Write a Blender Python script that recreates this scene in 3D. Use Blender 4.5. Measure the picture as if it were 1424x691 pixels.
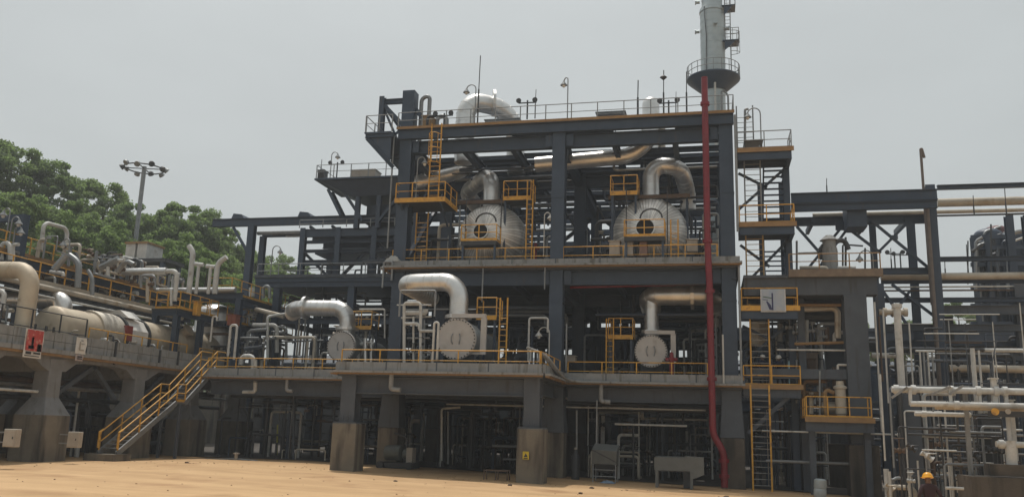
import bpy, math, random
import numpy as np
from mathutils import Vector, Matrix
S = bpy.context.scene
for o in list(bpy.data.objects): bpy.data.objects.remove(o)
COL = S.collection
R = math.radians
PI = math.pi

# ------------------------------------------------------------------ camera, sky, sun, exposure
FPX, TILT, ROLL, YAW = 1200.0, .2072, .0301, -.2281
EYE = np.array([17.7671, -47.5884, 2.4])
def basis():
    cy, sy = math.cos(YAW), math.sin(YAW)
    f = np.array([sy, cy, 0]); r = np.array([cy, -sy, 0]); u = np.array([0, 0, 1.])
    ct, st = math.cos(TILT), math.sin(TILT)
    f2 = f*ct + u*st; u2 = u*ct - f*st
    cr, sr = math.cos(ROLL), math.sin(ROLL)
    return r*cr + u2*sr, u2*cr - r*sr, f2
CR, CU, CF = basis()
cam = bpy.data.cameras.new('camera'); camo = bpy.data.objects.new('camera', cam); COL.objects.link(camo)
cam.sensor_width = 36; cam.lens = FPX/1424*36; cam.clip_end = 6000; cam.clip_start = .1
camo.matrix_world = Matrix(((CR[0], CU[0], -CF[0], EYE[0]), (CR[1], CU[1], -CF[1], EYE[1]), (CR[2], CU[2], -CF[2], EYE[2]), (0, 0, 0, 1)))
S.camera = camo

SUN_EL, SUN_AZ = R(73), R(-35)      # azimuth measured from +Y (away from the camera) towards +X
sdir = Vector((math.sin(SUN_AZ)*math.cos(SUN_EL), math.cos(SUN_AZ)*math.cos(SUN_EL), math.sin(SUN_EL)))
w = bpy.data.worlds.new('World'); S.world = w; w.use_nodes = True
nt = w.node_tree; bg = nt.nodes['Background']
sky = nt.nodes.new('ShaderNodeTexSky'); sky.sky_type = 'NISHITA'; sky.sun_disc = False
sky.sun_elevation = SUN_EL; sky.sun_rotation = SUN_AZ; sky.air_density = 1.0; sky.dust_density = 6.0; sky.ozone_density = 1.0
hs = nt.nodes.new('ShaderNodeHueSaturation'); hs.inputs['Saturation'].default_value = .22
hz = nt.nodes.new('ShaderNodeMix'); hz.data_type = 'RGBA'; hz.inputs[0].default_value = .55
hz.inputs[7].default_value = (4.45, 4.9, 4.85, 1)      # the even white veil of a hazy sky
nt.links.new(sky.outputs[0], hs.inputs['Color']); nt.links.new(hs.outputs[0], hz.inputs[6]); tcw = nt.nodes.new('ShaderNodeTexCoord'); cn = nt.nodes.new('ShaderNodeTexNoise'); cn.inputs['Scale'].default_value = 2.2; cn.inputs['Detail'].default_value = 5
cm = nt.nodes.new('ShaderNodeVectorMath'); cm.operation = 'MULTIPLY'; cm.inputs[1].default_value = (1, 1, 2.5); nt.links.new(tcw.outputs['Generated'], cm.inputs[0]); nt.links.new(cm.outputs[0], cn.inputs['Vector'])
cr = nt.nodes.new('ShaderNodeMapRange'); cr.inputs[1].default_value = .3; cr.inputs[2].default_value = .7; cr.inputs[3].default_value = .94; cr.inputs[4].default_value = 1.06; nt.links.new(cn.outputs['Fac'], cr.inputs[0])
cx_ = nt.nodes.new('ShaderNodeMix'); cx_.data_type = 'RGBA'; cx_.blend_type = 'MULTIPLY'; cx_.inputs[0].default_value = 1     # faint thin cloud in the haze
nt.links.new(hz.outputs[2], cx_.inputs[6]); nt.links.new(cr.outputs[0], cx_.inputs[7]); nt.links.new(cx_.outputs[2], bg.inputs[0])
bg.inputs[1].default_value = .124
sun = bpy.data.lights.new('sun', 'SUN'); sun.energy = 2.6; sun.angle = R(1.5); sun.color = (1, .95, .87)
suno = bpy.data.objects.new('sun', sun); COL.objects.link(suno)
suno.rotation_euler = (-sdir).to_track_quat('-Z', 'Y').to_euler()
S.view_settings.view_transform = 'Standard'; S.view_settings.look = 'None'
S.view_settings.exposure = 0; S.view_settings.gamma = 1; S.view_settings.use_curve_mapping = False
S.cycles.max_bounces = 6; S.cycles.diffuse_bounces = 3; S.cycles.glossy_bounces = 3; S.cycles.use_denoising = True

# ------------------------------------------------------------------ points of the place seen at a photograph position
def P(px, py, Y=None, X=None, Z=None):
    d = CF + CR*(px-712)/FPX + CU*(345.5-py)/FPX
    i, v = (1, Y) if Y is not None else (0, X) if X is not None else (2, Z)
    return Vector(EYE + d*(v-EYE[i])/d[i])
def gz(x, y): return -.021*(max(-4, min(26, x))-9.4)*max(0, min(1, (y+40)/25))

# ------------------------------------------------------------------ materials
MATS = {}
def mat(name, c1, c2=None, rough=.6, metal=0., scale=3., streak=0., bump=0., bscale=20., c3=None, amount3=.5, rvar=.1, obj=False):
    if name in MATS: return MATS[name]
    m = bpy.data.materials.new(name); m.use_nodes = True; n = m.node_tree.nodes; L = m.node_tree.links
    b = n['Principled BSDF']; b.inputs['Metallic'].default_value = metal; b.inputs['Roughness'].default_value = rough
    geo = n.new('ShaderNodeTexCoord') if obj else n.new('ShaderNodeNewGeometry')
    pos = geo.outputs['Object'] if obj else geo.outputs['Position']
    c2 = c2 or tuple(x*.7 for x in c1)
    nz = n.new('ShaderNodeTexNoise'); nz.inputs['Scale'].default_value = scale; nz.inputs['Detail'].default_value = 6; nz.inputs['Roughness'].default_value = .65
    L.new(pos, nz.inputs['Vector'])
    rp = n.new('ShaderNodeValToRGB'); rp.color_ramp.elements[0].position = .35; rp.color_ramp.elements[1].position = .68
    rp.color_ramp.elements[0].color = (*c2, 1); rp.color_ramp.elements[1].color = (*c1, 1)
    L.new(nz.outputs['Fac'], rp.inputs[0]); col = rp.outputs[0]
    if c3:
        mp = n.new('ShaderNodeVectorMath'); mp.operation = 'MULTIPLY'; mp.inputs[1].default_value = (1.6, 1.6, .22 if streak else 1.6)
        L.new(pos, mp.inputs[0])
        n2 = n.new('ShaderNodeTexNoise'); n2.inputs['Scale'].default_value = streak or scale*.6; n2.inputs['Detail'].default_value = 5
        L.new(mp.outputs[0], n2.inputs['Vector'])
        r2 = n.new('ShaderNodeValToRGB'); r2.color_ramp.elements[0].position = 1-amount3-.08; r2.color_ramp.elements[1].position = 1-amount3+.1
        L.new(n2.outputs['Fac'], r2.inputs[0])
        mx = n.new('ShaderNodeMix'); mx.data_type = 'RGBA'; mx.inputs[7].default_value = (*c3, 1)
        L.new(r2.outputs[0], mx.inputs[0]); L.new(col, mx.inputs[6]); col = mx.outputs[2]
    L.new(col, b.inputs['Base Color'])
    mr = n.new('ShaderNodeMapRange'); mr.inputs[3].default_value = max(.05, rough-rvar); mr.inputs[4].default_value = min(1, rough+rvar)
    L.new(nz.outputs['Fac'], mr.inputs[0]); L.new(mr.outputs[0], b.inputs['Roughness'])
    if bump:
        n3 = n.new('ShaderNodeTexNoise'); n3.inputs['Scale'].default_value = bscale; n3.inputs['Detail'].default_value = 4; L.new(pos, n3.inputs['Vector'])
        bp = n.new('ShaderNodeBump'); bp.inputs['Strength'].default_value = bump; bp.inputs['Distance'].default_value = .03
        L.new(n3.outputs['Fac'], bp.inputs['Height']); L.new(bp.outputs[0], b.inputs['Normal'])
    MATS[name] = m
    return m
BLUE = mat('slate blue steel paint', (.040, .061, .098), (.028, .044, .072), .5, scale=1.2, c3=(.070, .060, .056), amount3=.30, streak=2)
GREYB = mat('grey fireproof paint', (.080, .093, .112), (.060, .070, .086), .75, scale=1.5, c3=(.05, .05, .052), amount3=.36, streak=2.5, bump=.15)
KERB = mat('pale grey kerb paint', (.275, .278, .275), (.21, .213, .21), .8, scale=2, c3=(.13, .12, .105), amount3=.38, streak=3, bump=.2)
CONC = mat('stained concrete', (.20, .175, .135), (.145, .125, .098), .9, scale=1.1, c3=(.055, .047, .038), amount3=.45, streak=1.1, bump=.45, bscale=14)
CONCG = mat('wing concrete grey', (.20, .205, .21), (.16, .163, .168), .85, scale=1.6, c3=(.11, .105, .095), amount3=.36, streak=2.5, bump=.3)
CLAD = mat('aluminium cladding', (.76, .75, .73), (.60, .59, .57), .36, .85, 1.1, c3=(.50, .45, .38), amount3=.30, bump=.06, bscale=3)
DUSTY = mat('dusty tan cladding', (.54, .47, .36), (.44, .37, .28), .6, .25, 1.3, c3=(.28, .21, .14), amount3=.34, bump=.1, bscale=5)
YEL = mat('amber yellow paint', (.64, .35, .045), (.50, .26, .04), .55, scale=4, c3=(.20, .11, .05), amount3=.36)
RED = mat('fire red paint', (.20, .009, .019), (.14, .007, .014), .45, scale=2, c3=(.17, .03, .032), amount3=.33, streak=2)
WHT = mat('pale pipe paint', (.55, .55, .53), (.42, .42, .40), .55, scale=2.5, c3=(.27, .24, .20), amount3=.34)
CREAM = mat('cream pipe', (.49, .44, .36), (.38, .34, .28), .55, .2, 1.5, c3=(.30, .23, .15), amount3=.36)
GALV = mat('galvanised steel', (.27, .28, .285), (.20, .21, .215), .5, .4, 3)
DARK = mat('dark pipe', (.042, .044, .048), (.028, .030, .033), .55, scale=2)
RUST = mat('rusty pipe', (.13, .085, .055), (.08, .055, .04), .8, scale=3)
COVER = mat('channel cover paint', (.46, .44, .42), (.40, .385, .37), .65, scale=2, c3=(.30, .27, .24), amount3=.33)
BLACK = mat('black opening', (.012, .012, .013), (.008, .008, .009), .8)
TOWER = mat('tower cladding', (.44, .49, .50), (.37, .42, .43), .45, .45, .8, c3=(.30, .34, .35), amount3=.33)
CONCD = mat('darker concrete', (.105, .088, .07), (.065, .055, .045), .9, scale=1.2, c3=(.03, .026, .022), amount3=.42, streak=1.1, bump=.4)  # darker copy of the stained concrete, used for inner and right-hand pieces
PAVE = mat('shade painted paving', (.075, .062, .05), (.042, .035, .03), .85, scale=.8, bump=.3)  # dark tone stands in for the shade under the plant
LEDGE = mat('rust and ground bounce orange', (.31, .19, .08), (.23, .14, .065), .75, scale=3)  # rust orange; on ledge undersides it paints light bounced off the soil
GLASS = mat('lamp glass', (.7, .7, .68), None, .2)
NAVY = mat('navy coverall', (.014, .022, .055), (.009, .014, .035), .9, scale=8)
PLUM = mat('maroon coverall', (.045, .022, .026), (.03, .015, .018), .9, scale=8)
SKIN = mat('brown skin', (.16, .085, .05), None, .6)
HATY = mat('yellow helmet', (.75, .36, .015), (.68, .31, .012), .35)
HATW = mat('white helmet', (.75, .75, .72), None, .35)
GREENP = mat('grey green machine paint', (.10, .115, .105), (.075, .085, .08), .6, scale=3, c3=(.06, .05, .04), amount3=.35)
BOXP = mat('beige cabinet paint', (.38, .34, .29), (.32, .285, .24), .6, scale=3)

def seam_mat(name, c, n_ang, metal=.8, rough=.36):
    # insulation cladding of a vessel head: radial seams between its wedge-shaped sheets (a pattern of the sheets themselves)
    m = bpy.data.materials.new(name); m.use_nodes = True; n = m.node_tree.nodes; L = m.node_tree.links
    b = n['Principled BSDF']; b.inputs['Metallic'].default_value = metal; b.inputs['Roughness'].default_value = rough
    tc = n.new('ShaderNodeTexCoord'); sp = n.new('ShaderNodeSeparateXYZ'); L.new(tc.outputs['Object'], sp.inputs[0])
    at = n.new('ShaderNodeMath'); at.operation = 'ARCTAN2'; L.new(sp.outputs['X'], at.inputs[0]); L.new(sp.outputs['Z'], at.inputs[1])
    mu = n.new('ShaderNodeMath'); mu.operation = 'MULTIPLY'; mu.inputs[1].default_value = n_ang/(2*PI); L.new(at.outputs[0], mu.inputs[0])
    fr = n.new('ShaderNodeMath'); fr.operation = 'FRACT'; L.new(mu.outputs[0], fr.inputs[0])
    rp = n.new('ShaderNodeValToRGB'); e = rp.color_ramp.elements
    e[0].position = 0; e[0].color = (.42, .39, .35, 1); e[1].position = .22; e[1].color = (*c, 1)
    e2 = e.new(.9); e2.color = (*c, 1); e3 = e.new(1.); e3.color = (.46, .43, .39, 1)
    L.new(fr.outputs[0], rp.inputs[0])
    fl = n.new('ShaderNodeMath'); fl.operation = 'FLOOR'; L.new(mu.outputs[0], fl.inputs[0])
    wn = n.new('ShaderNodeTexWhiteNoise'); wn.noise_dimensions = '1D'; L.new(fl.outputs[0], wn.inputs['W'])
    mr = n.new('ShaderNodeMapRange'); mr.inputs[3].default_value = .72; mr.inputs[4].default_value = 1.05; L.new(wn.outputs['Value'], mr.inputs[0])
    nz = n.new('ShaderNodeTexNoise'); nz.inputs['Scale'].default_value = 1.5; L.new(tc.outputs['Object'], nz.inputs['Vector'])
    m2 = n.new('ShaderNodeMath'); m2.operation = 'MULTIPLY'; L.new(mr.outputs[0], m2.inputs[0])
    mr3 = n.new('ShaderNodeMapRange'); mr3.inputs[1].default_value = .3; mr3.inputs[2].default_value = .7; mr3.inputs[3].default_value = .82; mr3.inputs[4].default_value = 1.1
    L.new(nz.outputs['Fac'], mr3.inputs[0]); L.new(mr3.outputs[0], m2.inputs[1])
    mx = n.new('ShaderNodeMix'); mx.data_type = 'RGBA'; mx.blend_type = 'MULTIPLY'; mx.inputs[0].default_value = 1
    L.new(rp.outputs[0], mx.inputs[6]); L.new(m2.outputs[0], mx.inputs[7]); L.new(mx.outputs[2], b.inputs['Base Color'])
    r2 = n.new('ShaderNodeMapRange'); r2.inputs[3].default_value = rough-.1; r2.inputs[4].default_value = rough+.14
    L.new(wn.outputs['Value'], r2.inputs[0]); L.new(r2.outputs[0], b.inputs['Roughness'])
    bp = n.new('ShaderNodeBump'); bp.inputs['Strength'].default_value = .5; bp.inputs['Distance'].default_value = .04
    L.new(rp.outputs[0], bp.inputs['Height']); L.new(bp.outputs[0], b.inputs['Normal'])
    return m
HEAD = seam_mat('radial cladding of vessel head', (.86, .84, .80), 60, .55, .40)

# ------------------------------------------------------------------ mesh builder
class MB:
    def __init__(s): s.v = []; s.f = []; s.sm = []; s.mi = []
    def add(s, v, f, smooth=False, mi=0):
        k = len(s.v); s.v += [tuple(p) for p in v]
        for q in f: s.f.append(tuple(i+k for i in q)); s.sm.append(smooth); s.mi.append(mi)
        return s
    def box(s, a, b, mi=0):
        x0, y0, z0 = a; x1, y1, z1 = b
        v = [(x0,y0,z0),(x1,y0,z0),(x1,y1,z0),(x0,y1,z0),(x0,y0,z1),(x1,y0,z1),(x1,y1,z1),(x0,y1,z1)]
        return s.add(v, [(0,3,2,1),(4,5,6,7),(0,1,5,4),(1,2,6,5),(2,3,7,6),(3,0,4,7)], mi=mi)
    def prism(s, poly, p, q, up=(0,0,1), mi=0):
        p = Vector(p); q = Vector(q); d = (q-p).normalized(); u = Vector(up)
        if abs(d.dot(u)) > .98: u = Vector((0,1,0))
        r = d.cross(u).normalized(); u = r.cross(d)
        n = len(poly)
        v = [p + r*a + u*b for a, b in poly] + [q + r*a + u*b for a, b in poly]
        f = [(i, (i+1) % n, n+(i+1) % n, n+i) for i in range(n)] + [tuple(range(n))[::-1], tuple(range(n, 2*n))]
        return s.add(v, f, mi=mi)
    def bar(s, p, q, w, h, up=(0,0,1), mi=0):
        return s.prism([(-w/2,-h/2),(w/2,-h/2),(w/2,h/2),(-w/2,h/2)], p, q, up, mi)
    def ibeam(s, p, q, w, h, up=(0,0,1), t=None):
        t = t or max(.03, h*.07); a = t*.5
        return s.prism([(-w/2,-h/2),(w/2,-h/2),(w/2,-h/2+t),(a,-h/2+t),(a,h/2-t),(w/2,h/2-t),(w/2,h/2),(-w/2,h/2),(-w/2,h/2-t),(-a,h/2-t),(-a,-h/2+t),(-w/2,-h/2+t)], p, q, up)
    def tube(s, pts, r, seg=12, bend=0., cap=True, rib=0., ribh=1.018, mi=0):
        pts = [Vector(p) for p in pts]
        if bend and len(pts) > 2:
            out = [pts[0]]
            for i in range(1, len(pts)-1):
                a, b, c = pts[i-1], pts[i], pts[i+1]
                d1 = (a-b); d2 = (c-b); l = min(bend, d1.length*.49, d2.length*.49)
                ang = d1.angle(d2, PI)
                if ang > PI-.05: out.append(b); continue
                t = l; p1 = b + d1.normalized()*t; p2 = b + d2.normalized()*t
                # true arc between the tangent points
                bis = (d1.normalized()+d2.normalized()).normalized(); rad = t*math.tan(ang/2); cen = b + bis*(rad/math.sin(ang/2))
                v1 = p1-cen; v2 = p2-cen; tot = v1.angle(v2); n = max(3, int(tot/(PI/2)*7))
                ax = v1.cross(v2).normalized()
                for k in range(n+1): out.append(cen + Matrix.Rotation(tot*k/n, 3, ax) @ v1)
            out.append(pts[-1]); pts = out
        radii = [r]*len(pts)
        if rib:
            np_, nr = [pts[0]], [r]; acc = 0
            for i in range(1, len(pts)):
                a, b = pts[i-1], pts[i]; L = (b-a).length
                if L < 1e-6: continue
                d = (b-a)/L; t = rib-acc
                while t < L-.04:
                    if t > .03:
                        for dt, rr in ((-.025, r), (-.02, r*ribh), (.02, r*ribh), (.025, r)):
                            np_.append(a + d*(t+dt)); nr.append(rr)
                    t += rib
                acc = (acc+L) % rib
                np_.append(b); nr.append(r)
            pts, radii = np_, nr
        n = len(pts); tan = []
        for i in range(n):
            d = pts[min(i+1, n-1)]-pts[max(i-1, 0)]
            tan.append(d.normalized() if d.length > 1e-9 else Vector((0,0,1)))
        u = Vector((0,0,1)) if abs(tan[0].z) < .9 else Vector((0,1,0))
        v = []; f = []
        for i in range(n):
            u = (u - tan[i]*u.dot(tan[i])).normalized(); w_ = tan[i].cross(u)
            for k in range(seg):
                a = 2*PI*k/seg; v.append(pts[i] + (u*math.cos(a) + w_*math.sin(a))*radii[i])
        for i in range(n-1):
            for k in range(seg): f.append((i*seg+k, i*seg+(k+1) % seg, (i+1)*seg+(k+1) % seg, (i+1)*seg+k))
        s.add(v, f, True, mi)
        if cap:
            k0 = len(s.v)-n*seg
            s.f.append(tuple(range(k0, k0+seg))[::-1]); s.f.append(tuple(range(k0+(n-1)*seg, k0+n*seg))); s.sm += [False]*2; s.mi += [mi]*2
        return s
    def lathe(s, prof, o=(0,0,0), d=(0,0,1), seg=24, smooth=True, mi=0, close=True):
        o = Vector(o); d = Vector(d).normalized(); u = Vector((0,0,1)) if abs(d.z) < .9 else Vector((1,0,0))
        u = (u-d*u.dot(d)).normalized(); w_ = d.cross(u); v = []; f = []
        for r, z in prof:
            for k in range(seg):
                a = 2*PI*k/seg; v.append(o + d*z + (u*math.cos(a)+w_*math.sin(a))*max(r, .0005))
        n = len(prof)
        for i in range(n-1):
            for k in range(seg): f.append((i*seg+k, i*seg+(k+1) % seg, (i+1)*seg+(k+1) % seg, (i+1)*seg+k))
        s.add(v, f, smooth, mi)
        if close:
            k0 = len(s.v)-n*seg
            s.f.append(tuple(range(k0, k0+seg))[::-1]); s.f.append(tuple(range(k0+(n-1)*seg, k0+n*seg))); s.sm += [False]*2; s.mi += [mi]*2
        return s
    def build(s, name, m, parent=None, origin=None, sharp=40):
        po = wloc(parent) if parent is not None else Vector((0,0,0))
        if origin is None:
            if parent is not None: origin = po
            else:
                a = np.array(s.v); origin = Vector(((a[:,0].min()+a[:,0].max())/2, (a[:,1].min()+a[:,1].max())/2, a[:,2].min()))
        origin = Vector(origin)
        me = bpy.data.meshes.new(name); me.from_pydata([(x-origin.x, y-origin.y, z-origin.z) for x, y, z in s.v], [], s.f)
        for mm in (m if isinstance(m, (list, tuple)) else [m]): me.materials.append(mm)
        me.polygons.foreach_set('use_smooth', s.sm)
        if any(s.mi): me.polygons.foreach_set('material_index', s.mi)
        if any(s.sm): me.set_sharp_from_angle(angle=R(sharp))
        o = bpy.data.objects.new(name, me); COL.objects.link(o)
        o.location = origin-po; o.parent = parent
        return o
def wloc(o):
    v = Vector(o.location)
    while o.parent is not None: o = o.parent; v = v + Vector(o.location)
    return v
def tag(o, label, cat, group=None, kind=None):
    if label: o['label'] = label
    if cat: o['category'] = cat
    if group: o['group'] = group
    if kind: o['kind'] = kind
    return o
def thing(name, label, cat, loc, group=None):
    o = bpy.data.objects.new(name, None); COL.objects.link(o); o.location = Vector(loc); o.empty_display_size = .3
    return tag(o, label, cat, group)
def again(o, parent, loc):
    # another part of the same shape, moved to LOC (world position of its origin)
    c = o.copy(); COL.objects.link(c); c.parent = parent; c.location = Vector(loc)-wloc(parent)
    return c

# ------------------------------------------------------------------ builders of the plant's repeated kinds
def railing(pts, label, h=1.05, m=YEL, group='guardrails of the decks and platforms', toe=True, step=1.7, name='guardrail', rr=.028):
    pts = [Vector(p) for p in pts]
    t = thing(name, label, 'guardrail', pts[0], group)
    up = Vector((0,0,1))
    MB().tube([p+up*h for p in pts], rr, 6).build('top_rail', m, t)
    MB().tube([p+up*h*.52 for p in pts], rr*.8, 6).build('mid_rail', m, t)
    if toe:
        for a, b in zip(pts, pts[1:]): MB().bar(a+up*.07, b+up*.07, .02, .14).build('toe_board', m, t)
    post = None; 
    for i, (a, b) in enumerate(zip(pts, pts[1:])):
        L = (b-a).length; n = max(1, round(L/step))
        for k in range(0 if i == 0 else 1, n+1):
            p = a.lerp(b, k/n)
            if post is None: post = MB().bar(p, p+up*(h), .055, .055).build('post', m, t, origin=p)
            else: again(post, t, p)
    return t
def ladder(base, h, label, w=.5, rm=None, face=(0,-1,0), m=YEL, cage=False, rail_up=1.0, group='caged and plain ladders', lean=(0,0,0), rs=.045):
    b = Vector(base); d = Vector(face).normalized(); r = Vector((0,0,1)).cross(d).normalized(); t = thing('ladder', label, 'ladder', b, group)
    top = Vector((0,0,h))+Vector(lean)
    for s in (-1, 1): MB().tube([b+r*s*w/2, b+r*s*w/2+top*(1+rail_up/h)], rs, 6).build('stile', m, t)
    n = int(h/.3); rung = None
    for k in range(1, n+1):
        p = b+top*(k*.3/h)
        if rung is None: rung = MB().tube([p-r*w/2, p+r*w/2], .02, 5).build('rung', rm or m, t, origin=p)
        else: again(rung, t, p)
    if cage:
        hoop = None; z = 2.2
        while z < h+rail_up:
            p = b+top*(z/h); arc = []
            for k in range(9):
                a = PI*k/8; arc.append(p + r*math.cos(a)*.38 + d*math.sin(a)*.7)
            if hoop is None: hoop = MB().tube(arc, .025, 5).build('cage_hoop', m, t, origin=p)
            else: again(hoop, t, p)
            z += .9
        for a in (.25, .5, .75):
            o = r*math.cos(PI*a)*.38 + d*math.sin(PI*a)*.7
            MB().tube([b+top*(2.2/h)+o, b+top*((z-.9)/h)+o], .02, 5).build('cage_bar', m, t)
    return t
def pipe(pts, r, m, label, group=None, bend=None, rib=0., seg=14, flanges=(), name='pipe', cat='pipe', fm=None, ribh=1.03):
    pts = [Vector(p) for p in pts]
    mb = MB().tube(pts, r, seg, bend if bend is not None else r*2.6, rib=rib, ribh=ribh)
    if not flanges:
        return tag(mb.build(name, m), label, cat, group)
    t = thing(name, label, cat, pts[0], group); mb.build('run', m, t)
    for p, d in flanges:
        MB().lathe([(r, -.09), (r*1.45, -.09), (r*1.45, .09), (r, .09)], p, d, 16, False).build('flange', fm or m, t)
    return t
def valve(p, s, t, m=DARK, wheel=None, ax=(0,0,1)):
    p = Vector(p); ax = Vector(ax)
    v = MB().lathe([(s*.25, -s), (s*.55, -s*.9), (s*.3, -s*.4), (s*.55, 0), (s*.3, s*.4), (s*.55, s*.9), (s*.25, s)], p, ax.cross(Vector((.3,1,.2))).normalized(), 10).build('valve', m, t)
    q = p+ax*s*2
    ring = [q + Vector((math.cos(2*PI*k/10)*s*.8, math.sin(2*PI*k/10)*s*.8, 0)) for k in range(11)]
    MB().tube(ring, s*.1, 5, cap=False).bar(q-Vector((s*.8,0,0)), q+Vector((s*.8,0,0)), s*.12, s*.12).tube([p, q], s*.12, 6).build('handwheel', wheel or m, v)
    return v
def lamp(base, h, label, reach=(.6,0,0), m=GALV, group='gooseneck floodlamps'):
    b = Vector(base); rv = Vector(reach); t = thing('gooseneck_lamp', label, 'lamp', b, group); L = rv.length; d = rv/L
    pts = [b, b+Vector((0,0,h-L/2))]
    for k in range(1, 9):
        a = PI*k/8; pts.append(b+Vector((0,0,h-L/2)) + d*(L/2)*(1-math.cos(a)) + Vector((0,0,math.sin(a)*L/2)))
    MB().tube(pts, .035, 7).build('post', m, t)
    e = pts[-1]
    MB().lathe([(.05, .08), (.07, 0), (.20, -.16), (.21, -.2)], e, (0,0,1), 14).build('lamp_shade', m, t)
    MB().lathe([(.05, -.12), (.11, -.2), (.08, -.3), (.02, -.34)], e, (0,0,1), 10).build('globe', GLASS, t)
    return t
def vessel_head(r, n=10, k=.5, y=0.):
    return [(r*math.cos(PI/2*i/n), y-r*k*math.sin(PI/2*i/n)) for i in range(n, -1, -1)]
rnd = random.Random(11)
# ------------------------------------------------------------------ ground, paving, hill
def ground():
    xs = [-900,-300,-120,-60]+[-40+2*i for i in range(46)]+[70,120,300,900]; ys = [-120,-70]+[-48+2*i for i in range(40)]+[40,60,100,200,500,1200]
    v = []; f = []
    for y in ys:
        for x in xs:
            v.append((x, y, gz(x, y) + (.012*math.sin(x*.9+y*.6)+.008*math.sin(x*2.1-y*1.3) if -45 < x < 60 and -48 < y < -4 else 0)))
    n = len(xs)
    for j in range(len(ys)-1):
        for i in range(n-1): f.append((j*n+i, j*n+i+1, (j+1)*n+i+1, (j+1)*n+i))
    m = mat('orange laterite soil', (.55, .36, .19), (.47, .30, .15), .95, scale=.35, c3=(.36, .21, .10), amount3=.38, bump=.5, bscale=9)
    n = m.node_tree.nodes; L = m.node_tree.links; b = n['Principled BSDF']; old = b.inputs['Base Color'].links[0].from_socket
    ge = n.new('ShaderNodeNewGeometry'); mp = n.new('ShaderNodeVectorMath'); mp.operation = 'MULTIPLY'; mp.inputs[1].default_value = (.06, .5, 1); L.new(ge.outputs['Position'], mp.inputs[0])
    n2 = n.new('ShaderNodeTexNoise'); n2.inputs['Scale'].default_value = 1; n2.inputs['Detail'].default_value = 5; n2.inputs['Distortion'].default_value = .6; L.new(mp.outputs[0], n2.inputs['Vector'])
    rr = n.new('ShaderNodeValToRGB'); rr.color_ramp.elements[0].position = .44; rr.color_ramp.elements[0].color = (.88, .86, .84, 1); rr.color_ramp.elements[1].position = .56; rr.color_ramp.elements[1].color = (1, 1, 1, 1); L.new(n2.outputs['Fac'], rr.inputs[0])
    mx = n.new('ShaderNodeMix'); mx.data_type = 'RGBA'; mx.blend_type = 'MULTIPLY'; mx.inputs[0].default_value = 1; L.new(old, mx.inputs[6]); L.new(rr.outputs[0], mx.inputs[7]); L.new(mx.outputs[2], b.inputs['Base Color'])
    o = MB().add(v, f, True).build('ground', m, origin=(0,0,0)); tag(o, 'bare orange laterite soil in front of the plant', None, None, 'structure')
ground()
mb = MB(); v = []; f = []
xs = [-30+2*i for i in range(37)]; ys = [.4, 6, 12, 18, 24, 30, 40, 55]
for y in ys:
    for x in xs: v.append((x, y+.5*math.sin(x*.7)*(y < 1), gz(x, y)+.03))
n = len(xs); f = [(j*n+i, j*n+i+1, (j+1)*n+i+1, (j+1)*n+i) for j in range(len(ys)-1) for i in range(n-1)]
tag(mb.add(v, f).build('paving', PAVE, origin=(0,0,0)), 'dark shade painted paving under the plant', None, None, 'structure')
def sm(t): t = max(0, min(1, t)); return t*t*(3-2*t)
def hill_z(x, y): return 15*sm((-26-x)/62)*sm((y-4)/26)+.1
v = []; xs = [-260+6*i for i in range(40)]; ys = [4+5*i for i in range(40)]
for y in ys:
    for x in xs: v.append((x, y, hill_z(x, y)-.25+.4*math.sin(x*.3+y*.23)*sm((-30-x)/10)))
n = len(xs); f = [(j*n+i, j*n+i+1, (j+1)*n+i+1, (j+1)*n+i) for j in range(len(ys)-1) for i in range(n-1)]
tag(MB().add(v, f, True).build('hill', mat('scrub slope', (.05, .07, .025), (.03, .045, .015), .95, scale=.4), origin=(0,0,0)), 'scrubby green slope behind the plant', None, None, 'structure')

# ------------------------------------------------------------------ the main steel structure: three levels, three bents deep
W, D1, D2, ZR, Z2, Z1, PB = 9.42, 8.5, 17.0, 20.06, 11.88, 5.54, 6.1
MAIN = thing('process_structure', 'tall three level slate blue steel structure with open roof beams, carrying the silver vessels', 'process structure', (W, 0, 0))
def pedestal(x, y, par, wx, top, m=CONC, wt=None):
    wt = wt or wx; z0 = gz(x, y)-.25
    a, b = wx/2, wt/2
    v = [(x-a,y-a,z0),(x+a,y-a,z0),(x+a,y+a,z0),(x-a,y+a,z0),(x-b,y-b,top),(x+b,y-b,top),(x+b,y+b,top),(x-b,y+b,top)]
    mb = MB().add(v, [(0,3,2,1),(4,5,6,7),(0,1,5,4),(1,2,6,5),(2,3,7,6),(3,0,4,7)])
    if m is CONC and (y > 5 or x > 18): m = CONCD
    o = mb.build('pedestal', m, par, origin=(x, y, z0))
    bm = o.modifiers.new('edge', 'BEVEL'); bm.width = .05; bm.segments = 2
    return o
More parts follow.
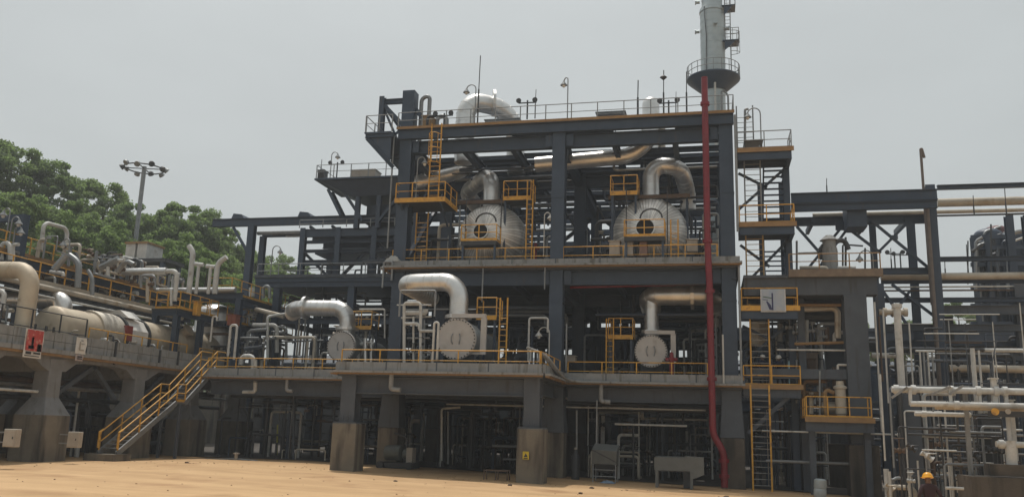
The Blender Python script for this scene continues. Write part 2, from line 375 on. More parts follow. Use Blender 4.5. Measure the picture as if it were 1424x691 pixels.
for i, x in enumerate((0, W, 2*W)):
    for j, y in enumerate((0, D1, D2)):
        # concrete-encased lower column up to the first deck, steel above
        c = MB().ibeam((x, y, Z1-.2), (x, y, ZR-.5), .76, .8, (0,1,0), .05).build('column', BLUE, MAIN)
        lo = MB()
        a, b = .42, .62
        zs = [(2.35, b), (4.2, .5), (4.75, .5), (5.0, .68), (Z1-.25, .72)]
        v = []; f = []
        for z, h in zs: v += [(x-h,y-h,z),(x+h,y-h,z),(x+h,y+h,z),(x-h,y+h,z)]
        for k in range(len(zs)-1):
            for q in range(4): f.append((k*4+q, k*4+(q+1)%4, k*4+4+(q+1)%4, k*4+4+q))
        lo.add(v, f).build('encased_column', GREYB, MAIN)
        pedestal(x, y, MAIN, 1.22, 2.34)
        # gusset stiffeners at the column splices
        for z in (9.5, 15.5): MB().box((x-.4, y-.42, z), (x+.4, y+.42, z+.05)).build('splice_plate', BLUE, c)
# front bay, one bay wide
for x in (0, W):
    c = MB().ibeam((x, -PB, 2.55), (x, -PB, Z1-.45), .78, .8, (0,1,0), .07).build('column', GREYB, MAIN)
    MB().box((x-.6, -PB-.6, 2.5), (x+.6, -PB+.6, 2.56)).build('base_plate', GREYB, c)
    b0 = None
    for dx in (-.38, -.13, .13, .38):
        for dy in (-.52, .52): 
            q = (x+dx, -PB+dy, 2.55)
            if b0 is None: b0 = MB().prism([(-.04,-.1),(.04,-.1),(.025,.1),(-.025,.1)], (q[0]-.015, q[1], 2.78), (q[0]+.015, q[1], 2.78)).build('stiffener', GREYB, c, origin=q)
            else: again(b0, c, q)
    pedestal(x, -PB, MAIN, 1.28, 2.5)
def deck(x0, x1, y0, y1, z, thick=.28, sides='f', kh=.42, k_m=KERB, m=GREYB, par=MAIN, lip=True):
    s = MB().box((x0, y0, z-kh-thick), (x1, y1, z-kh)).build('deck', m, par)
    # kerb upstand with a projecting lip and a strip painted with orange ground bounce under it
    for c in sides:
        a, b = {'f': ((x0, y0), (x1, y0)), 'b': ((x0, y1), (x1, y1)), 'l': ((x0, y0), (x0, y1)), 'r': ((x1, y0), (x1, y1))}[c]
        ox, oy = {'f': (0, -1), 'b': (0, 1), 'l': (-1, 0), 'r': (1, 0)}[c]
        mb = MB(); n = max(1, round((abs(b[0]-a[0])+abs(b[1]-a[1]))/2.4))
        e = .003
        if c in 'fb': mb.box((a[0]+.01, a[1]-.07+oy*.072, z-kh+e), (b[0]-.01, a[1]+.07+oy*.072, z))
        else: mb.box((a[0]-.07+ox*.072, a[1]+.01, z-kh+e), (a[0]+.07+ox*.072, b[1]-.01, z))
        kb = mb.build('kerb', k_m, s)
        if lip:
            mb = MB()
            if c in 'fb': mb.box((a[0]-.1, a[1]+oy*.30-.155, z-kh-.13), (b[0]+.1, a[1]+oy*.30+.155, z-kh-.02))
            else: mb.box((a[0]+ox*.30-.155, a[1]-.1, z-kh-.13), (a[0]+ox*.30+.155, b[1]+.1, z-kh-.02))
            mb.build('ledge', k_m, s)
            mb = MB()
            if c in 'fb': mb.box((a[0]-.08, a[1]+oy*.26-.1, z-kh-.20), (b[0]+.08, a[1]+oy*.26+.1, z-kh-.133))
            else: mb.box((a[0]+ox*.26-.1, a[1]-.08, z-kh-.20), (a[0]+ox*.26+.1, b[1]+.08, z-kh-.133))
            mb.build('bounce_strip', LEDGE, s)
        # joints of the kerb panels
        for k in range(1, n):
            t = k/n; px, py = a[0]+(b[0]-a[0])*t, a[1]+(b[1]-a[1])*t
            if c in 'fb': MB().box((px-.03, py+oy*.145-.012, z-kh+.02), (px+.03, py+oy*.145+.012, z+.01)).build('kerb_joint', GREYB, s)
            else: MB().box((px+ox*.145-.012, py-.03, z-kh+.02), (px+ox*.145+.012, py+.03, z+.01)).build('kerb_joint', GREYB, s)
    return s
deck(-.6, W+.5, -PB-.5, -.72, Z1, sides='flr')
deck(W+.5, 2*W+.6, -.6, D2+.6, Z1, sides='f')
deck(-12.2, W+.5, -.35, D2+.6, Z1-.004, sides='f', lip=True)
deck(-.6, 2*W+.6, -.6, D2+.6, Z2, sides='fl', kh=.30)
def beam(p, q, h, w=.4, m=BLUE, par=MAIN, name='beam', up=(0,0,1)): return MB().ibeam(p, q, w, h, up).build(name, m, par)
# deck beams
zb = Z1-.71
beam((-.4, -PB-.1, zb-.43), (W+.4, -PB-.1, zb-.43), .82, .45, GREYB)
for x in (0, W): beam((x, -PB+.5, zb-.35), (x, -.6, zb-.35), .68, .4, GREYB)
beam((W+.7, -.1, zb-.4), (2*W-.45, -.1, zb-.4), .75, .45, GREYB)
beam((-11.8, .1, zb-.42), (-.7, .1, zb-.42), .80, .45, GREYB)
beam((.7, .1, zb-.42), (W-.7, .1, zb-.42), .78, .45, GREYB)
for y in (D1, D2):
    for a, b in ((-11.8, -.5), (.5, W-.5), (W+.5, 2*W-.5)): beam((a, y, zb-.4), (b, y, zb-.4), .75, .4, GREYB)
for x in (0, W, 2*W): beam((x, .7, zb-.45), (x, D2-.7, zb-.45), .6, .35, GREYB)
for k in range(1, 4): beam((W*k/4, -PB+.2, zb-.2), (W*k/4, -.4, zb-.2), .36, .2, GREYB)
zb2 = Z2-.58
for y in (0, D1, D2):
    for a, b in ((.4, W-.4), (W+.4, 2*W-.4)): beam((a, y-.05, zb2-.42), (b, y-.05, zb2-.42), .82, .42)
for x in (0, W, 2*W):
    beam((x, .45, zb2-.42), (x, D2-.45, zb2-.42), .8, .4)
for x in (W*.33, W*.66, W*1.33, W*1.66): beam((x, .3, zb2-.2), (x, D2-.3, zb2-.2), .38, .22)
for x in (-.3, 2*W+.3): beam((x, -.5, zb2-.32), (x, D2+.4, zb2-.32), .6, .3)
# roof: fascia girder, deeper girder behind it, cross beams running back, slats of open decking with gaps of sky
beam((-.5, -.45, ZR-.32), (2*W+.45, -.45, ZR-.32), .62, .35)
for y in (0.02, D1, D2):
    for a, b in ((.4, W-.4), (W+.4, 2*W-.4)): beam((a, y, ZR-1.05), (b, y, ZR-1.05), .80, .4)
for x in (0, W, 2*W): beam((x, .45, ZR-1.0), (x, D2-.45, ZR-1.0), .9, .42)
for x in (W*.36, W*.68, W*1.33, W*1.7): beam((x, .3, ZR-.95), (x, D2-.3, ZR-.95), .55, .3)
y = .6; k = 0
while y < D2:
    wd = rnd.choice((.5, .7, .9, 1.1)); gap = rnd.choice((.3, .45, .6))
    beam((-.4, y, ZR-.55), (2*W+.4, y, ZR-.55), .24, .16, name='joist')
    for a, b in ((-.45, W*.36), (W*.36, W*.68), (W*.68, W*1.33), (W*1.33, W*1.7), (W*1.7, 2*W+.4)):
        if rnd.random() < .72: MB().box((a+.02, y-wd/2, ZR-.43), (b-.02, y+wd/2, ZR-.39)).build('deck_plank', BLUE, MAIN)
    y += wd+gap; k += 1
# toe edge of the roof
MB().box((-.55, -.68, ZR-.02), (2*W+.5, -.64, ZR+.14)).build('toe_board', LEDGE, MAIN)
# side platform of the roof on the left, and the sloping brackets that carry it
MB().box((-2.35, -1.3, ZR-.42), (-.65, D2, ZR-.34)).build('side_platform', BLUE, MAIN)
for yy in (-1.2, 3, D1, 12.5):
    beam((-2.3, yy, ZR-.55), (-.5, yy, ZR-.55), .26, .2, name='bracket')
    beam((-2.2, yy, ZR-.7), (-.4, yy, ZR-2.6), .22, .2, name='bracket')
    MB().prism([(0,0),(1.5,0),(1.5,-1.6)], (-2.15, yy+.03, ZR-.66), (-2.15, yy+.06, ZR-.66)).build('bracket_plate', BLUE, MAIN)
# gusset plates where the front girders meet the columns
for x in (0, W, 2*W):
    for z, s_ in ((ZR-1.05, .42), (zb2-.42, .42)):
        for sx in (-1, 1):
            if 0 <= x+sx*.5 <= 2*W: MB().box((x+sx*.62-.2, -.30, z-.36), (x+sx*.62+.2, -.275, z+.36)).build('gusset_plate', BLUE, MAIN)
# bracing inside
for (a, b) in (((.4, D2, Z2), (W-.4, D2, ZR-1.5)), ((2*W-.4, D2, Z2), (W+.4, D2, ZR-1.5)), ((.4, D2, Z1), (W/2, D2, Z2-1.5)), ((W-.4, D2, Z1), (W/2, D2, Z2-1.5)),
               ((0, .5, Z2), (0, D1-.4, ZR-1.5)), ((W, D1+.4, Z1+.2), (W, D2-.4, Z2-1.5)), ((2*W, .5, Z2), (2*W, D1-.4, ZR-1.5)), ((2*W, D1-.4, Z1), (2*W, .5, Z2-1.4))):
    beam(a, b, .26, .26, name='brace')

# portal frame and box column standing on the roof at its left end
t = thing('portal_frame', 'dark braced portal frame with a tall box column on the left roof end', 'steel frame', (-1.5, 2, ZR), None)
MB().box((-1.15, 1.6, ZR-.4), (-.35, 2.4, 23.5)).build('box_column', BLUE, t)
MB().ibeam((-2.65, 2, ZR-.3), (-2.65, 2, 23.3), .34, .36, (0,1,0)).build('column', BLUE, t)
MB().ibeam((-2.5, 2, 22.95), (-1.15, 2, 22.95), .25, .32).build('beam', BLUE, t)
MB().bar((-2.5, 2, 22.7), (-1.15, 2, 21.3), .2, .26).build('brace', BLUE, t)
MB().bar((-2.5, 2.1, 22.4), (-1.4, 2.1, 20.1), .12, .14).build('brace', BLUE, t)
MB().bar((-1.15, 2.1, 21.2), (-2.6, 2.1, 20.0), .12, .14).build('brace', BLUE, t)
MB().bar((-.35, 2, 22.3), (1.3, 2, 20.4), .2, .3).build('brace', BLUE, t)
MB().ibeam((-2.65, 6, ZR-.3), (-2.65, 6, 22.6), .3, .3, (0,1,0)).build('column', BLUE, t)
MB().bar((-2.65, 2.2, 22.9), (-2.65, 6, 22.4), .2, .25).build('beam', BLUE, t)
pipe([(-.1, 2.3, ZR), (-.1, 2.3, 23.2), (.45, 2.3, 23.35), (.45, 2.3, ZR+1.3)], .13, GALV, 'grey hairpin pipe against the box column on the roof', bend=.35)
pipe([(.9, 2.6, ZR), (.9, 2.6, 22.0), (1.55, 2.6, 22.0), (1.55, 2.6, ZR)], .15, GALV, 'short grey bent pipe on the roof beside the hairpin pipe', bend=.35)
pipe([(.75, 1.2, ZR), (.75, 1.2, 21.5), (1.3, 1.2, 21.5)], .09, DARK, 'thin dark stub pipe on the roof by the short bent pipe', bend=.2)
# ------------------------------------------------------------------ vessels, exchangers and their silver ducts on the main structure
HK = .85
def drum(label, c, r, L, hole, plat, plat_label, lad_label, rods):
    # cladded horizontal drum, axis towards the back; c is the centre of the head's rim
    c = Vector(c); t = thing('drum', label, 'drum', (c.x, c.y+L/2, Z2-.3), 'silver clad drums on the second deck')
    MB().lathe(vessel_head(r, 14, HK)[:-1]+[(r, 0), (r, .25)], c, (0,1,0), 64, close=True).build('head', HEAD, t, origin=c, sharp=60)
    pr = [(r*1.004, .25), (r*1.012, .27), (r*1.012, .33)]
    k = 1.3
    while k < L: pr += [(r*1.004, k-.03), (r*1.014, k-.02), (r*1.014, k+.02), (r*1.004, k+.03)]; k += 1.1
    MB().lathe(pr+[(r*1.004, L), (r*.8, L+r*.3), (r*.4, L+r*.44), (.02, L+r*.48)], c, (0,1,0), 48, close=True).build('shell', CLAD, t)
    yf = c.y-r*HK
    h = P(hole[0], hole[1], Y=yf-.15); hr = hole[2]
    MB().lathe([(hr, 0), (hr*1.12, 0), (hr*1.12, 1.2), (hr, 1.2)], h, (0,1,0), 24, False, close=False).build('manway_neck', CLAD, t)
    MB().lathe([(hr*1.03, .10), (.02, .12)], h, (0,1,0), 24, False).build('manway_opening', BLACK, t)
    MB().tube([h+Vector((.35+.62*math.cos(a), -.1, .5+.55*math.sin(a))) for a in [PI*k/8 for k in range(9)]], .055, 6).build('davit', DARK, t)
    for px in rods:
        a = P(px, 300, Y=yf+.1); MB().tube([(a.x, yf+.1, Z2-.3), (a.x, yf+.1, c.z+r+.2)], .035, 6).build('tie_rod', DARK, t)
    for dy in (.15, L-.1):
        MB().box((c.x-r*.75, c.y+dy-.25, Z2-.45), (c.x+r*.75, c.y+dy+.25, c.z-r*.55)).build('saddle', GREYB, t)
    # the small platform in front of the manway
    y1 = yf-.25; y0 = yf-1.25; a = P(plat[0], plat[2], Y=y0); b = P(plat[1], plat[2], Y=y0); zz = a.z
    p = thing('access_platform', plat_label, 'platform', ((a.x+b.x)/2, y0+.5, zz), 'small platforms in front of the drums')
    MB().box((a.x, y0, zz-.26), (b.x, y1, zz-.02)).build('grating', DARK, p)
    for x in (a.x+.1, b.x-.1): MB().bar((x, y0+.12, Z2-.3), (x, y0+.12, zz-.26), .12, .12).build('leg', BLUE, p)
    railing([(a.x, y1, zz), (a.x, y0+.02, zz), (b.x, y0+.02, zz), (b.x, y1, zz)], 'amber rail round the small platform at the manway of the %s drum' % lad_label, group='rails of the drum platforms', step=1.0, h=.95)
    return t
c1 = P(684, 331, Y=2.5); c2 = P(904, 328, Y=2.7); c1.z = max(c1.z, Z2-.28+2.06); c2.z = max(c2.z, Z2-.28+2.24)
drum('silver drum with radial head seams on the second deck, the smaller left one', c1, 2.06, 1.2, (668, 321, .42), (641, 690, 335), 'small dark platform before the manway of the left drum', 'left', (648, 697))
drum('silver drum with radial head seams on the second deck, the wider right one', c2, 2.24, 1.2, (897, 316, .50), (868, 924, 329), 'small dark platform before the manway of the right drum', 'right', (871, 928))
for px0, px1, py, sd in ((622, 738, 281, 'left'), (846, 960, 274, 'right')):
    a = P(px0, py, Y=2.0); b = P(px1, py, Y=2.0)
    t = thing('walkway', 'dark grated walkway across the top of the %s drum' % sd, 'walkway', ((a.x+b.x)/2, 2.4, a.z), 'walkways over the drums')
    MB().box((a.x, 2.0, a.z-.1), (b.x, 2.5, a.z)).build('grating', DARK, t); MB().box((a.x, 1.95, a.z-.18), (b.x, 1.995, a.z+.05)).build('edge_channel', RUST, t)
    for x in (a.x+.2, b.x-.2): MB().bar((x, 2.3, Z2-.3), (x, 2.3, a.z-.1), .13, .13).build('leg', BLUE, t)
# ducts rising from the drums
x1 = P(683, 260, Y=3).x
pipe([(x1, 3.2, 15.2), (x1, 3.2, 18.25), (x1-2.6, 6.2, 17.9), (x1-2.6, 11, 17.6)], .52, CLAD, 'silver duct rising from the left drum and bending away to the left', 'silver ducts', bend=1.1, rib=.45, seg=24, flanges=(((x1, 3.2, 15.75), (0,0,1)),))
x2 = P(905, 255, Y=3).x
pipe([(x2, 3.2, 15.4), (x2, 3.2, 18.4), (x2+1.75, 3.5, 18.3), (x2+2.1, 6.5, 17.4), (x2+2.1, 6.6, 16.4)], .50, CLAD, 'silver duct rising from the right drum and turning right over its top', 'silver ducts', bend=.85, rib=.45, seg=24, flanges=(((x2, 3.2, 16.1), (0,0,1)),))
a = P(560, 252, Y=5); b = P(632, 243, Y=5)
pipe([(a.x-.2, 5.2, a.z-.3), (b.x-.6, 5.2, b.z), (b.x+.7, 5.6, b.z+.6), (b.x+.9, 6, ZR+.3)], .5, CLAD, 'silver duct under the left end of the roof, climbing steeply at its right end', 'silver ducts', bend=1.0, rib=.8, seg=22)
a = P(780, 228, Y=3.4); b = P(885, 218, Y=3.4)
pipe([(a.x-1.6, 3.4, a.z), (b.x-.3, 3.4, b.z+.05), (b.x+.75, 3.4, b.z+1.0), (b.x+.75, 3.4, ZR+.6)], .48, CLAD, 'long level silver duct under the roof beams right of the middle column', 'silver ducts', bend=1.0, rib=.8, seg=22)
# arch duct on the roof
a = P(647, 170, Y=4); b = P(703, 165, Y=5.5)
pipe([(a.x, 4, ZR-.8), (a.x, 4, 23.6), (b.x-.3, 5.3, 23.45), (b.x+.45, 6.3, 22.6), (b.x+.55, 6.8, ZR-.8)], .62, CLAD, 'big pale arch of insulated duct standing on the roof', 'silver ducts', bend=1.1, rib=.55, seg=24, flanges=(((a.x+1.7, 4.7, 23.55), (1,.35,0)),))
c = P(905, 150, Y=7)
t = thing('dome_vessel', 'short pale vertical vessel with a rounded top on the roof near the chimney column', 'vessel', (c.x, 7, ZR-.4))
MB().lathe([(.56, -.8), (.56, 3.7)]+[(.56*math.cos(PI/2*i/8), 3.7+.5*math.sin(PI/2*i/8)) for i in range(1, 9)], (c.x, 7, ZR), (0,0,1), 24).build('shell', CLAD, t)
MB().lathe([(.8, -.1), (.8, .15)], (c.x, 7, ZR+.1), (0,0,1), 24, False).build('base_ring', LEDGE, t)
MB().tube([(c.x+.75, 7, ZR), (c.x+.75, 7, ZR+2.3), (c.x+.3, 7, ZR+2.6)], .2, 10, .3).build('side_nozzle', CREAM, t)

def exchanger(label, cx, cz, y, r, L, grp, post_r=True, frame=True):
    t = thing('heat_exchanger', label, 'heat exchanger', (cx, y+L/2, cz-r-.5), grp)
    c = Vector((cx, y, cz))
    MB().lathe([(.02, 0), (r, 0), (r, .10), (r*.93, .10)], c, (0,1,0), 48, False).build('cover', COVER, t)
    MB().lathe([(r*.9, .11), (r*1.0, .11), (r*1.0, .22), (r*.9, .22)], c, (0,1,0), 48, False).build('flange', COVER, t)
    b0 = None
    for k in range(36):
        a = 2*PI*k/36; p = c+Vector((math.cos(a)*r*.955, 0, math.sin(a)*r*.955))
        if b0 is None: b0 = MB().lathe([(.035, -.07), (.035, .28)], p, (0,1,0), 6, False).build('bolt', DARK, t, origin=p)
        else: again(b0, t, p)
    for s in (-1, 1):
        pts = [c+Vector((s*(.17+.06*math.sin(PI*k/6)), -.08 if 0 < k < 6 else .01, .26-.52*k/6)) for k in range(7)]
        MB().tube(pts, .03, 5).build('handle', GALV, t)
    MB().lathe([(r*.86, .22), (r*.86, 1.5), (r*.98, 1.55), (r*.98, 1.75), (r*.84, 1.8), (r*.84, L), (r*.5, L+.3), (.02, L+.36)], c, (0,1,0), 36).build('shell', GALV, t)
    for dy in (1.2, L-1): MB().box((cx-r*.7, y+dy-.15, cz-r-.6), (cx+r*.7, y+dy+.15, cz-r*.6)).build('saddle', GREYB, t)
    if frame:   # the pale lifting frame beside the cover
        MB().bar((cx-.35, y+.35, cz+r+.18), (cx+r+.42, y+.35, cz+r+.18), .22, .2).build('lifting_arm', COVER, t)
        MB().bar((cx+r+.32, y+.36, cz+r+.08), (cx+r+.32, y+.36, cz-r*.72), .28, .2).build('lifting_post', COVER, t)
        MB().bar((cx-.2, y+.42, cz-r*.66), (cx+r+.18, y+.42, cz-r*.66), .08, .12).build('lifting_arm', COVER, t)
    return t
e1 = P(634, 471, Y=-5.3); exchanger('heat exchanger with round grey cover on the projecting bay under the flat silver duct', e1.x, e1.z, -5.3, 1.04, 6, 'heat exchangers with round covers')
e2 = P(905, 488, Y=.6); exchanger('heat exchanger with a round grey cover on the first deck behind the red hydrant', e2.x, e2.z, .6, .89, 7, 'heat exchangers with round covers')
e3 = P(474, 481, Y=3.2); exchanger('heat exchanger with round pale cover left of the projecting bay, under the left silver duct', e3.x, e3.z, 3.2, .95, 6, 'heat exchangers with round covers', frame=False)
# ducts over the exchangers
x = P(638, 430, Y=-4.2).x; zt = P(600, 393, Y=-4).z
pipe([(x, -4.2, e1.z+.6), (x, -4.2, zt), (P(559, 395, Y=-4).x, -3.9, zt), (P(559, 395, Y=-4).x-.1, 1.5, zt)], .49, CLAD, 'flat silver duct bending over the front heat exchanger', 'silver ducts', bend=.95, rib=.45, seg=26, flanges=(((x, -4.2, e1.z+1.25), (0,0,1)),))
x = P(906, 450, Y=1.9).x; zt = 10.16
td = pipe([(x-.15, 4.2, zt-.5), (x-.2, 1.75, zt), (x+3.45, 1.75, zt), (x+3.6, 5, zt-.9)], .57, CLAD, 'silver duct bending over the heat exchanger beside the red riser pipe', 'silver ducts', bend=.85, rib=.45, seg=24, flanges=(((x+2.3, 1.75, zt), (1,0,0)),))
MB().tube([(x, 1.9, e2.z+.6), (x, 1.9, zt-.1)], .40, 24, rib=.45, ribh=1.03).build('riser', CLAD, td); MB().lathe([(.4, -.09), (.58, -.09), (.58, .09), (.4, .09)], (x, 1.9, e2.z+1.2), (0,0,1), 20, False).build('flange', CLAD, td)
x = P(483, 455, Y=4.2).x; l = P(408, 429, Y=4.2)
pipe([(x, 4.2, e3.z+.6), (x, 4.2, l.z), (l.x, 4.2, l.z+.05), (l.x-1.2, 6.5, l.z)], .52, CLAD, 'silver duct over the leftmost heat exchanger, running level to the left', 'silver ducts', bend=1.2, rib=.45, seg=24, flanges=(((x, 4.2, e3.z+1.2), (0,0,1)), ((P(425, 429, Y=4.2).x, 4.2, l.z+.05), (1,0,0))))
# fire water riser and hydrant
zz = P(979, 108, Y=-1.25).z
pipe([(17.74, -1.25, zz), (17.76, -1.25, 12.2), (17.82, -1.25, 10.3), (17.86, -1.25, 2.5), (18.38, -1.25, 1.6), (18.38, -1.25, -.1)], .175, RED, 'tall red fire water riser running up the whole front of the structure', bend=.3, seg=16,
     flanges=[((17.75, -1.25, z), (0,0,1)) for z in (20.4, 12.6)]+[((17.83, -1.25, 9.9), (0,0,1)), ((17.85, -1.25, 5.3), (0,0,1)), ((18.38, -1.25, 1.2), (0,0,1)), ((18.38, -1.25, .45), (0,0,1))], name='fire_riser')
h = P(934, 520, Y=-.1)
t = thing('hydrant', 'red fire hydrant valve on the first deck beside the right heat exchanger', 'hydrant', (h.x, 0, Z1-.4))
MB().lathe([(.12, 0), (.12, 1.2), (.2, 1.2), (.2, 1.3), (.12, 1.35), (.1, 1.6), (.03, 1.65)], (h.x, 0, Z1-.4), (0,0,1), 12).build('body', RED, t)
MB().tube([(h.x-.32, 0, Z1+.85), (h.x+.32, 0, Z1+.85)], .1, 10).build('outlet', RED, t)
h = P(745, 335, Y=1.5)
t = thing('hydrant', 'red fire monitor on the second deck right of the left drum', 'hydrant', (h.x, 1.5, Z2-.3))
MB().lathe([(.1, 0), (.1, 1.3), (.17, 1.3), (.17, 1.4), (.1, 1.45), (.1, 1.7)], (h.x, 1.5, Z2-.3), (0,0,1), 12).build('body', RED, t)
MB().tube([(h.x-.6, 1.4, Z2+1.15), (h.x+.25, 1.5, Z2+1.05)], .07, 8).build('outlet', RED, t)
pipe([(W+.6, .9, Z2-1.35), (17.6, .9, Z2-1.2)], .09, RED, 'thin red sprinkler main under the second deck', flanges=(((W+4.2, .9, Z2-1.28), (1,0,0)),))
# chimney-like column behind the roof
tx, ty = P(990, 60, Y=14).x, 14+6
def tower():
    x = P(991, 60, Y=20).x; z1 = P(991, 112, Y=20).z; k = 1
    t = thing('column_tower', 'tall pale cylindrical column tower rising behind the roof with a round platform', 'tower', (x, 20, 0))
    z14 = P(991, 15, Y=20).z
    rb, rt = .98, .83
    prof = [(rb*.96, z1-.2)]
    z = z1
    while z < z14-.2:
        prof += [(rb, z), (rb, z+.55), (rb*1.012, z+.56), (rb*1.012, z+.62)]; z += .62
    MB().lathe([(rb*.95, 0), (rb*.95, z1)], (x, 20, 0), (0,0,1), 36).build('skirt', TOWER, t)
    MB().lathe(prof, (x, 20, 0), (0,0,1), 40).build('shell', TOWER, t)
    prof = [(rb*1.06, z14-.25), (rb*1.06, z14-.1), (rt, z14+.35)]; z = z14+.35
    while z < z14+7: prof += [(rt, z+.5), (rt*1.015, z+.51), (rt*1.015, z+.57), (rt, z+.58)]; z += .58
    MB().lathe(prof, (x, 20, 0), (0,0,1), 40).build('upper_shell', TOWER, t)
    pl = MB().lathe([(rb+.02, z1-1.05), (2.05, z1-.1), (2.12, z1-.02), (2.12, z1+.08), (rb+.02, z1+.08)], (x, 20, 0), (0,0,1), 40, False, close=False).build('round_platform', BLUE, t)
    n = 20; ps = None
    for h in (.55, 1.05): MB().tube([(x+2.08*math.cos(2*PI*k/40), 20+2.08*math.sin(2*PI*k/40), z1+h) for k in range(41)], .03, 5).build('rail', GALV, pl)
    for k in range(n):
        p = Vector((x+2.08*math.cos(2*PI*k/n), 20+2.08*math.sin(2*PI*k/n), z1))
        if ps is None: ps = MB().bar(p, p+Vector((0,0,1.07)), .05, .05).build('rail_post', GALV, pl, origin=p)
        else: again(ps, pl, p)
    for (zz, s) in ((P(991, 62, Y=20).z, 1.0), (P(991, 14, Y=20).z, .8)):   # half landings on the right side
        q = MB().box((x+rb*.8, 19.3, zz-.08), (x+rb+1.1*s, 20.6, zz)).build('landing', BLUE, t)
        MB().prism([(0,0),(.9*s,0),(0,-.8)], (x+rb*.95, 19.35, zz-.09), (x+rb*.95, 19.40, zz-.09)).build('bracket', BLUE, q)
        MB().tube([(x+rb, 19.3, zz+1), (x+rb+1.08*s, 19.3, zz+1), (x+rb+1.08*s, 20.6, zz+1)], .03, 5).build('rail', GALV, q)
        MB().tube([(x+rb, 19.3, zz+.5), (x+rb+1.08*s, 19.3, zz+.5), (x+rb+1.08*s, 20.6, zz+.5)], .025, 5).build('rail', GALV, q)
        for dx in (.15, .6*s, 1.08*s): MB().bar((x+rb+dx, 19.3, zz), (x+rb+dx, 19.3, zz+1.02), .04, .04).build('rail_post', GALV, q)
    for (px, py) in ((-rb-.1, 44), (rb+.05, 42), (-rb-.05, 3), (.3, 40)):
        zz = P(991, py, Y=20).z
        MB().lathe([(.14, 0), (.14, .3), (.2, .3), (.2, .38)], (x+px*.95, 19.9 if abs(px) > .5 else 19.05, zz), (math.copysign(1, px), 0, 0) if abs(px) > .5 else (0,-1,0), 10, False).build('nozzle', TOWER, t)
    MB().tube([(x-.55, 19.1, z1+.1), (x-.5, 19.05, z1+3.5), (x-.65, 19.1, z1+6), (x-.6, 19.2, z14)], .035, 6).build('instrument_line', DARK, t)
    zz = P(991, 62, Y=20).z
    ladder((x+rb+.45, 19.8, z1), zz-z1, 'galvanised caged ladder on the right side of the column tower', w=.42, face=(1,0,0), m=GALV, cage=True)
    ladder((x+rb+.25, 20.1, zz), 5, 'galvanised ladder on the column tower above its half landing', w=.42, face=(0,-1,0), m=GALV)
    # riser pipes up the column below the platform
    pipe([(x+.1, 18.7, ZR-2), (x+.1, 18.7, z1-.6), (x+.4, 19.2, z1-.2)], .09, WHT, 'pale pipe climbing the column tower below its round platform', 'riser pipes on the column tower', bend=.3)
    pipe([(x+.6, 18.8, ZR-2), (x+.6, 18.8, z1-1.3), (x+1.1, 18.9, z1-1.7), (x+1.1, 18.9, ZR-1)], .08, GALV, 'grey looped pipe beside the column tower below its platform', 'riser pipes on the column tower', bend=.3)
tower()
# ------------------------------------------------------------------ guardrails, ladders and lamps of the main structure
zf1, zf2 = Z1-.42, Z2-.30
railing([(-.5, -PB-.35, zf1), (W+.35, -PB-.35, zf1)], 'amber guardrail along the front edge of the projecting bay on the first deck', step=2.1)
railing([(W+.4, -PB-.3, zf1), (W+.4, -1.0, zf1)], 'amber guardrail on the right edge of the projecting bay', step=1.6)
railing([(W+.75, -.4, zf1), (2*W-1.2, -.4, zf1), (2*W-1.2, .8, zf1)], 'amber guardrail along the first deck in front of the right heat exchanger', step=1.9)
railing([(-12, -.15, zf1), (-.75, -.15, zf1)], 'amber guardrail along the first deck left of the projecting bay', step=1.9)
railing([(-.35, -.35, zf2), (2*W-.6, -.35, zf2)], 'amber guardrail along the front edge of the second deck below both drums', step=1.7)
railing([(2*W-.55, -.35, zf2), (2*W-.55, 1.3, zf2)], 'short amber guardrail closing the right end of the second deck', step=1.2)
railing([(-.45, -.3, zf2), (-.45, 7, zf2)], 'amber guardrail on the left edge of the second deck', step=1.7)
zr = ZR+.02
railing([(-.5, -.55, zr), (2*W+.45, -.55, zr)], 'weathered guardrail along the whole front edge of the roof', m=GALV, step=1.5, toe=False, group='guardrails of the roof')
railing([(2*W+.45, -.5, zr), (2*W+.45, 8, zr)], 'weathered guardrail on the right edge of the roof', m=GALV, step=1.8, toe=False, group='guardrails of the roof')
railing([(-.4, 16.5, zr), (2*W+.4, 16.5, zr)], 'weathered guardrail along the back edge of the roof', m=GALV, step=1.8, toe=False, group='guardrails of the roof')
railing([(-2.3, -1.25, ZR-.34), (-2.3, 10, ZR-.34)], 'weathered guardrail of the side platform hanging off the left roof edge', m=GALV, step=1.5, toe=False, group='guardrails of the roof')
railing([(-2.25, -1.28, ZR-.34), (-.6, -1.28, ZR-.34)], 'short weathered guardrail across the front of the side platform at the left roof edge', m=GALV, step=.8, toe=False, group='guardrails of the roof')
railing([(W-2.2, 3, zr), (2*W-6.5, 3, zr)], 'weathered guardrail standing back from the edge on the middle of the roof', m=GALV, step=1.6, toe=False, group='guardrails of the roof')

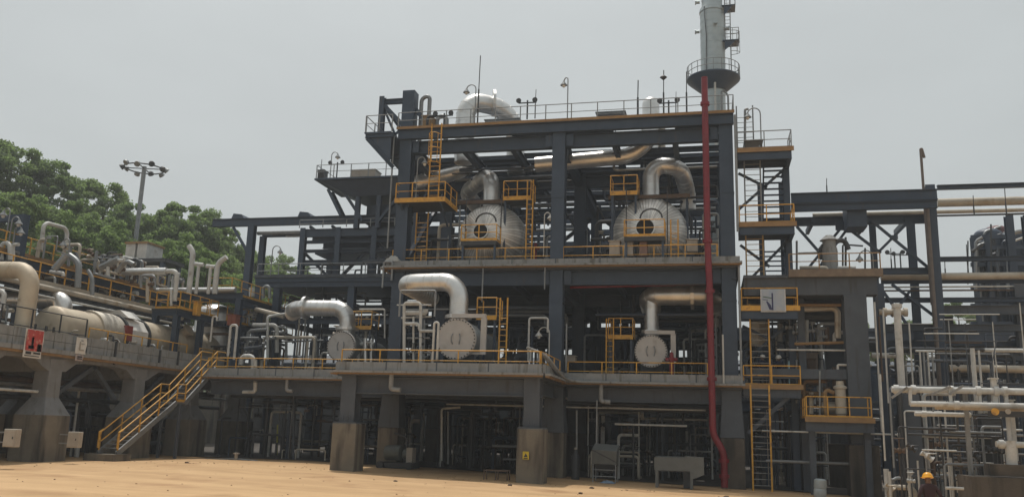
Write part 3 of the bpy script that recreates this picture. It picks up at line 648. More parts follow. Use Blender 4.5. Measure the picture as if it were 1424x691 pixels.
# hanging platform with a caged ladder, left of the left drum
q = P(552, 277, Y=-.9); q2 = P(612, 277, Y=-.9)
t = thing('hanging_platform', 'amber edged platform around the left column under the caged ladder', 'platform', (q.x, -.9, q.z-.4))
MB().box((q.x-.1, -.95, q.z-.2), (q2.x+.3, 1.6, q.z-.08)).build('grating', DARK, t)
MB().box((q.x-.12, -.98, q.z-.24), (q2.x+.32, -.955, q.z+.04)).build('edge_channel', YEL, t)
MB().box((q2.x+.302, -.95, q.z-.24), (q2.x+.325, 1.6, q.z+.04)).build('edge_channel', YEL, t)
for x in (q.x+.2, q2.x): MB().bar((x, -.8, q.z-.25), (x, .8, q.z-1.3), .1, .1).build('bracket', BLUE, t)
railing([(q.x-.08, 1.5, q.z-.08), (q.x-.08, -.9, q.z-.08), (q2.x+.28, -.9, q.z-.08), (q2.x+.28, 1.5, q.z-.08)], 'amber guardrail round the hanging platform at the left column', step=1.1)
lx = P(604, 260, Y=-.62).x
ladder((lx, -.72, q.z-.1), ZR-q.z-.6, 'amber caged ladder from the hanging platform up to the roof', w=.62, cage=True, rail_up=.9)
a = P(585, 350, Y=2.2)
ladder((a.x, 2.2, zf2), 3.4, 'amber ladder between the two left columns on the second deck', w=.75, m=YEL)
# platforms beside the drums with ladders
def side_stage(pl, pr, py, pyt, Y, label, lad, base_z, lpx, m=YEL, lw=.45, h=1.05, mid=None):
    a = P(pl, py, Y=Y); b = P(pr, py, Y=Y); z = (a.z+b.z)/2
    t = thing('stage', label, 'platform', ((a.x+b.x)/2, Y, base_z), 'access stages beside the vessels')
    MB().box((a.x, Y, z-.1), (b.x, Y+1.4, z)).build('grating', DARK, t)
    MB().box((a.x-.02, Y-.03, z-.14), (b.x+.02, Y-.003, z+.1)).build('edge_channel', m, t)
    for x in (a.x+.1, b.x-.1):
        for yy in (Y+.15, Y+1.25): MB().bar((x, yy, base_z), (x, yy, z-.1), .12, .12).build('leg', BLUE, t)
    railing([(a.x, Y+1.3, z), (a.x, Y+.02, z), (b.x, Y+.02, z), (b.x, Y+1.3, z)], 'amber guardrail round the '+label.split(',')[0].replace('grated ', ''), step=.9, toe=False, group='guardrails of the access stages')
    if lad:
        l = P(lpx, py, Y=Y-.25); ladder((l.x, Y-.22, base_z), z-base_z, lad, w=lw, m=m)
side_stage(700, 738, 275, 258, 1.0, 'grated stage beside the top of the left drum, under the roof', 'amber ladder right of the left drum up to its top stage', zf2, 737, lw=.35)
side_stage(849, 886, 268, 250, 1.0, 'grated stage beside the top of the right drum, under the roof', None, zf2, 850)
side_stage(663, 690, 441, 420, -3.6, 'grated stage right of the front heat exchanger', 'bright amber ladder right of the front heat exchanger', zf1, 700, lw=.4)
side_stage(846, 880, 468, 445, 1.6, 'grated stage left of the right heat exchanger', 'amber ladder at the stage left of the right heat exchanger', zf1, 848, lw=.4)
side_stage(487, 516, 455, 435, 4.6, 'grated stage between the left duct and the left column', None, zf1, 500)
l = P(938, 345, Y=.0); ladder((l.x, .1, zf2), 1.9, 'short amber ladder in front of the right drum', w=.4, rail_up=.7)
l = P(690, 345, Y=.0)
# gooseneck lamps
def lamp_px(px, pyb, pyt, Y, label, reach, m=GALV):
    a = P(px, pyb, Y=Y); b = P(px, pyt, Y=Y); lamp((a.x, Y, a.z), b.z-a.z, label, reach, m)
lamp_px(660, 172, 118, .5, 'gooseneck floodlamp on the roof in front of the arch duct', (-.6, 0, 0))
lamp_px(789, 165, 107, -.3, 'gooseneck floodlamp on the roof above the middle column', (-.3, .3, 0))
lamp_px(578, 280, 219, -.6, 'gooseneck lamp beside the left column above the hanging platform', (.45, 0, 0))
lamp_px(763, 515, 455, -.9, 'gooseneck lamp at the middle column on the first deck', (-.6, 0, 0), WHT)
lamp_px(756, 357, 296, .3, 'gooseneck lamp on the second deck left of the middle column', (.35, 0, 0), WHT)
lamp_px(459, 247, 212, 10.2, 'gooseneck lamp on the high platform left of the main structure', (.5, 0, 0))
lamp_px(376, 383, 342, 6.5, 'gooseneck lamp on the third deck in front of the trees', (.6, 0, 0))
lamp_px(1059, 213, 150, .4, 'gooseneck floodlamp on the top landing of the stair tower', (-.7, 0, 0))
lamp_px(95, 352, 332, -8, 'small gooseneck lamp above the left wing beside the white pipe arch', (-.4, 0, 0))
lamp_px(1215, 380, 348, 3, 'gooseneck lamp at the right end of the concrete frame', (-.7, 0, 0))
# masts and instruments on the roof
def mast(px, pyb, pyt, Y, r, label, m=DARK, head=False):
    a = P(px, pyb, Y=Y); b = P(px, pyt, Y=Y); t = thing('mast', label, 'mast', (a.x, Y, a.z), 'thin masts on the roof')
    MB().tube([(a.x, Y, a.z), (a.x, Y, (a.z+b.z)/2)], r, 7).build('lower_tube', m, t)
    MB().tube([(a.x, Y, (a.z+b.z)/2), (a.x+.02, Y, b.z)], r*.6, 6).build('upper_tube', m, t)
    if head: MB().lathe([(.05, -.15), (.22, 0), (.05, .15)], (a.x, Y, b.z-.45), (0,0,1), 8).build('head', m, t)
mast(664, 172, 78, .8, .05, 'tall thin lightning rod on the roof beside the gooseneck lamp')
mast(744, 165, 125, .3, .035, 'thin short rod on the roof left of the middle column')
mast(923, 160, 98, .5, .05, 'mast with a small head on the roof near the dome vessel', head=True)
mast(887, 160, 112, 1, .06, 'dark rod on the roof left of the dome vessel')
mast(940, 158, 128, .4, .03, 'rod on the roof between dome vessel and red riser')
mast(955, 158, 100, .4, .05, 'rod on the roof just left of the red riser')
def tee(px, pyb, pyt, Y, label):
    a = P(px, pyb, Y=Y); b = P(px, pyt, Y=Y); t = thing('speaker_post', label, 'speaker post', (a.x, Y, a.z), 'posts with twin heads')
    MB().tube([(a.x, Y, a.z), (a.x, Y, b.z)], .05, 7).build('post', DARK, t)
    MB().bar((a.x-.55, Y, b.z-.15), (a.x+.55, Y, b.z-.15), .06, .06).build('cross_arm', DARK, t)
    for s in (-.5, .5): MB().lathe([(.06, -.1), (.16, .12), (.16, .18)], (a.x+s, Y-.1, b.z-.1), (0,-1,.1), 10).build('head', DARK, t)
tee(733, 166, 140, .6, 'dark post with two heads on the roof right of the arch duct')
tee(617, 178, 158, .6, 'dark post with two heads on the roof left of the arch duct')
tee(930, 158, 140, .6, 'dark post with two heads on the roof right of the dome vessel')
# low equipment boxes on the roof
def crate(px0, px1, pyb, pyt, Y, d, label, m, name='equipment_box', cat='box', ribs=3):
    a = P(px0, pyb, Y=Y); b = P(px1, pyt, Y=Y); z0, z1 = min(a.z, b.z), max(a.z, b.z)
    t = thing(name, label, cat, ((a.x+b.x)/2, Y+d/2, z0))
    o = MB().box((a.x, Y, z0), (b.x, Y+d, z1-.06)).build('body', m, t)
    bm = o.modifiers.new('edge', 'BEVEL'); bm.width = .03; bm.segments = 2
    MB().box((a.x-.05, Y-.05, z1-.057), (b.x+.05, Y+d+.05, z1)).build('lid', m, t)
    for k in range(1, ribs+1):
        x = a.x+(b.x-a.x)*k/(ribs+1); MB().box((x-.03, Y-.035, z0+.05), (x+.03, Y-.003, z1-.1)).build('rib', m, t)
    return t
crate(674, 722, 173, 164, 2.5, 2, 'low grey skid box on the roof below the arch duct', GALV)
crate(829, 869, 160, 154, 2.5, 2, 'low grey skid box on the roof between the lamp and the dome vessel', GALV)
crate(586, 600, 176, 160, 1.6, 1, 'brown valve box on the roof beside the portal frame', LEDGE, ribs=1)
crate(785, 800, 503, 494, 1.5, .6, 'small pale junction box on the first deck right of the middle column', BOXP, ribs=1)
crate(847, 862, 356, 334, -.1, .6, 'tan junction box on the second deck left of the right drum', BOXP, ribs=1)
crate(868, 880, 356, 336, -.1, .6, 'grey tilted junction box on the second deck below the right drum', COVER, ribs=1)
crate(889, 900, 356, 334, -.1, .6, 'brownish pink junction box on the second deck below the manway of the right drum', mat('pinkish box', (.30, .19, .16)), ribs=1)
crate(955, 970, 350, 332, .5, .6, 'tan junction box on the second deck right of the right drum', BOXP, ribs=1)
# drain pipes and conduits down the fronts
def drop(px, py0, py1, Y, r, m, label, foot=0., grp='downpipes on the deck fronts'):
    a = P(px, py0, Y=Y); b = P(px, py1, Y=Y); pts = [(a.x, Y, a.z), (a.x, Y, b.z)]
    if foot: pts.append((a.x+foot, Y, b.z-.02))
    pipe(pts, r, m, label, grp, bend=.15)
drop(545, 515, 541, -PB-.62, .12, KERB, 'square grey drain spout on the front of the projecting bay', .5)
drop(836, 532, 558, -.75, .12, KERB, 'grey drain spout under the first deck right of the middle column', .5)
drop(400, 522, 543, -.5, .10, KERB, 'grey drain spout under the first deck left of the projecting bay', .4)
drop(672, 370, 420, -.8, .045, GALV, 'thin conduit hanging from the second deck left of the middle column')
drop(758, 365, 402, -.8, .04, GALV, 'short conduit hanging from the second deck beside the middle column')
drop(548, 190, 345, -.62, .05, GALV, 'long thin conduit down the left column under the roof')
drop(1022, 160, 322, -.7, .07, GALV, 'long thin conduit down the right column under the roof')
drop(1027, 360, 525, -.7, .06, GALV, 'thin pale conduit down the right column between second and first deck')
drop(1005, 465, 535, -.9, .05, WHT, 'short pale conduit beside the red riser at the first deck')
drop(788, 450, 515, -.6, .05, GALV, 'thin conduit on the right side of the middle column')
def frame_pipe(px0, px1, pyt, pyb0, pyb1, Y, r, m, label, grp='goalpost shaped pipes'):
    a = P(px0, pyt, Y=Y); b = P(px1, pyt, Y=Y); c = P(px0, pyb0, Y=Y); d = P(px1, pyb1, Y=Y)
    pipe([(a.x, Y, c.z), (a.x, Y, a.z), (b.x, Y, b.z), (b.x, Y, d.z)], r, m, label, grp, bend=r*2.2)
frame_pipe(736, 762, 442, 503, 462, -1.2, .06, WHT, 'pale goalpost pipe left of the middle column on the first deck')
frame_pipe(738, 750, 488, 503, 503, -1.5, .05, WHT, 'small pale goalpost pipe at the foot of the middle column')
frame_pipe(604, 610, 448, 512, 500, -6.3, .06, WHT, 'thin white vent bend before the left rim of the front exchanger cover')
frame_pipe(557, 606, 378+26, 440, 440, -5.5, .05, GALV, 'thin frame pipe below the front silver duct')
frame_pipe(534, 546, 364, 400, 390, -.9, .06, GALV, 'small drain loop at the left end of the second deck')
# white manifold left of the front exchanger
def px_manifold(name, label, cat, items, group=None):
    # items: (list of (px, py, Y), radius, material); the first one gives the base
    first = P(items[0][0][0][0], items[0][0][0][1], Y=items[0][0][0][2]); t = thing(name, label, cat, first, group)
    for pts, r, m in items:
        MB().tube([P(a, b, Y=c) for a, b, c in pts], r, 8, r*2.2).build('pipe', m, t)
    return t
m1 = px_manifold('pipe_manifold', 'white piping manifold standing left of the front heat exchanger', 'manifold', [
    ([(562, 505, -5.0), (562, 421, -5.0), (585, 421, -5.0), (585, 505, -5.0)], .085, WHT), ([(562, 450, -5.0), (583, 450, -5.1), (583, 460, -5.1), (605, 460, -5.1)], .08, WHT),
    ([(558, 442, -4.4), (600, 440, -4.4)], .05, WHT), ([(565, 435, -4.6), (592, 435, -4.6), (592, 430, -4.6)], .14, WHT), ([(560, 430, -4), (662, 430, -4)], .035, GALV),
    ([(566, 470, -4.8), (598, 470, -4.8)], .05, GALV), ([(575, 505, -4.8), (575, 440, -4.8)], .06, WHT), ([(590, 505, -4.7), (590, 445, -4.7)], .05, GALV),
    ([(566, 490, -4.8), (600, 490, -4.8), (600, 505, -4.8)], .05, GALV), ([(552, 424, -4.9), (600, 424, -4.9)], .035, WHT)])
for q in ((565, 455), (585, 478), (575, 486)): valve(P(q[0], q[1], Y=-4.95), .16, m1, DARK)
m1 = px_manifold('pipe_manifold', 'cluster of small pipes behind the left stage near the left duct', 'manifold', [
    ([(498, 505, 4.5), (498, 478, 4.5), (520, 478, 4.5)], .12, WHT), ([(508, 505, 4.4), (508, 470, 4.4)], .14, CLAD), ([(516, 505, 4.4), (516, 472, 4.4)], .10, CLAD),
    ([(490, 505, 4.5), (490, 470, 4.5)], .08, WHT), ([(500, 430, 4.8), (535, 430, 4.8), (535, 470, 4.8)], .06, WHT), ([(470, 440, 5.4), (540, 438, 5.4)], .04, GALV)])
valve(P(512, 486, Y=4.3), .2, m1, RUST)

# ------------------------------------------------------------------ structures left of the main one: third deck, pipe bridge, high platform
LS = thing('side_structure', 'lower dark structure left of the main one, with braced frames on its third deck', 'process structure', (-8, 8, 0))
zt = 12.95; ya = 9.0
deck(-14.6, -.9, ya, 17, zt, sides='f', kh=.22, k_m=GREYB, m=BLUE, par=LS, lip=False)
beam((-14.5, ya, zt-.72), (-.9, ya, zt-.72), .40, .3, par=LS)
for x in (-12.8, -7, -1.6):
    for y in (ya+.2, 16): MB().ibeam((x, y, gz(x, y)-.1), (x, y, zt-.6), .5, .5, (0,1,0)).build('column', BLUE, LS)
for y in (ya+.2, 16): beam((-12.6, y, 9.6), (-.8, y, 9.6), .4, .3, par=LS)
for x in (-12.8, -7): beam((x, ya+.5, 9.6), (x, 15.8, 9.6), .4, .3, par=LS)
# two braced frames on the deck
yb = 11.5
for x in (-12.3, -9.4, -6.5, -3.4): MB().ibeam((x, yb, zt-.3), (x, yb, 17.0), .42, .42, (0,1,0)).build('column', BLUE, LS)
for z, h in ((16.6, .6), (15.9, .2), (15.2, .2), (14.3, .4)): beam((-12.3, yb-.05, z), (-1.2, yb-.05, z), h, .3, par=LS)
for (x0, z0, x1, z1) in ((-12.3, 15.2, -9.4, 12.6), (-6.5, 16, -9.4, 13), (-6.5, 16, -3.4, 13), (-3.4, 14.3, -1.3, 12.6)): beam((x0, yb+.3, z0), (x1, yb+.3, z1), .2, .2, par=LS, name='brace')
MB().box((-12, yb+1.5, 15.3), (-1.2, yb+5, 15.5)).build('floor_plate', BLUE, LS)
for y in (13, 15, 17): beam((-12.3, y, 16.4), (-1.2, y, 16.4), .5, .3, par=LS)
for x in (-12.3, -6.5, -1.6): MB().ibeam((x, 16.5, 0), (x, 16.5, 17), .42, .42, (0,1,0)).build('column', BLUE, LS)
railing([(-14.5, ya+.05, zt-.22), (-1, ya+.05, zt-.22)], 'weathered guardrail along the front of the third deck left of the main structure', m=GALV, toe=False, step=1.7)
railing([(-12.6, yb-.2, 17.0), (-3, yb-.2, 17.0)], 'low guardrail on top of the braced frame left of the main structure', m=GALV, toe=False, step=1.9, h=.6)
# pipe bridge
PBR = thing('pipe_bridge', 'long dark pipe bridge reaching left into the sky above the trees', 'pipe bridge', (-16.8, 12, 0))
b1 = P(296, 308, Y=12); b2 = P(548, 300, Y=12)
beam((b1.x, 12, b1.z-.15), (-1.0, 12, b1.z-.15), .62, .36, par=PBR)
beam((b1.x+3.4, 13.8, b1.z-.75), (-1.0, 13.8, b1.z-.75), .4, .3, par=PBR)
cx = P(348, 350, Y=12).x
MB().ibeam((cx, 12, 0), (cx, 12, b1.z-.45), .52, .52, (0,1,0)).build('column', BLUE, PBR)
MB().ibeam((cx, 13.8, 0), (cx, 13.8, b1.z-.9), .42, .42, (0,1,0)).build('column', BLUE, PBR)
MB().bar((cx-1.7, 12.05, b1.z-.5), (cx-.2, 12.05, b1.z-2.6), .16, .2).build('brace', BLUE, PBR)
for px in (333, 425):
    q = P(px, 297, Y=12)
    MB().prism([(-.55,-.1),(.55,-.1),(.3,.22),(-.4,.3)], (q.x, 11.8, b1.z+.25), (q.x, 13.9, b1.z+.25), (0,0,1)).build('cross_head', BLUE, PBR)
for px in (440, 470, 500, 525):
    q = P(px, 300, Y=13); MB().bar((q.x, 12.1, b1.z-.6), (q.x, 13.7, b1.z-.75), .16, .2).build('cross_beam', BLUE, PBR)
for k, (dy, dz, r) in enumerate(((.4, -.95, .16), (.9, -.98, .1), (1.3, -.9, .22))):
    pipe([(b1.x+3.8+k, 12+dy, b1.z+dz), (-1.2, 12+dy, b1.z+dz)], r, (GALV, DARK, CLAD)[k], ('thin grey pipe slung under the pipe bridge', 'thin dark pipe slung under the pipe bridge', 'silver clad pipe slung under the pipe bridge')[k], 'pipes of the pipe bridge', rib=1.2 if k == 2 else 0)
# high platform
HP = thing('high_platform', 'dark platform on flared legs high above the pipe bridge, with a handrail and a cabinet', 'platform', (-6.5, 12, 17))
p1 = P(437, 250, Y=10); p2 = P(522, 243, Y=10); zp = (p1.z+p2.z)/2
v = [(p1.x,10,zp),(-1.4,10,zp),(-1.4,15,zp),(p1.x,15,zp),(p1.x,10,zp-.12),(-1.4,10,zp-.12),(-1.4,15,zp-.12),(p1.x,15,zp-.12)]
MB().add(v, [(0,1,2,3),(7,6,5,4),(0,4,5,1),(1,5,6,2),(2,6,7,3),(3,7,4,0)]).build('floor', BLUE, HP)
v = [(p1.x+.4,10.3,zp-.121),(-1.6,10.3,zp-.121),(-1.6,14.8,zp-.121),(p1.x+.4,14.8,zp-.121),(p1.x+2.6,11,zp-1.2),(-3,11,zp-1.2),(-3,14,zp-1.2),(p1.x+2.6,14,zp-1.2)]
MB().add(v, [(0,1,2,3),(7,6,5,4),(0,4,5,1),(1,5,6,2),(2,6,7,3),(3,7,4,0)]).build('hopper_floor', BLUE, HP)
for x in (-7.9, -6.2, -4.6, -3.2): MB().ibeam((x, 11.2, 16.8), (x, 11.2, zp-.7), .34, .34, (0,1,0)).build('leg', BLUE, HP)
for x in (-7.9, -4.6): MB().ibeam((x, 14, 16.8), (x, 14, zp-.9), .34, .34, (0,1,0)).build('leg', BLUE, HP)
for (xa, za, xb, zb_) in ((-9.3, zp-.5, -7.4, 17.4), (-6.2, 17.2, -4.6, 19.3), (-4.6, 17.2, -3.2, 19.3), (-2.2, zp-.5, -3.2, 17.6)): MB().bar((xa, 11.1, za), (xb, 11.1, zb_), .2, .2).build('brace', BLUE, HP)
MB().box((-7.6, 12.2, 17.4), (-3.4, 13.8, 18.9)).build('hopper', BLUE, HP)
railing([(p1.x+.1, 14.8, zp), (p1.x+.1, 10.1, zp), (-2.6, 10.1, zp), (-1.5, 13, zp)], 'weathered guardrail round the high platform above the pipe bridge', m=GALV, toe=False, step=1.3)
crate(488, 522, 247, 235, 10.8, 1.2, 'long brown cabinet on the high platform above the pipe bridge', BOXP, ribs=2)
crate(441, 451, 249, 236, 10.6, .7, 'small dark cabinet at the left end of the high platform', DARK, ribs=1)
tee(468, 247, 226, 10.6, 'dark post with two heads on the high platform')
mast(446, 240, 222, 10.6, .04, 'thin rod above the small dark cabinet on the high platform')
def stair(p, q, w_, label, m=BLUE, n=12, d=(0,1,0), name='stair', group=None):
    p = Vector(p); q = Vector(q); d = Vector(d); t = thing(name, label, 'stair', p, group)
    for s in (0, w_): MB().bar(p+d*s, q+d*s, .08, .22).build('stringer', m, t)
    tr = None
    for k in range(1, n):
        a = p.lerp(q, k/n); 
        h = (q-p); h.z = 0; h = h.normalized()*.13
        if tr is None: tr = MB().add([a-h, a+h, a+h+d*w_, a-h+d*w_]+[v_-Vector((0,0,.04)) for v_ in (a-h, a+h, a+h+d*w_, a-h+d*w_)], [(0,1,2,3),(7,6,5,4),(0,4,5,1),(1,5,6,2),(2,6,7,3),(3,7,4,0)]).build('tread', m, t, origin=a)
        else: again(tr, t, a)
    return t
a = P(474, 300, Y=10.5); b = P(456, 263, Y=10.5)
stair((a.x, 10.5, a.z), (b.x, 10.5, b.z), .8, 'steep dark stair under the left end of the high platform', n=9)
# ------------------------------------------------------------------ the left wing, running from front to back
XW, ZW = -13.5, 6.42
WG = thing('wing_structure', 'long grey concrete wing on flared columns at the left, its deck carrying the horizontal tank', 'process structure', (-19, -4, 0))
for i, x in enumerate((-13.95, -20.5, -26.5)):
    for y in (-15.6, -10.9, -4.3, 1.2, 7.0):
        z0 = gz(x, y)-.2
        zs = [(z0, .90), (2.45, .88), (3.3, .45), (4.6, .44), (5.15, .5)]
        v = []; f = []
        for z, h in zs: v += [(x-h,y-h,z),(x+h,y-h,z),(x+h,y+h,z),(x-h,y+h,z)]
        for k in range(len(zs)-1):
            for q in range(4): f.append((k*4+q, k*4+(q+1)%4, k*4+4+(q+1)%4, k*4+4+q))
        mb = MB().add(v, f); mb.f.append((3,2,1,0)); mb.sm.append(False); mb.mi = [1 if min(v[q][2] for q in fc) < 2.0 else 0 for fc in mb.f]
        o = mb.build('column', [CONCG, CONC], WG)
        bm = o.modifiers.new('edge', 'BEVEL'); bm.width = .06; bm.segments = 2
    for y0, y1 in ((-15.6, -10.9), (-10.9, -4.3), (-4.3, 1.2), (1.2, 7.0)):
        # arched haunch beams between the columns
        pts = []; n = 10; L = y1-y0
        for k in range(n+1):
            t = k/n; e = min(t, 1-t)*L
            pts.append((y0+t*L, 4.55+.55*sm((e-.5)/1.1)))
        poly = [(y1, 5.28), (y0, 5.28)]+pts
        v = [(x-.42, a, b) for a, b in poly]+[(x+.42, a, b) for a, b in poly]; m = len(poly)
        f = [(k, (k+1) % m, m+(k+1) % m, m+k) for k in range(m)]+[tuple(range(m))[::-1], tuple(range(m, 2*m))]
        MB().add(v, f).build('haunched_beam', CONCG, WG)
for y in (-15.6, -10.9, -4.3, 1.2, 7.0):
    for x0, x1 in ((-20, -14.5), (-26, -21)): MB().box((x0, y-.35, 4.5), (x1, y+.35, 5.27)).build('cross_beam', CONCG, WG)
dk = MB().box((-27.5, -16.6, 5.285), (XW-.15, 8.4, 5.60)).build('deck', CONCG, WG)
MB().box((XW-.15, -16.8, 5.38), (XW+.28, 8.5, 5.60)).build('ledge', KERB, dk)
MB().box((XW-.1, -16.7, 5.27), (XW+.22, 8.45, 5.375)).build('bounce_strip', LEDGE, dk)  # orange ground bounce painted under the wing ledge
y = -16.6
while y < 8:      # kerb panels in two courses
    y1 = min(8.4, y+1.3)
    for a, b in ((5.603, 5.98), (6.0, ZW)): MB().box((XW-.12, y+.015, a), (XW+.06, y1-.015, b)).build('kerb_panel', KERB, dk)
    y = y1
MB().box((-27.5, -16.75, 5.604), (XW-.13, -16.6, ZW)).build('front_kerb', KERB, dk)
for k, (y, z0, z1) in enumerate(((-9.2, 4.4, 6.2), (-6.9, 4.3, 6.3), (-3, 4.4, 6.2), (-12.8, 5.5, 6.5), (-12.1, 5.5, 6.5), (-11.6, 5.5, 6.5), (-1.2, 4.5, 6.3))):
    MB().bar((XW+.12, y, z0+.9), (XW+.12, y, z1+.15), .07, .10).build('rail_stub', DARK, dk)
for a, b in (((XW-.8, -9.8, 3.5), (XW-.8, -7.2, 5.1)), ((XW-.8, -5.3, 3.4), (XW-.8, -7.4, 5.1)), ((XW-.8, -3.2, 3.5), (XW-.8, -1.2, 5.0)), ((XW-3, -5.6, 3.2), (XW-3, -9.2, 5.1))): MB().bar(a, b, .18, .22).build('knee_brace', GREYB, WG)
def xp(pts, X): return [P(a, b, X=X) for a, b in pts]
pipe([(XW-.4, -14.9, 5.2), (XW-.4, -14.9, 3.55), (XW-.4, -11.5, 3.55)], .07, WHT, 'thin pale pipe bent round under the front of the wing deck', bend=.2)
for k, (z, r, m) in enumerate(((3.9, .09, GALV), (3.3, .12, DARK), (4.2, .16, RUST))):
    pipe([(XW-2-k*.5, -15, z), (XW-2-k*.5, 8, z)], r, m, ('thin grey pipe running the length of the wing under its deck', 'dark pipe running the length of the wing under its deck', 'rusty pipe running the length of the wing under its deck')[k], 'pipes under the wing deck')
railing([(XW-.3, -8.6, 5.62), (XW-.3, .2, 5.62)], 'amber guardrail along the wing deck in front of the tank', step=1.5, toe=False, h=1.35)
railing([(XW-.3, 1.6, 5.62), (XW-.3, 8.2, 5.62)], 'amber guardrail along the far end of the wing deck', step=1.5, toe=False, h=1.3)
railing([(XW-.25, -16.4, 5.62), (XW-.25, -8.9, 5.62)], 'dark pole guardrail along the near end of the wing deck', step=1.9, toe=False, h=1.75, m=DARK)
# horizontal tank with its different cladding sections
TX, TZ, TR = -15.7, 7.02, 1.17
t = thing('horizontal_tank', 'long horizontal tank in dusty tan cladding on the wing deck, with a white middle band', 'tank', (TX, 0, 5.6))
MB().lathe(vessel_head(TR*.94, 8, .45)[:-1]+[(TR*.94, 0), (TR*.94, 2.6)], (TX, -9.1, TZ-.05), (0,1,0), 36).build('near_head', DUSTY, t)
pr = [(TR, 0)]
for k in range(9): pr += [(TR, .02+k*.2), (TR*1.025, .08+k*.2), (TR*1.025, .12+k*.2), (TR, .18+k*.2)]
MB().lathe(pr+[(TR, 1.85)], (TX, -6.5, TZ), (0,1,0), 36).build('ribbed_band', mat('pale ribbed cladding', (.55, .51, .44), (.43, .39, .33), .5, .4, 2), t)
MB().lathe([(TR*1.05, 0), (TR*1.05, .18)], (TX, -4.55, TZ), (0,1,0), 36, False).build('strap', DARK, t)
MB().lathe([(TR*1.01, 0), (TR*1.01, 1.72)], (TX, -4.35, TZ), (0,1,0), 10, False).build('white_band', mat('white sheet cladding', (.72, .70, .66), (.62, .60, .56), .45, .2, 2), t)
MB().lathe([(TR*1.05, 0), (TR*1.05, .18)], (TX, -2.6, TZ), (0,1,0), 36, False).build('strap', DARK, t)
pr = []
for k in range(6): pr += [(TR, k*1.8), (TR, k*1.8+1.76), (TR*1.012, k*1.8+1.77), (TR*1.012, k*1.8+1.79)]
MB().lathe(pr+[(TR*.8, 11.2), (TR*.3, 11.4)], (TX, -2.4, TZ), (0,1,0), 36).build('tan_shell', DUSTY, t)
a = P(177, 478, X=TX+TR+.02)
MB().box((TX+TR-.1, a.y-.32, TZ-.3), (TX+TR+.12, a.y+.22, TZ+.55)).build('maroon_panel', mat('maroon panel', (.24, .035, .025), (.19, .028, .02), .6), t)
for yy in (-6.9, -1, 5): MB().box((TX-1, yy-.2, 5.6), (TX+1, yy+.2, TZ-.6)).build('saddle', GREYB, t)
MB().lathe([(.3, 0), (.3, .5), (.42, .5), (.42, .62), (.02, .62)], (TX+TR*.55, 1.4, TZ+TR*.6), (1,0,.7), 16).build('manhole', DUSTY, t)
# hood over the white band
t2 = MB().add([(TX-1.3,-4.3,TZ+1.15),(TX+.9,-4.3,TZ+1.05),(TX+.9,-3.1,TZ+1.05),(TX-1.3,-3.1,TZ+1.15),(TX-1.3,-4.3,TZ+1.45),(TX+.3,-4.3,TZ+1.5),(TX+.3,-3.1,TZ+1.5),(TX-1.3,-3.1,TZ+1.45)], [(0,3,2,1),(4,5,6,7),(0,1,5,4),(1,2,6,5),(2,3,7,6),(3,0,4,7)]).build('hood', mat('white sheet cladding', (.7,.7,.7)), t)
# big dusty bend and the silver elbow at the near end
a = P(-40, 373, Y=-12.5); b = P(45, 376, Y=-12.5); c = P(43, 440, Y=-12.5)
pipe([(a.x-3, -12.5, a.z), (b.x-.02, -12.5, b.z), (b.x-.02, -12.5, 5.5)], .42, DUSTY, 'big dusty tan pipe bending down onto the near end of the wing deck', bend=.8, seg=24, rib=1.1, flanges=(((b.x-.02, -12.5, 6.35), (0,0,1)),))
a = P(40, 418, Y=-8.4); b = P(89, 417, Y=-8.4)
pipe([(a.x-3, -8.4, a.z+.05), (b.x, -8.4, b.z), (b.x, -8.4, TZ+.6)], .46, CLAD, 'dull silver elbow above the near end of the tank', bend=.8, seg=24, rib=.5)
# upper decks of the wing, each behind and above the other
UP = thing('upper_deck_structure', 'two dark blue steel decks rising in steps above the tank on the wing', 'steel frame', (-20, -6, 5.6))
for x, z, y0, y1, h in ((-16.6, 9.28, -17, 4.5, .30), (-18.6, 10.9, -17, 4.5, .62)):
    MB().ibeam((x, y0, z-.12-h/2), (x, y1, z-.12-h/2), .3, h).build('edge_beam', BLUE, UP)
    MB().box((x-2.2 if z < 10 else x-8, y0, z-.11), (x+.12, y1, z-.03)).build('floor', DARK, UP)
    MB().box((x+.125, y0, z-.14), (x+.15, y1, z+.12)).build('toe_board', LEDGE if z > 10 else CREAM, UP)
    for y in (-14.5, -8.4, -2.5, 3.6): MB().ibeam((x-.1, y, 5.6), (x-.1, y, z-.2), .3, .3, (0,1,0)).build('column', BLUE, UP)
    for y in (-14.5, -8.4, -2.5, 3.6): MB().ibeam((x-6, y, z-.45), (x-.2, y, z-.45), .22, .4).build('cross_beam', BLUE, UP)
railing([(-16.5, -17, 9.25), (-16.5, 3.5, 9.25)], 'amber guardrail of the lower steel deck above the tank', step=1.8, toe=False, group='guardrails of the wing')
railing([(-18.5, -17, 10.87), (-18.5, 4, 10.87)], 'amber guardrail of the upper steel deck above the tank', step=1.8, toe=False, group='guardrails of the wing')
pipe([(-16.25, -17, 9.0), (-16.25, 3, 9.0)], .15, CREAM, 'long cream pipe running below the lower steel deck above the tank', rib=1.5)
pipe([(-16.0, -16, 8.5), (-16.0, 4, 8.5)], .06, WHT, 'thin pale pipe running just above the top of the tank')
pipe([(-16.2, -12, 8.65), (-16.2, 2, 8.65)], .06, DARK, 'thin dark pipe running just above the top of the tank')
g = xp([(57, 350), (61, 309), (94, 318), (91, 350)], -18.6)
pipe(g, .115, WHT, 'white goalpost pipe arch standing on the upper steel deck at the left', bend=.4)
g = xp([(156, 366), (156, 354), (193, 362), (193, 374)], -18.6); pipe(g, .10, WHT, 'low white pipe arch farther along the upper steel deck', bend=.3)
a = P(172, 378, Y=-2.5); b = P(232, 377, Y=-2.5); c = P(247, 377, Y=-2.5)
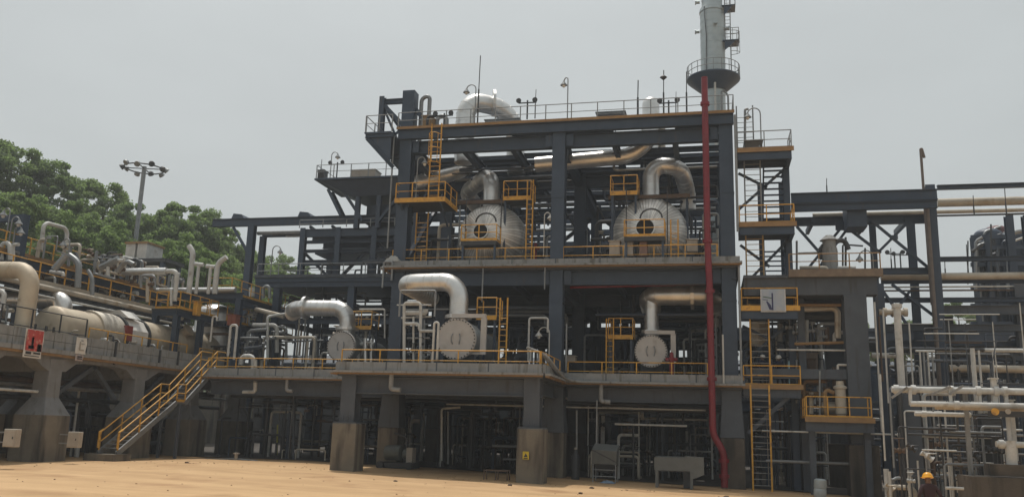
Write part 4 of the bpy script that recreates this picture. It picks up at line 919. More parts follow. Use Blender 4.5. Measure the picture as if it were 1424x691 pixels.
pipe([(a.x, -2.5, a.z), (b.x, -2.5, b.z)], .22, CLAD, 'short level silver pipe ending in a white bend on the upper steel deck', rib=.35)
pipe([(b.x-.05, -2.5, b.z), (c.x, -2.5, c.z), (c.x, -2.5, 9.3)], .14, WHT, 'white bend dropping from the level silver pipe', bend=.35)
a = P(36, 300, Y=-9); b = P(36, 350, Y=-9)
t = thing('blue_post', 'dark blue box post with a cross beam above the far left upper deck', 'steel frame', (a.x, -9, 10.8))
MB().box((a.x-.28, -9.2, b.z-1), (a.x+.12, -8.8, a.z+.05)).build('post', BLUE, t)
MB().bar((a.x-6, -9, a.z-.2), (a.x-.29, -9, a.z-.12), .3, .35).build('cross_beam', BLUE, t)
MB().box((a.x-.45, -9.25, b.z-.9), (a.x+.3, -8.75, b.z-.25)).build('foot', GREYB, t)
for k, (px, py0, py1, rr) in enumerate(((8, 365, 302, .45), (14, 365, 315, .4), (4, 360, 290, -.4))):
    lamp_px(px, py0, py1, -9.8, ('pale hooked vent lamp at the far left edge, middle one', 'pale hooked vent lamp at the far left edge, lower and rightmost', 'pale hooked vent lamp at the far left edge, highest')[k], (rr, 0, 0), GALV)
m1 = px_manifold('pipe_manifold', 'tangle of pale pipes on the upper steel deck at the far left edge', 'manifold', [
    ([(2, 362, -10), (2, 338, -10), (14, 338, -10), (14, 362, -10)], .12, WHT), ([(6, 362, -9.6), (6, 345, -9.6)], .15, GALV), ([(18, 362, -9.8), (18, 340, -9.8), (26, 340, -9.8)], .1, WHT), ([(-5, 350, -9.4), (26, 352, -9.4)], .1, GALV)])
m1 = px_manifold('pipe_manifold', 'pale inclined and upright pipes under the white goalpost arch', 'manifold', [
    ([(75, 375, -9.5), (92, 355, -9.3)], .18, GALV), ([(108, 400, -7.5), (110, 365, -7.5), (96, 355, -7.5)], .17, GALV), ([(88, 384, -8), (88, 380, -8), (70, 378, -8)], .1, WHT), ([(104, 352, -7), (112, 372, -7)], .14, DARK), ([(122, 376, -6.6), (128, 385, -6.6), (128, 410, -6.6)], .12, GALV)])
m1 = px_manifold('pipe_manifold', 'jumble of valves and pale pipes on the upper steel deck below the mast', 'manifold', [
    ([(140, 372, -5), (165, 360, -5)], .2, GALV), ([(150, 385, -5), (150, 362, -5), (172, 362, -5)], .1, WHT), ([(163, 378, -4.6), (175, 362, -4.6), (186, 368, -4.6)], .14, GALV), ([(196, 400, -3.4), (196, 383, -3.4), (215, 383, -3.4), (215, 402, -3.4)], .08, GALV),
    ([(205, 420, -3.2), (205, 388, -3.2)], .1, CREAM), ([(130, 380, -5.2), (160, 388, -5.0)], .07, GALV), ([(222, 402, -2.8), (238, 402, -2.8), (238, 425, -2.8)], .07, WHT)])
for q in ((158, 372), (170, 375), (210, 395)): valve(P(q[0], q[1], Y=-4.2), .2, m1, RUST)
# vent stacks
def vent(px, pyb, pyt, tipx, r, label):
    a = P(px, pyb, Y=1.2); b = P(px, pyt, Y=1.2); pipe([(a.x, 1.2, a.z-.3), (a.x, 1.2, b.z-.15), (a.x+tipx, 1.2, b.z+.25)], r, WHT, label, 'vent stacks behind the left wing', bend=.4)
vent(263, 402, 347, -.35, .17, 'white vent stack with its tip bent left, taller of the left two')
vent(299, 402, 363, .6, .17, 'white vent stack with its tip bent right, in front of the trees')
for px, pyt, lb in ((273, 368, 'short white vent with a cross cap beside the left tall stack'), (290, 371, 'short white vent with a cross cap beside the right bent stack')):
    a = P(px, 402, Y=1.2); b = P(px, pyt, Y=1.2); t = thing('vent_pipe', lb, 'vent', (a.x, 1.2, a.z), 'capped short vents')
    MB().tube([(a.x, 1.2, a.z-.3), (a.x, 1.2, b.z)], .11, 10).build('pipe', WHT, t); MB().tube([(a.x-.32, 1.2, b.z+.05), (a.x+.32, 1.2, b.z-.02)], .13, 10).build('cap', WHT, t)
# blue frame and platforms at the far end of the wing
FR = thing('blue_platform_frame', 'dark blue frame with stepped platforms at the far end of the left wing', 'steel frame', (-14.5, 4, 5.6))
a = P(236, 408, Y=3); b = P(338, 408, Y=3); zt_ = a.z
MB().ibeam((a.x, 3, zt_-.2), (b.x, 3, zt_-.2), .32, .42).build('beam', BLUE, FR)
MB().ibeam((b.x-.2, 3, 5.6), (b.x-.2, 3, zt_-.42), .38, .38, (0,1,0)).build('column', BLUE, FR)
MB().ibeam((a.x+.5, 3, 5.6), (a.x+.5, 3, zt_-.42), .34, .34, (0,1,0)).build('column', BLUE, FR)
pipe([(a.x-1, 2.9, zt_+.2), (b.x-.5, 2.9, zt_+.2)], .17, CLAD, 'silver pipe lying on the dark blue beam behind the stair head', rib=.8)
def plat(par, x0, x1, y0, y1, z, h=.35, m=BLUE):
    MB().box((x0, y0, z-.1), (x1, y1, z-.02)).build('floor', DARK, par)
    MB().ibeam((x1-.12, y0, z-.1-h/2), (x1-.12, y1, z-.1-h/2), .2, h).build('edge_beam', m, par)
    MB().ibeam((x0, y0+.1, z-.1-h/2), (x1-.25, y0+.1, z-.1-h/2), .2, h).build('edge_beam', m, par)
plat(FR, -15.8, -13.9, -.9, 3.6, 9.1); plat(FR, -15.2, -13.2, 3.6, 14, 10.75, .5); plat(FR, -15.4, -13.7, 4.2, 14, 9.0, .3)
for x, y, z in ((-14.05, -.8, 8.7), (-14.05, 1.8, 8.7), (-15.5, -.8, 8.7), (-13.4, 8, 10.2), (-13.9, 12, 8.7), (-14, 6.5, 8.7)): MB().ibeam((x, y, 5.6), (x, y, z), .34, .34, (0,1,0)).build('column', BLUE, FR)
railing([(-15.6, -.8, 9.1), (-13.95, -.8, 9.1), (-13.95, 2.4, 9.1)], 'bright amber guardrail of the square platform above the stair head', step=1.1, group='guardrails of the wing')
railing([(-13.95, 2.6, 9.1), (-13.95, 3.5, 9.1), (-15.6, 3.5, 9.1)], 'short amber guardrail closing the far end of the square platform above the stair head', step=.9, group='guardrails of the wing')
railing([(-15, 3.7, 10.75), (-13.25, 3.7, 10.75), (-13.25, 13.8, 10.75)], 'amber guardrail of the sloping looking upper walkway left of the left duct', step=1.3, group='guardrails of the wing')
railing([(-13.75, 4.3, 9.0), (-13.75, 13.8, 9.0)], 'amber guardrail of the lower walkway left of the left duct', step=1.3, group='guardrails of the wing')
crate(267, 275, 438, 418, .5, .5, 'amber cabinet on the square platform above the stair head', YEL, ribs=1)
q = P(320, 448, Y=2.6)
crate(315, 328, 452, 437, 2.0, .6, 'orange red box behind the stair head', mat('orange box', (.26, .085, .045), (.2, .06, .035)), ribs=1)
a = P(300, 432, Y=6)
t = thing('dome_tank', 'pale domed tank top seen between the platforms above the stair head', 'tank', (a.x, 6, 5.6))
MB().lathe([(1.3, 0), (1.3, a.z-5.9)]+[(1.3*math.cos(PI/2*k/8), a.z-5.9+.75*math.sin(PI/2*k/8)) for k in range(1, 9)], (a.x, 6, 5.6), (0,0,1), 28).build('shell', CLAD, t)
m1 = px_manifold('pipe_manifold', 'dense pipework with valves below the walkways left of the left duct', 'manifold', [
    ([(345, 500, 5), (345, 460, 5), (372, 458, 5)], .12, GALV), ([(352, 452, 6), (385, 452, 6), (385, 490, 6)], .14, WHT), ([(362, 500, 5), (362, 470, 5)], .16, DARK), ([(330, 470, 4.4), (360, 470, 4.4)], .09, GALV),
    ([(340, 485, 4.6), (365, 482, 4.6)], .12, GREYB), ([(372, 500, 5), (372, 440, 5), (400, 436, 6)], .09, WHT), ([(355, 430, 7), (395, 440, 7)], .16, CREAM), ([(380, 455, 7), (398, 455, 7), (398, 500, 7)], .1, GALV),
    ([(366, 415, 8), (366, 398, 8), (375, 398, 8), (375, 415, 8)], .12, GALV), ([(350, 412, 8), (350, 400, 8)], .2, WHT), ([(415, 470, 6), (440, 468, 6), (440, 500, 6)], .08, GALV), ([(392, 475, 6), (450, 473, 6)], .06, GALV)])
for q in ((350, 476), (368, 478), (380, 470), (392, 462)): valve(P(q[0], q[1], Y=5), .22, m1, GALV)
# goosenecks of the wing end
a = P(296, 470, Y=1); b = P(300, 440, Y=1)
frame_pipe(296, 302, 440, 475, 446, 0.5, .06, WHT, 'thin white hooked pipe above the stair head')
frame_pipe(321, 330, 452, 495, 500, 0.5, .08, WHT, 'white upright bend standing right of the stair head')
frame_pipe(336, 353, 495, 507, 525, 1.2, .14, WHT, 'pale square duct bend at the end of the wing deck')
pipe([P(338, 545, Y=0), P(355, 545, Y=0), P(355, 500, Y=0)], .12, WHT, 'thick pale bend below the end of the wing deck', bend=.2)
# stair up to the wing deck
SX0, SX1 = -12.85, -11.75
ya_, yb_, yc_, yd_ = -8.0, -3.35, -2.55, .35
zA = 3.35; zB = 5.55
ST = thing('outside_stair', 'amber railed steel stair climbing from the soil to the left wing deck', 'stair', (-12.3, -8, 0))
def flight(p, q, n):
    p = Vector(p); q = Vector(q)
    for x in (SX0, SX1): MB().bar((x, p.y, p.z), (x, q.y, q.z), .09, .28).build('stringer', GALV, ST)
    tr = None
    for k in range(1, n):
        a = p.lerp(q, k/n)
        if tr is None: tr = MB().box((SX0+.05, a.y-.14, a.z+.06), (SX1-.05, a.y+.14, a.z+.10)).build('tread', GALV, ST, origin=a)
        else: again(tr, ST, a)
flight((0, ya_, .62), (0, yb_, zA), 14); flight((0, yc_, zA), (0, yd_, zB), 11)
MB().box((SX0-.04, yb_-.05, zA-.02), (SX1+.04, yc_+.05, zA+.06)).build('landing', GALV, ST)
MB().box((SX0-.04, yd_-.05, zB-.1), (SX1+.3, yd_+1.3, zB)).build('top_landing', GALV, ST)
for x in (SX0, SX1):
    for z in (1.05, .55):
        MB().tube([(x, ya_, .62+z), (x, yb_, zA+z), (x, yc_, zA+z), (x, yd_, zB+z), (x, yd_+1.25, zB+z)], .035, 7).build('handrail', YEL, ST)
    ps = None
    for y, z in ((ya_+.05, .64), (ya_+1.6, 1.56), (ya_+3.1, 2.44), (yb_, zA), (yc_, zA), (yc_+1.4, 4.4), (yd_, zB), (yd_+1.25, zB)):
        MB().bar((x, y, z), (x, y, z+1.07), .06, .06).build('rail_post', YEL, ST)
MB().tube([(SX1+.02, ya_-.02, .9), (SX1+.02, ya_-.02, 1.7), (SX1+.02, ya_+.25, 1.82)], .06, 7).build('rail_end', YEL, ST)
MB().tube([(SX0-.02, ya_-.02, .9), (SX0-.02, ya_-.02, 1.7), (SX0-.02, ya_+.25, 1.82)], .06, 7).build('rail_end', YEL, ST)
for z in (0.05, .12): MB().box((SX0, yb_+.3, zA+z), (SX0+.02, yc_, zA+z+.05)).build('toe_board', YEL, ST)
MB().box((SX1+.003, yb_-.05, zA+.07), (SX1+.03, yc_+.05, zA+.22)).build('toe_board', YEL, ST)
MB().box((SX1+.003, yd_-.02, zB), (SX1+.03, yd_+1.25, zB+.2)).build('toe_board', YEL, ST)
for x in (SX0, SX1): MB().bar((x, yb_+.4, -.1), (x, yb_+.4, zA-.1), .14, .14).build('leg', GREYB, ST)
tag(MB().box((SX0-.35, ya_-.6, -.05+gz(-12,-8)), (SX1+.3, ya_+.75, .62)).build('stair_plinth', CONC), 'low stained concrete block under the foot of the amber railed stair', 'plinth')
# posters and cabinets on the wing
def poster(px0, px1, py0, py1, X, label, paint, name='poster', cat='poster'):
    a = P(px0, py1, X=X); b = P(px1, py1, X=X); c = P(px0, py0, X=X)
    y0, y1, z0, z1 = a.y, b.y, min(a.z, b.z), c.z
    t = thing(name, label, cat, (X, (y0+y1)/2, z0))
    n = 8; v = []; f = []
    for i in range(n+1):
        for j in range(n+1): v.append((X+.03*math.sin(i*1.3)*math.sin(j*.9), y0+(y1-y0)*i/n, z0+(z1-z0)*j/n))
    for i in range(n):
        for j in range(n): f.append((i*(n+1)+j, (i+1)*(n+1)+j, (i+1)*(n+1)+j+1, i*(n+1)+j+1))
    MB().add(v, f, True).build('sheet', paint[0], t)
    for (u0, u1, w0, w1, m) in paint[1]:
        MB().box((X+.033, y0+(y1-y0)*u0, z0+(z1-z0)*w0), (X+.04, y0+(y1-y0)*u1, z0+(z1-z0)*w1)).build('printed_patch', m, t)
    return t
PRED = mat('poster red', (.50, .06, .05), (.38, .05, .045), .7, scale=6, c3=(.60, .36, .28), amount3=.40); PWH = mat('poster white', (.68, .66, .62), (.6, .58, .55), .7); PBK = mat('poster ink', (.03, .03, .035)); PGR = mat('poster green', (.07, .10, .05)); PRD = mat('poster deep red', (.48, .02, .02)); PINK = mat('poster pale flame', (.6, .42, .34))
poster(31, 57, 455, 496, XW+.34, 'red and white safety poster hanging on the kerb of the left wing', (PWH, [(.06, .94, .24, .97, PRED), (.2, .5, .3, .42, PGR), (.34, .46, .42, .72, PINK), (.68, .92, .24, .5, PRD), (.1, .40, .12, .21, PBK), (.52, .9, .14, .2, PBK), (.06, .85, .05, .08, PBK)]))
poster(104, 119, 468, 491, XW+.34, 'pale printed sheet hanging on the kerb of the left wing beside the red poster', (PWH, [(.3, .4, .2, .75, BOXP), (.4, .75, .2, .28, BOXP), (.45, .8, .6, .63, GALV), (.4, .6, .8, .84, PBK)]))
poster(104, 115, 492, 501, XW+.33, 'small pale notice below the printed sheet on the left wing', (mat('pinkish notice', (.5, .42, .4)), [(.2, .8, .55, .75, PBK), (.2, .8, .25, .4, PBK)]))
def cabinet(x, y, z, label):
    t = thing('cabinet', label, 'cabinet', (x, y, z), 'beige cabinets on the wing columns')
    o = MB().box((x-.30, y-.30, z), (x+.30, y, z+.72)).build('body', BOXP, t); bm = o.modifiers.new('edge', 'BEVEL'); bm.width = .02
    MB().box((x-.26, y-.325, z+.04), (x+.26, y-.303, z+.68)).build('door', BOXP, t)
    MB().box((x+.16, y-.345, z+.32), (x+.20, y-.328, z+.42)).build('handle', DARK, t)
    for q in (.15, .55): MB().box((x-.9, y-.1, z+q), (x-.301, y-.05, z+q+.05)).build('bracket', GALV, t)
a = P(105, 622, Y=-12.0); cabinet(a.x, -11.95, a.z, 'beige cabinet on the flared column left of the stair')
a = P(19, 621, Y=-16.6); cabinet(a.x, -16.6, a.z, 'beige cabinet on the flared column at the left edge')
# small white cabin on dark legs behind the wing, by the mast
a = P(173, 362, Y=9); b = P(206, 335, Y=9); zc = a.z; t = thing('white_cabin', 'pair of small white cabins on a dark platform in front of the trees', 'cabin', ((a.x+b.x)/2, 9, 0))
w_ = (b.x-a.x)
for k in (0, 1):
    x0 = a.x+k*w_*.54; MB().box((x0, 9, zc+.1), (x0+w_*.44, 11, b.z-.2)).build('cabin', WHT, t); MB().box((x0-.08, 8.9, b.z-.197), (x0+w_*.44+.08, 11.1, b.z-.05)).build('roof', LEDGE, t)
MB().box((a.x-.3, 8.8, zc-.2), (b.x+1.8, 11.3, zc+.09)).build('floor', DARK, t)
for x in (a.x, b.x+1.5):
    for y in (9, 11): MB().box((x-.15, y-.15, 0), (x+.15, y+.15, zc-.2)).build('leg', BLUE, t)
# flood light mast
a = P(191, 350, Y=26); b = P(201, 232, Y=26)
t = thing('floodlight_mast', 'tall grey mast with a ring of floodlights in front of the trees', 'floodlight mast', (b.x, 26, hill_z(b.x, 26)))
MB().tube([(b.x, 26, hill_z(b.x, 26)-.5), (b.x, 26, b.z)], .22, 10).build('mast', GALV, t)
MB().tube([(b.x+1.9*math.cos(2*PI*k/16), 26+1.9*math.sin(2*PI*k/16), b.z-.2) for k in range(17)], .07, 6).build('ring', DARK, t)
for k in range(4): MB().bar((b.x, 26, b.z-.2), (b.x+1.9*math.cos(k*PI/2+.3), 26+1.9*math.sin(k*PI/2+.3), b.z-.2), .08, .08).build('spoke', DARK, t)
for k in range(10):
    an = 2*PI*k/10; c = Vector((b.x+2.05*math.cos(an), 26+2.05*math.sin(an), b.z-.2))
    MB().lathe([(.08, .25), (.26, .08), (.30, -.15), (.02, -.17)], c+Vector((0,0,.1 if k % 2 else -.1)), (-math.cos(an), -math.sin(an), .8), 12).build('floodlight', GALV if k % 3 else DARK, t)
# ------------------------------------------------------------------ right of the main structure: stair tower, concrete frame, pipe rack
TW = thing('stair_tower', 'narrow dark stair tower with four landings against the right side of the main structure', 'stair tower', (21, 1.5, 0))
xa, xb = 19.45, 22.3
zs4 = (5.02, 9.1, 13.65, 17.85)
for z in zs4:
    MB().box((xa, -.6, z-.12), (xb, 1.4, z-.02)).build('landing', DARK, TW)
    MB().ibeam((xa, -.55, z-.36), (xb, -.55, z-.36), .2, .46).build('edge_beam', BLUE if z > 6 else GREYB, TW)
    MB().ibeam((xa, 1.3, z-.3), (xb, 1.3, z-.3), .2, .34).build('edge_beam', BLUE, TW)
    MB().ibeam((xb-.1, -.4, z-.36), (xb-.1, 4.6, z-.36), .2, .46).build('edge_beam', BLUE, TW)
    MB().box((xa-.05, -.685, z-.16), (xb+.12, -.655, z+.1)).build('toe_board', YEL if 8 < z < 10 else LEDGE, TW)
for x in (xb-.15,):
    for y in (1.5, 4.6): MB().ibeam((x, y, -.3), (x, y, 17.4), .34, .34, (0,1,0)).build('column', BLUE, TW)
MB().ibeam((20.9, 4.6, -.3), (20.9, 4.6, 17.4), .3, .3, (0,1,0)).build('column', BLUE, TW)
for k, (z0, z1) in enumerate(zip(zs4, zs4[1:])):
    MB().bar((xa+.1, 1.5, z1-.7), (xb-1.2, 1.5, z0+2.6), .12, .14).build('brace', BLUE, TW)
    MB().bar((xa+.1, 1.5, z0+1.4), (xb-.3, 1.5, z1-.6), .12, .14).build('brace', BLUE, TW)
MB().bar((xa+.2, -.4, 2.6), (xb-.5, -.4, 4.6), .16, .2).build('knee_brace', GREYB, TW)
labs = ('first', 'second', 'third', 'top')
for k, z in enumerate(zs4):
    railing([(xa+.02, -.6, z), (xb, -.6, z), (xb, 1.3, z)], 'amber guardrail of the %s landing of the stair tower' % ('lowest' if k == 0 else labs[k]), step=1.25, group='guardrails of the stair tower', m=YEL if k < 3 else GALV, rr=.032)
ladder((20.25, -.95, -.25), 5.3, 'amber ladder from the soil to the lowest landing of the stair tower', w=.92, rail_up=.01, rs=.05, rm=GALV)
ladder((20.35, -.45, 5.02), 4.0, 'amber ladder from the lowest to the second landing of the stair tower', w=.95, rail_up=.3, rm=GALV)
ladder((20.25, .2, 9.1), 4.4, 'dusty amber ladder from the second to the third landing of the stair tower', w=.9, rail_up=.3, m=mat('dusty amber', (.40, .28, .12), (.3, .19, .08)))
ladder((20.25, .2, 13.65), 4.1, 'galvanised ladder from the third landing to the top landing of the stair tower', w=.85, rail_up=.6, m=GALV)
ladder((19.95, .8, 17.85), 2.6, 'galvanised ladder on the top landing up to the roof', w=.9, m=GALV, rail_up=.5)
for k, (z0, z1) in enumerate(zip(zs4, zs4[1:])): stair((20.95, 1.6 if k % 2 else 4.4, z0+.1), (20.95, 4.4 if k % 2 else 1.6, z1-.2), 1.15, 'dark stair flight inside the stair tower, %s' % ('lowest of three', 'middle of three', 'highest of three')[k], d=(1,0,0), n=13, group='stair flights of the stair tower')
crate(1036, 1060, 209, 194, .3, .8, 'dark slatted box on the top landing of the stair tower', mat('dark brown louvre', (.10, .08, .06)), ribs=0)
pipe([P(1036, 210, Y=.5), P(1036, 152, Y=.5), P(1041, 152, Y=.5)], .07, GALV, 'grey square bent tube on the top landing of the stair tower', bend=.1)
# banner on the second landing
t = thing('banner', "white edged blue grey banner on the rail of the second landing of the stair tower", 'banner', P(1075, 433, Y=-.66))
a = P(1058, 434, Y=-.66); b = P(1092, 402, Y=-.66)
def wav(x, z): return -.72+.025*math.sin(x*3.1)*math.sin(z*2.3)
n = 8; v = [(a.x+(b.x-a.x)*i/n, wav(i, j), a.z+(b.z-a.z)*j/n) for i in range(n+1) for j in range(n+1)]
f = [(i*(n+1)+j, (i+1)*(n+1)+j, (i+1)*(n+1)+j+1, i*(n+1)+j+1) for i in range(n) for j in range(n)]
MB().add(v, f, True).build('sheet', mat('banner edge white', (.62, .63, .64), None, .7), t)
L_ = lambda u: a.x+(b.x-a.x)*u; Z_ = lambda w: a.z+(b.z-a.z)*w
MB().box((L_(.04), -.762, Z_(.05)), (L_(.95), -.752, Z_(.97))).build('printed_field', mat('banner blue grey', (.30, .36, .46), (.40, .42, .44), .7, scale=2), t)
BI = mat('banner ink', (.035, .04, .12)); 
MB().box((L_(.44), -.776, Z_(.08)), (L_(.50), -.764, Z_(.82))).build('printed_mast', BI, t)
MB().add([(L_(.22), -.77, Z_(.45)), (L_(.34), -.77, Z_(.10)), (L_(.46), -.77, Z_(.08)), (L_(.40), -.77, Z_(.30)), (L_(.26), -.77, Z_(.48))], [(0,1,2,3,4)]).build('printed_shape', BI, t)
MB().bar((L_(.1), -.77, Z_(.66)), (L_(.44), -.77, Z_(.60)), .012, .05).build('printed_line', mat('banner green', (.06, .12, .08)), t)
MB().bar((L_(.08), -.77, Z_(.54)), (L_(.3), -.77, Z_(.52)), .012, .03).build('printed_line', BI, t)
# concrete frame
CF_ = thing('concrete_portal', 'heavy grey frame with one thick column and a deep beam right of the stair tower', 'concrete frame', (25, 0, 0))
for y in (0, 8):
    MB().box((24.62, y-.5, 2.2), (25.72, y+.5, 9.80)).build('column', GREYB, CF_)
    pedestal(25.2, y, CF_, 1.45, 2.19)
    MB().box((19.6, y-.42, 9.803), (26.3, y+.42, 10.70)).build('beam', GREYB, CF_)
    MB().prism([(0,0),(1.2,0),(0,-1.0)], (23.42, y-.30, 9.80), (23.42, y+.30, 9.80)).build('haunch', GREYB, CF_) if False else None
MB().prism([(0,0),(.75,0),(0,-.75)], (25.722, .28, 9.80), (25.722, -.28, 9.80)).build('haunch', GREYB, CF_)
MB().box((19.6, -.6, 10.705), (26.45, 9, 10.86)).build('deck', GREYB, CF_)
MB().box((21.9, -.76, 10.72), (26.55, -.61, 11.12)).build('kerb', mat('brown stained kerb', (.22, .17, .12), (.15, .11, .08), .85, scale=3), CF_)
MB().box((19.6, -.30, 5.45), (24.6, .25, 5.95)).build('lower_beam', GREYB, CF_)
MB().box((22.3, .5, 5.75), (24.61, 8, 5.95)).build('lower_deck', GREYB, CF_)
for y in (1, 8): MB().ibeam((22.6, y, -.3), (22.6, y, 9.8), .36, .36, (0,1,0)).build('post', GREYB, CF_)
railing([(21.95, -.68, 11.1), (26.45, -.68, 11.1)], 'weathered guardrail on the deck of the concrete frame', m=LEDGE, step=1.3, toe=False, h=.85)
t = thing('small_column', 'short pale vertical vessel with a flared top standing on the concrete frame', 'vessel', P(1155, 378, Y=2))
a = P(1155, 380, Y=2); b = P(1157, 335, Y=2)
MB().lathe([(.42, -.4), (.42, b.z-a.z-.5), (.36, b.z-a.z-.3), (.36, b.z-a.z), (.5, b.z-a.z+.02), (.2, b.z-a.z+.3)], a, (0,0,1), 20).build('shell', KERB, t)
MB().tube([a+Vector((.2,0,b.z-a.z-.1)), a+Vector((.8,0,b.z-a.z+.1)), a+Vector((1.0,0,b.z-a.z-.5))], .14, 8, .3).build('nozzle', DARK, t)
MB().tube([a+Vector((-.4,0,.8)), a+Vector((-.6,0,1.2)), a+Vector((-.3,0,1.6))], .12, 8, .2).build('nozzle', DARK, t)
m1 = px_manifold('pipe_manifold', 'thin poles and pipes on the deck of the concrete frame', 'manifold', [
    ([(1108, 378, 2), (1108, 335, 2)], .06, GALV), ([(1172, 378, 3), (1172, 340, 3), (1200, 342, 3)], .05, DARK), ([(1176, 375, 3), (1176, 330, 3)], .06, DARK), ([(1203, 375, 3), (1203, 345, 3)], .05, DARK), ([(1112, 372, 1), (1150, 372, 1), (1150, 378, 1)], .09, CREAM), ([(1165, 372, 1), (1190, 372, 1)], .08, WHT), ([(1110, 352, 2), (1165, 350, 2)], .045, GALV)])
# lower platform with pumps
LP = thing('low_platform', 'low grey platform with an amber edge in front of the thick column', 'platform', (24, -.9, 0))
za = 3.45
MB().box((22.4, -1.4, za-.16), (25.55, 1.6, za-.04)).build('floor', DARK, LP)
MB().ibeam((22.4, -1.35, za-.42), (25.6, -1.35, za-.42), .22, .5).build('edge_beam', GREYB, LP)
MB().box((22.35, -1.51, za-.2), (25.65, -1.48, za+.06)).build('toe_board', LEDGE, LP)
for x in (22.7, 25.3): MB().box((x-.15, -1.2, -.4), (x+.15, -.9, za-.17)).build('leg', GREYB, LP)
railing([(22.45, 1.3, za), (22.45, -1.42, za), (25.5, -1.42, za), (25.5, -.5, za)], 'amber guardrail of the low platform in front of the thick column', step=1.0)
def pump(x, y, z, label, m=BOXP, m2=YEL):
    t = thing('pump', label, 'pump', (x, y, z))
    MB().box((x-.5, y-.35, z), (x+.5, y+.35, z+.18)).build('base', GREYB, t)
    MB().lathe([(.3, -.5), (.34, -.4), (.34, .3), (.2, .4), (.12, .6)], (x, y, z+.55), (1,0,0), 18).build('motor', m, t)
    MB().lathe([(.42, -.12), (.5, -.05), (.5, .1), (.3, .16)], (x+.6, y, z+.6), (1,0,0), 18).build('casing', m2, t)
    MB().tube([(x+.65, y, z+.9), (x+.65, y, z+2.0)], .13, 10).build('discharge', m2, t)
    MB().tube([(x+.7, y, z+.6), (x+1.2, y, z+.6), (x+1.2, y, z+1.5)], .13, 10, .25).build('suction', m, t)
pump(23.9, .4, za, 'pump with an upright cream and amber pipe on the low platform', CREAM, LEDGE)
t = thing('vertical_filter', 'pale upright filter vessel on the low platform beside the thick column', 'vessel', (24.2, -.4, za))
MB().lathe([(.22, 0), (.22, .2), (.27, .25), (.27, 1.5), (.34, 1.52), (.34, 1.62), (.2, 1.7), (.2, 1.9)], (24.25, -.3, za), (0,0,1), 16).build('shell', CREAM, t)
MB().tube([(23.95, -.3, za+1.3), (23.5, -.3, za+1.5), (23.5, -.3, za+.2)], .1, 8, .3).build('branch', LEDGE, t)
m1 = px_manifold('pipe_manifold', 'rusty and pale pipework above the low platform, left of the thick column', 'manifold', [
    ([(1118, 570, .5), (1118, 530, .5), (1150, 530, .5)], .09, LEDGE), ([(1128, 575, .3), (1128, 545, .3)], .12, CREAM), ([(1135, 560, .8), (1160, 560, .8), (1160, 510, .8)], .1, RUST), ([(1165, 507, -.2), (1212, 508, -.2)], .06, WHT), ([(1165, 507, -.2), (1165, 515, -.2)], .06, WHT),
    ([(1140, 585, -.3), (1140, 515, -.3)], .05, GALV), ([(1112, 545, .6), (1150, 548, .6)], .1, LEDGE), ([(1180, 580, .4), (1180, 530, .4), (1172, 522, .4)], .14, CREAM), ([(1108, 560, 1), (1108, 500, 1)], .07, GALV), ([(1195, 545, -.2), (1195, 525, -.2)], .06, DARK)])
for q in ((1128, 550), (1150, 540), (1172, 535), (1186, 530)): valve(P(q[0], q[1], Y=.2), .2, m1, RUST)
m1 = px_manifold('pipe_manifold', 'pipes and rusty valves between the stair tower and the thick column, above the lower beam', 'manifold', [
    ([(1055, 480, 3), (1055, 440, 3)], .5, CREAM), ([(1110, 430, 1), (1165, 428, 1), (1165, 470, 1)], .16, CREAM), ([(1112, 424, .6), (1172, 424, .6)], .08, LEDGE), ([(1110, 440, 2), (1172, 440, 2)], .3, DARK), ([(1122, 480, 1.5), (1122, 445, 1.5)], .1, WHT), ([(1138, 480, 1.5), (1138, 450, 1.5), (1170, 450, 1.5)], .09, GALV),
    ([(1105, 478, .4), (1175, 476, .4)], .08, LEDGE), ([(1080, 486, 0), (1176, 487, 0)], .05, WHT), ([(1085, 475, 2), (1085, 440, 2)], .16, GALV), ([(1096, 475, 2), (1096, 450, 2)], .12, DARK), ([(1150, 480, 1.2), (1150, 455, 1.2)], .12, RUST), ([(1160, 475, 1.4), (1160, 462, 1.4), (1175, 462, 1.4)], .1, WHT)])
for q in ((1098, 455), (1108, 462), (1130, 460), (1145, 468)): valve(P(q[0], q[1], Y=1), .22, m1, GALV)
crate(1115, 1134, 525, 498, 1.5, 1, 'brown framed box behind the right railing of the lowest landing', RUST, ribs=1)
t_box = crate(1108, 1137, 535, 490, 2.6, 1.2, 'tall tan cabinet behind the lowest landing of the stair tower', mat('tan cabinet', (.24, .19, .15), (.18, .14, .11)), ribs=1)
# ---- right pipe rack
RK = thing('pipe_rack', 'long dark pipe rack with deep beams and crossed braces reaching to the right edge', 'pipe rack', (30, 5, 0))
def hb(px0, px1, py0, py1, Y, h, w=.3, m=BLUE, par=RK, name='beam'):
    a = P(px0, py0, Y=Y); b = P(px1, py1, Y=Y); z = (a.z+b.z)/2
    return MB().ibeam((a.x, Y, z), (b.x, Y, z), w, h).build(name, m, par)
hb(1100, 1303, 277, 270, 4, .62); hb(1100, 1303, 291, 283, 3.4, .42); hb(1060, 1303, 308, 306, 5.4, .5); hb(1303, 1470, 260, 257, 6, .26)
hb(1225, 1300, 377, 377, 5, .36); hb(1303, 1470, 361, 358, 6, .25); hb(1225, 1470, 391, 389, 6.5, .3); hb(1225, 1470, 417, 417, 5.2, .26); hb(1303, 1470, 432, 430, 5, .5, m=GREYB); hb(1225, 1470, 456, 455, 5, .36, m=GREYB); hb(1225, 1470, 477, 478, 6, .3); hb(1303, 1470, 496, 497, 5.3, .34, m=GREYB); hb(1225, 1470, 522, 522, 7, .36)
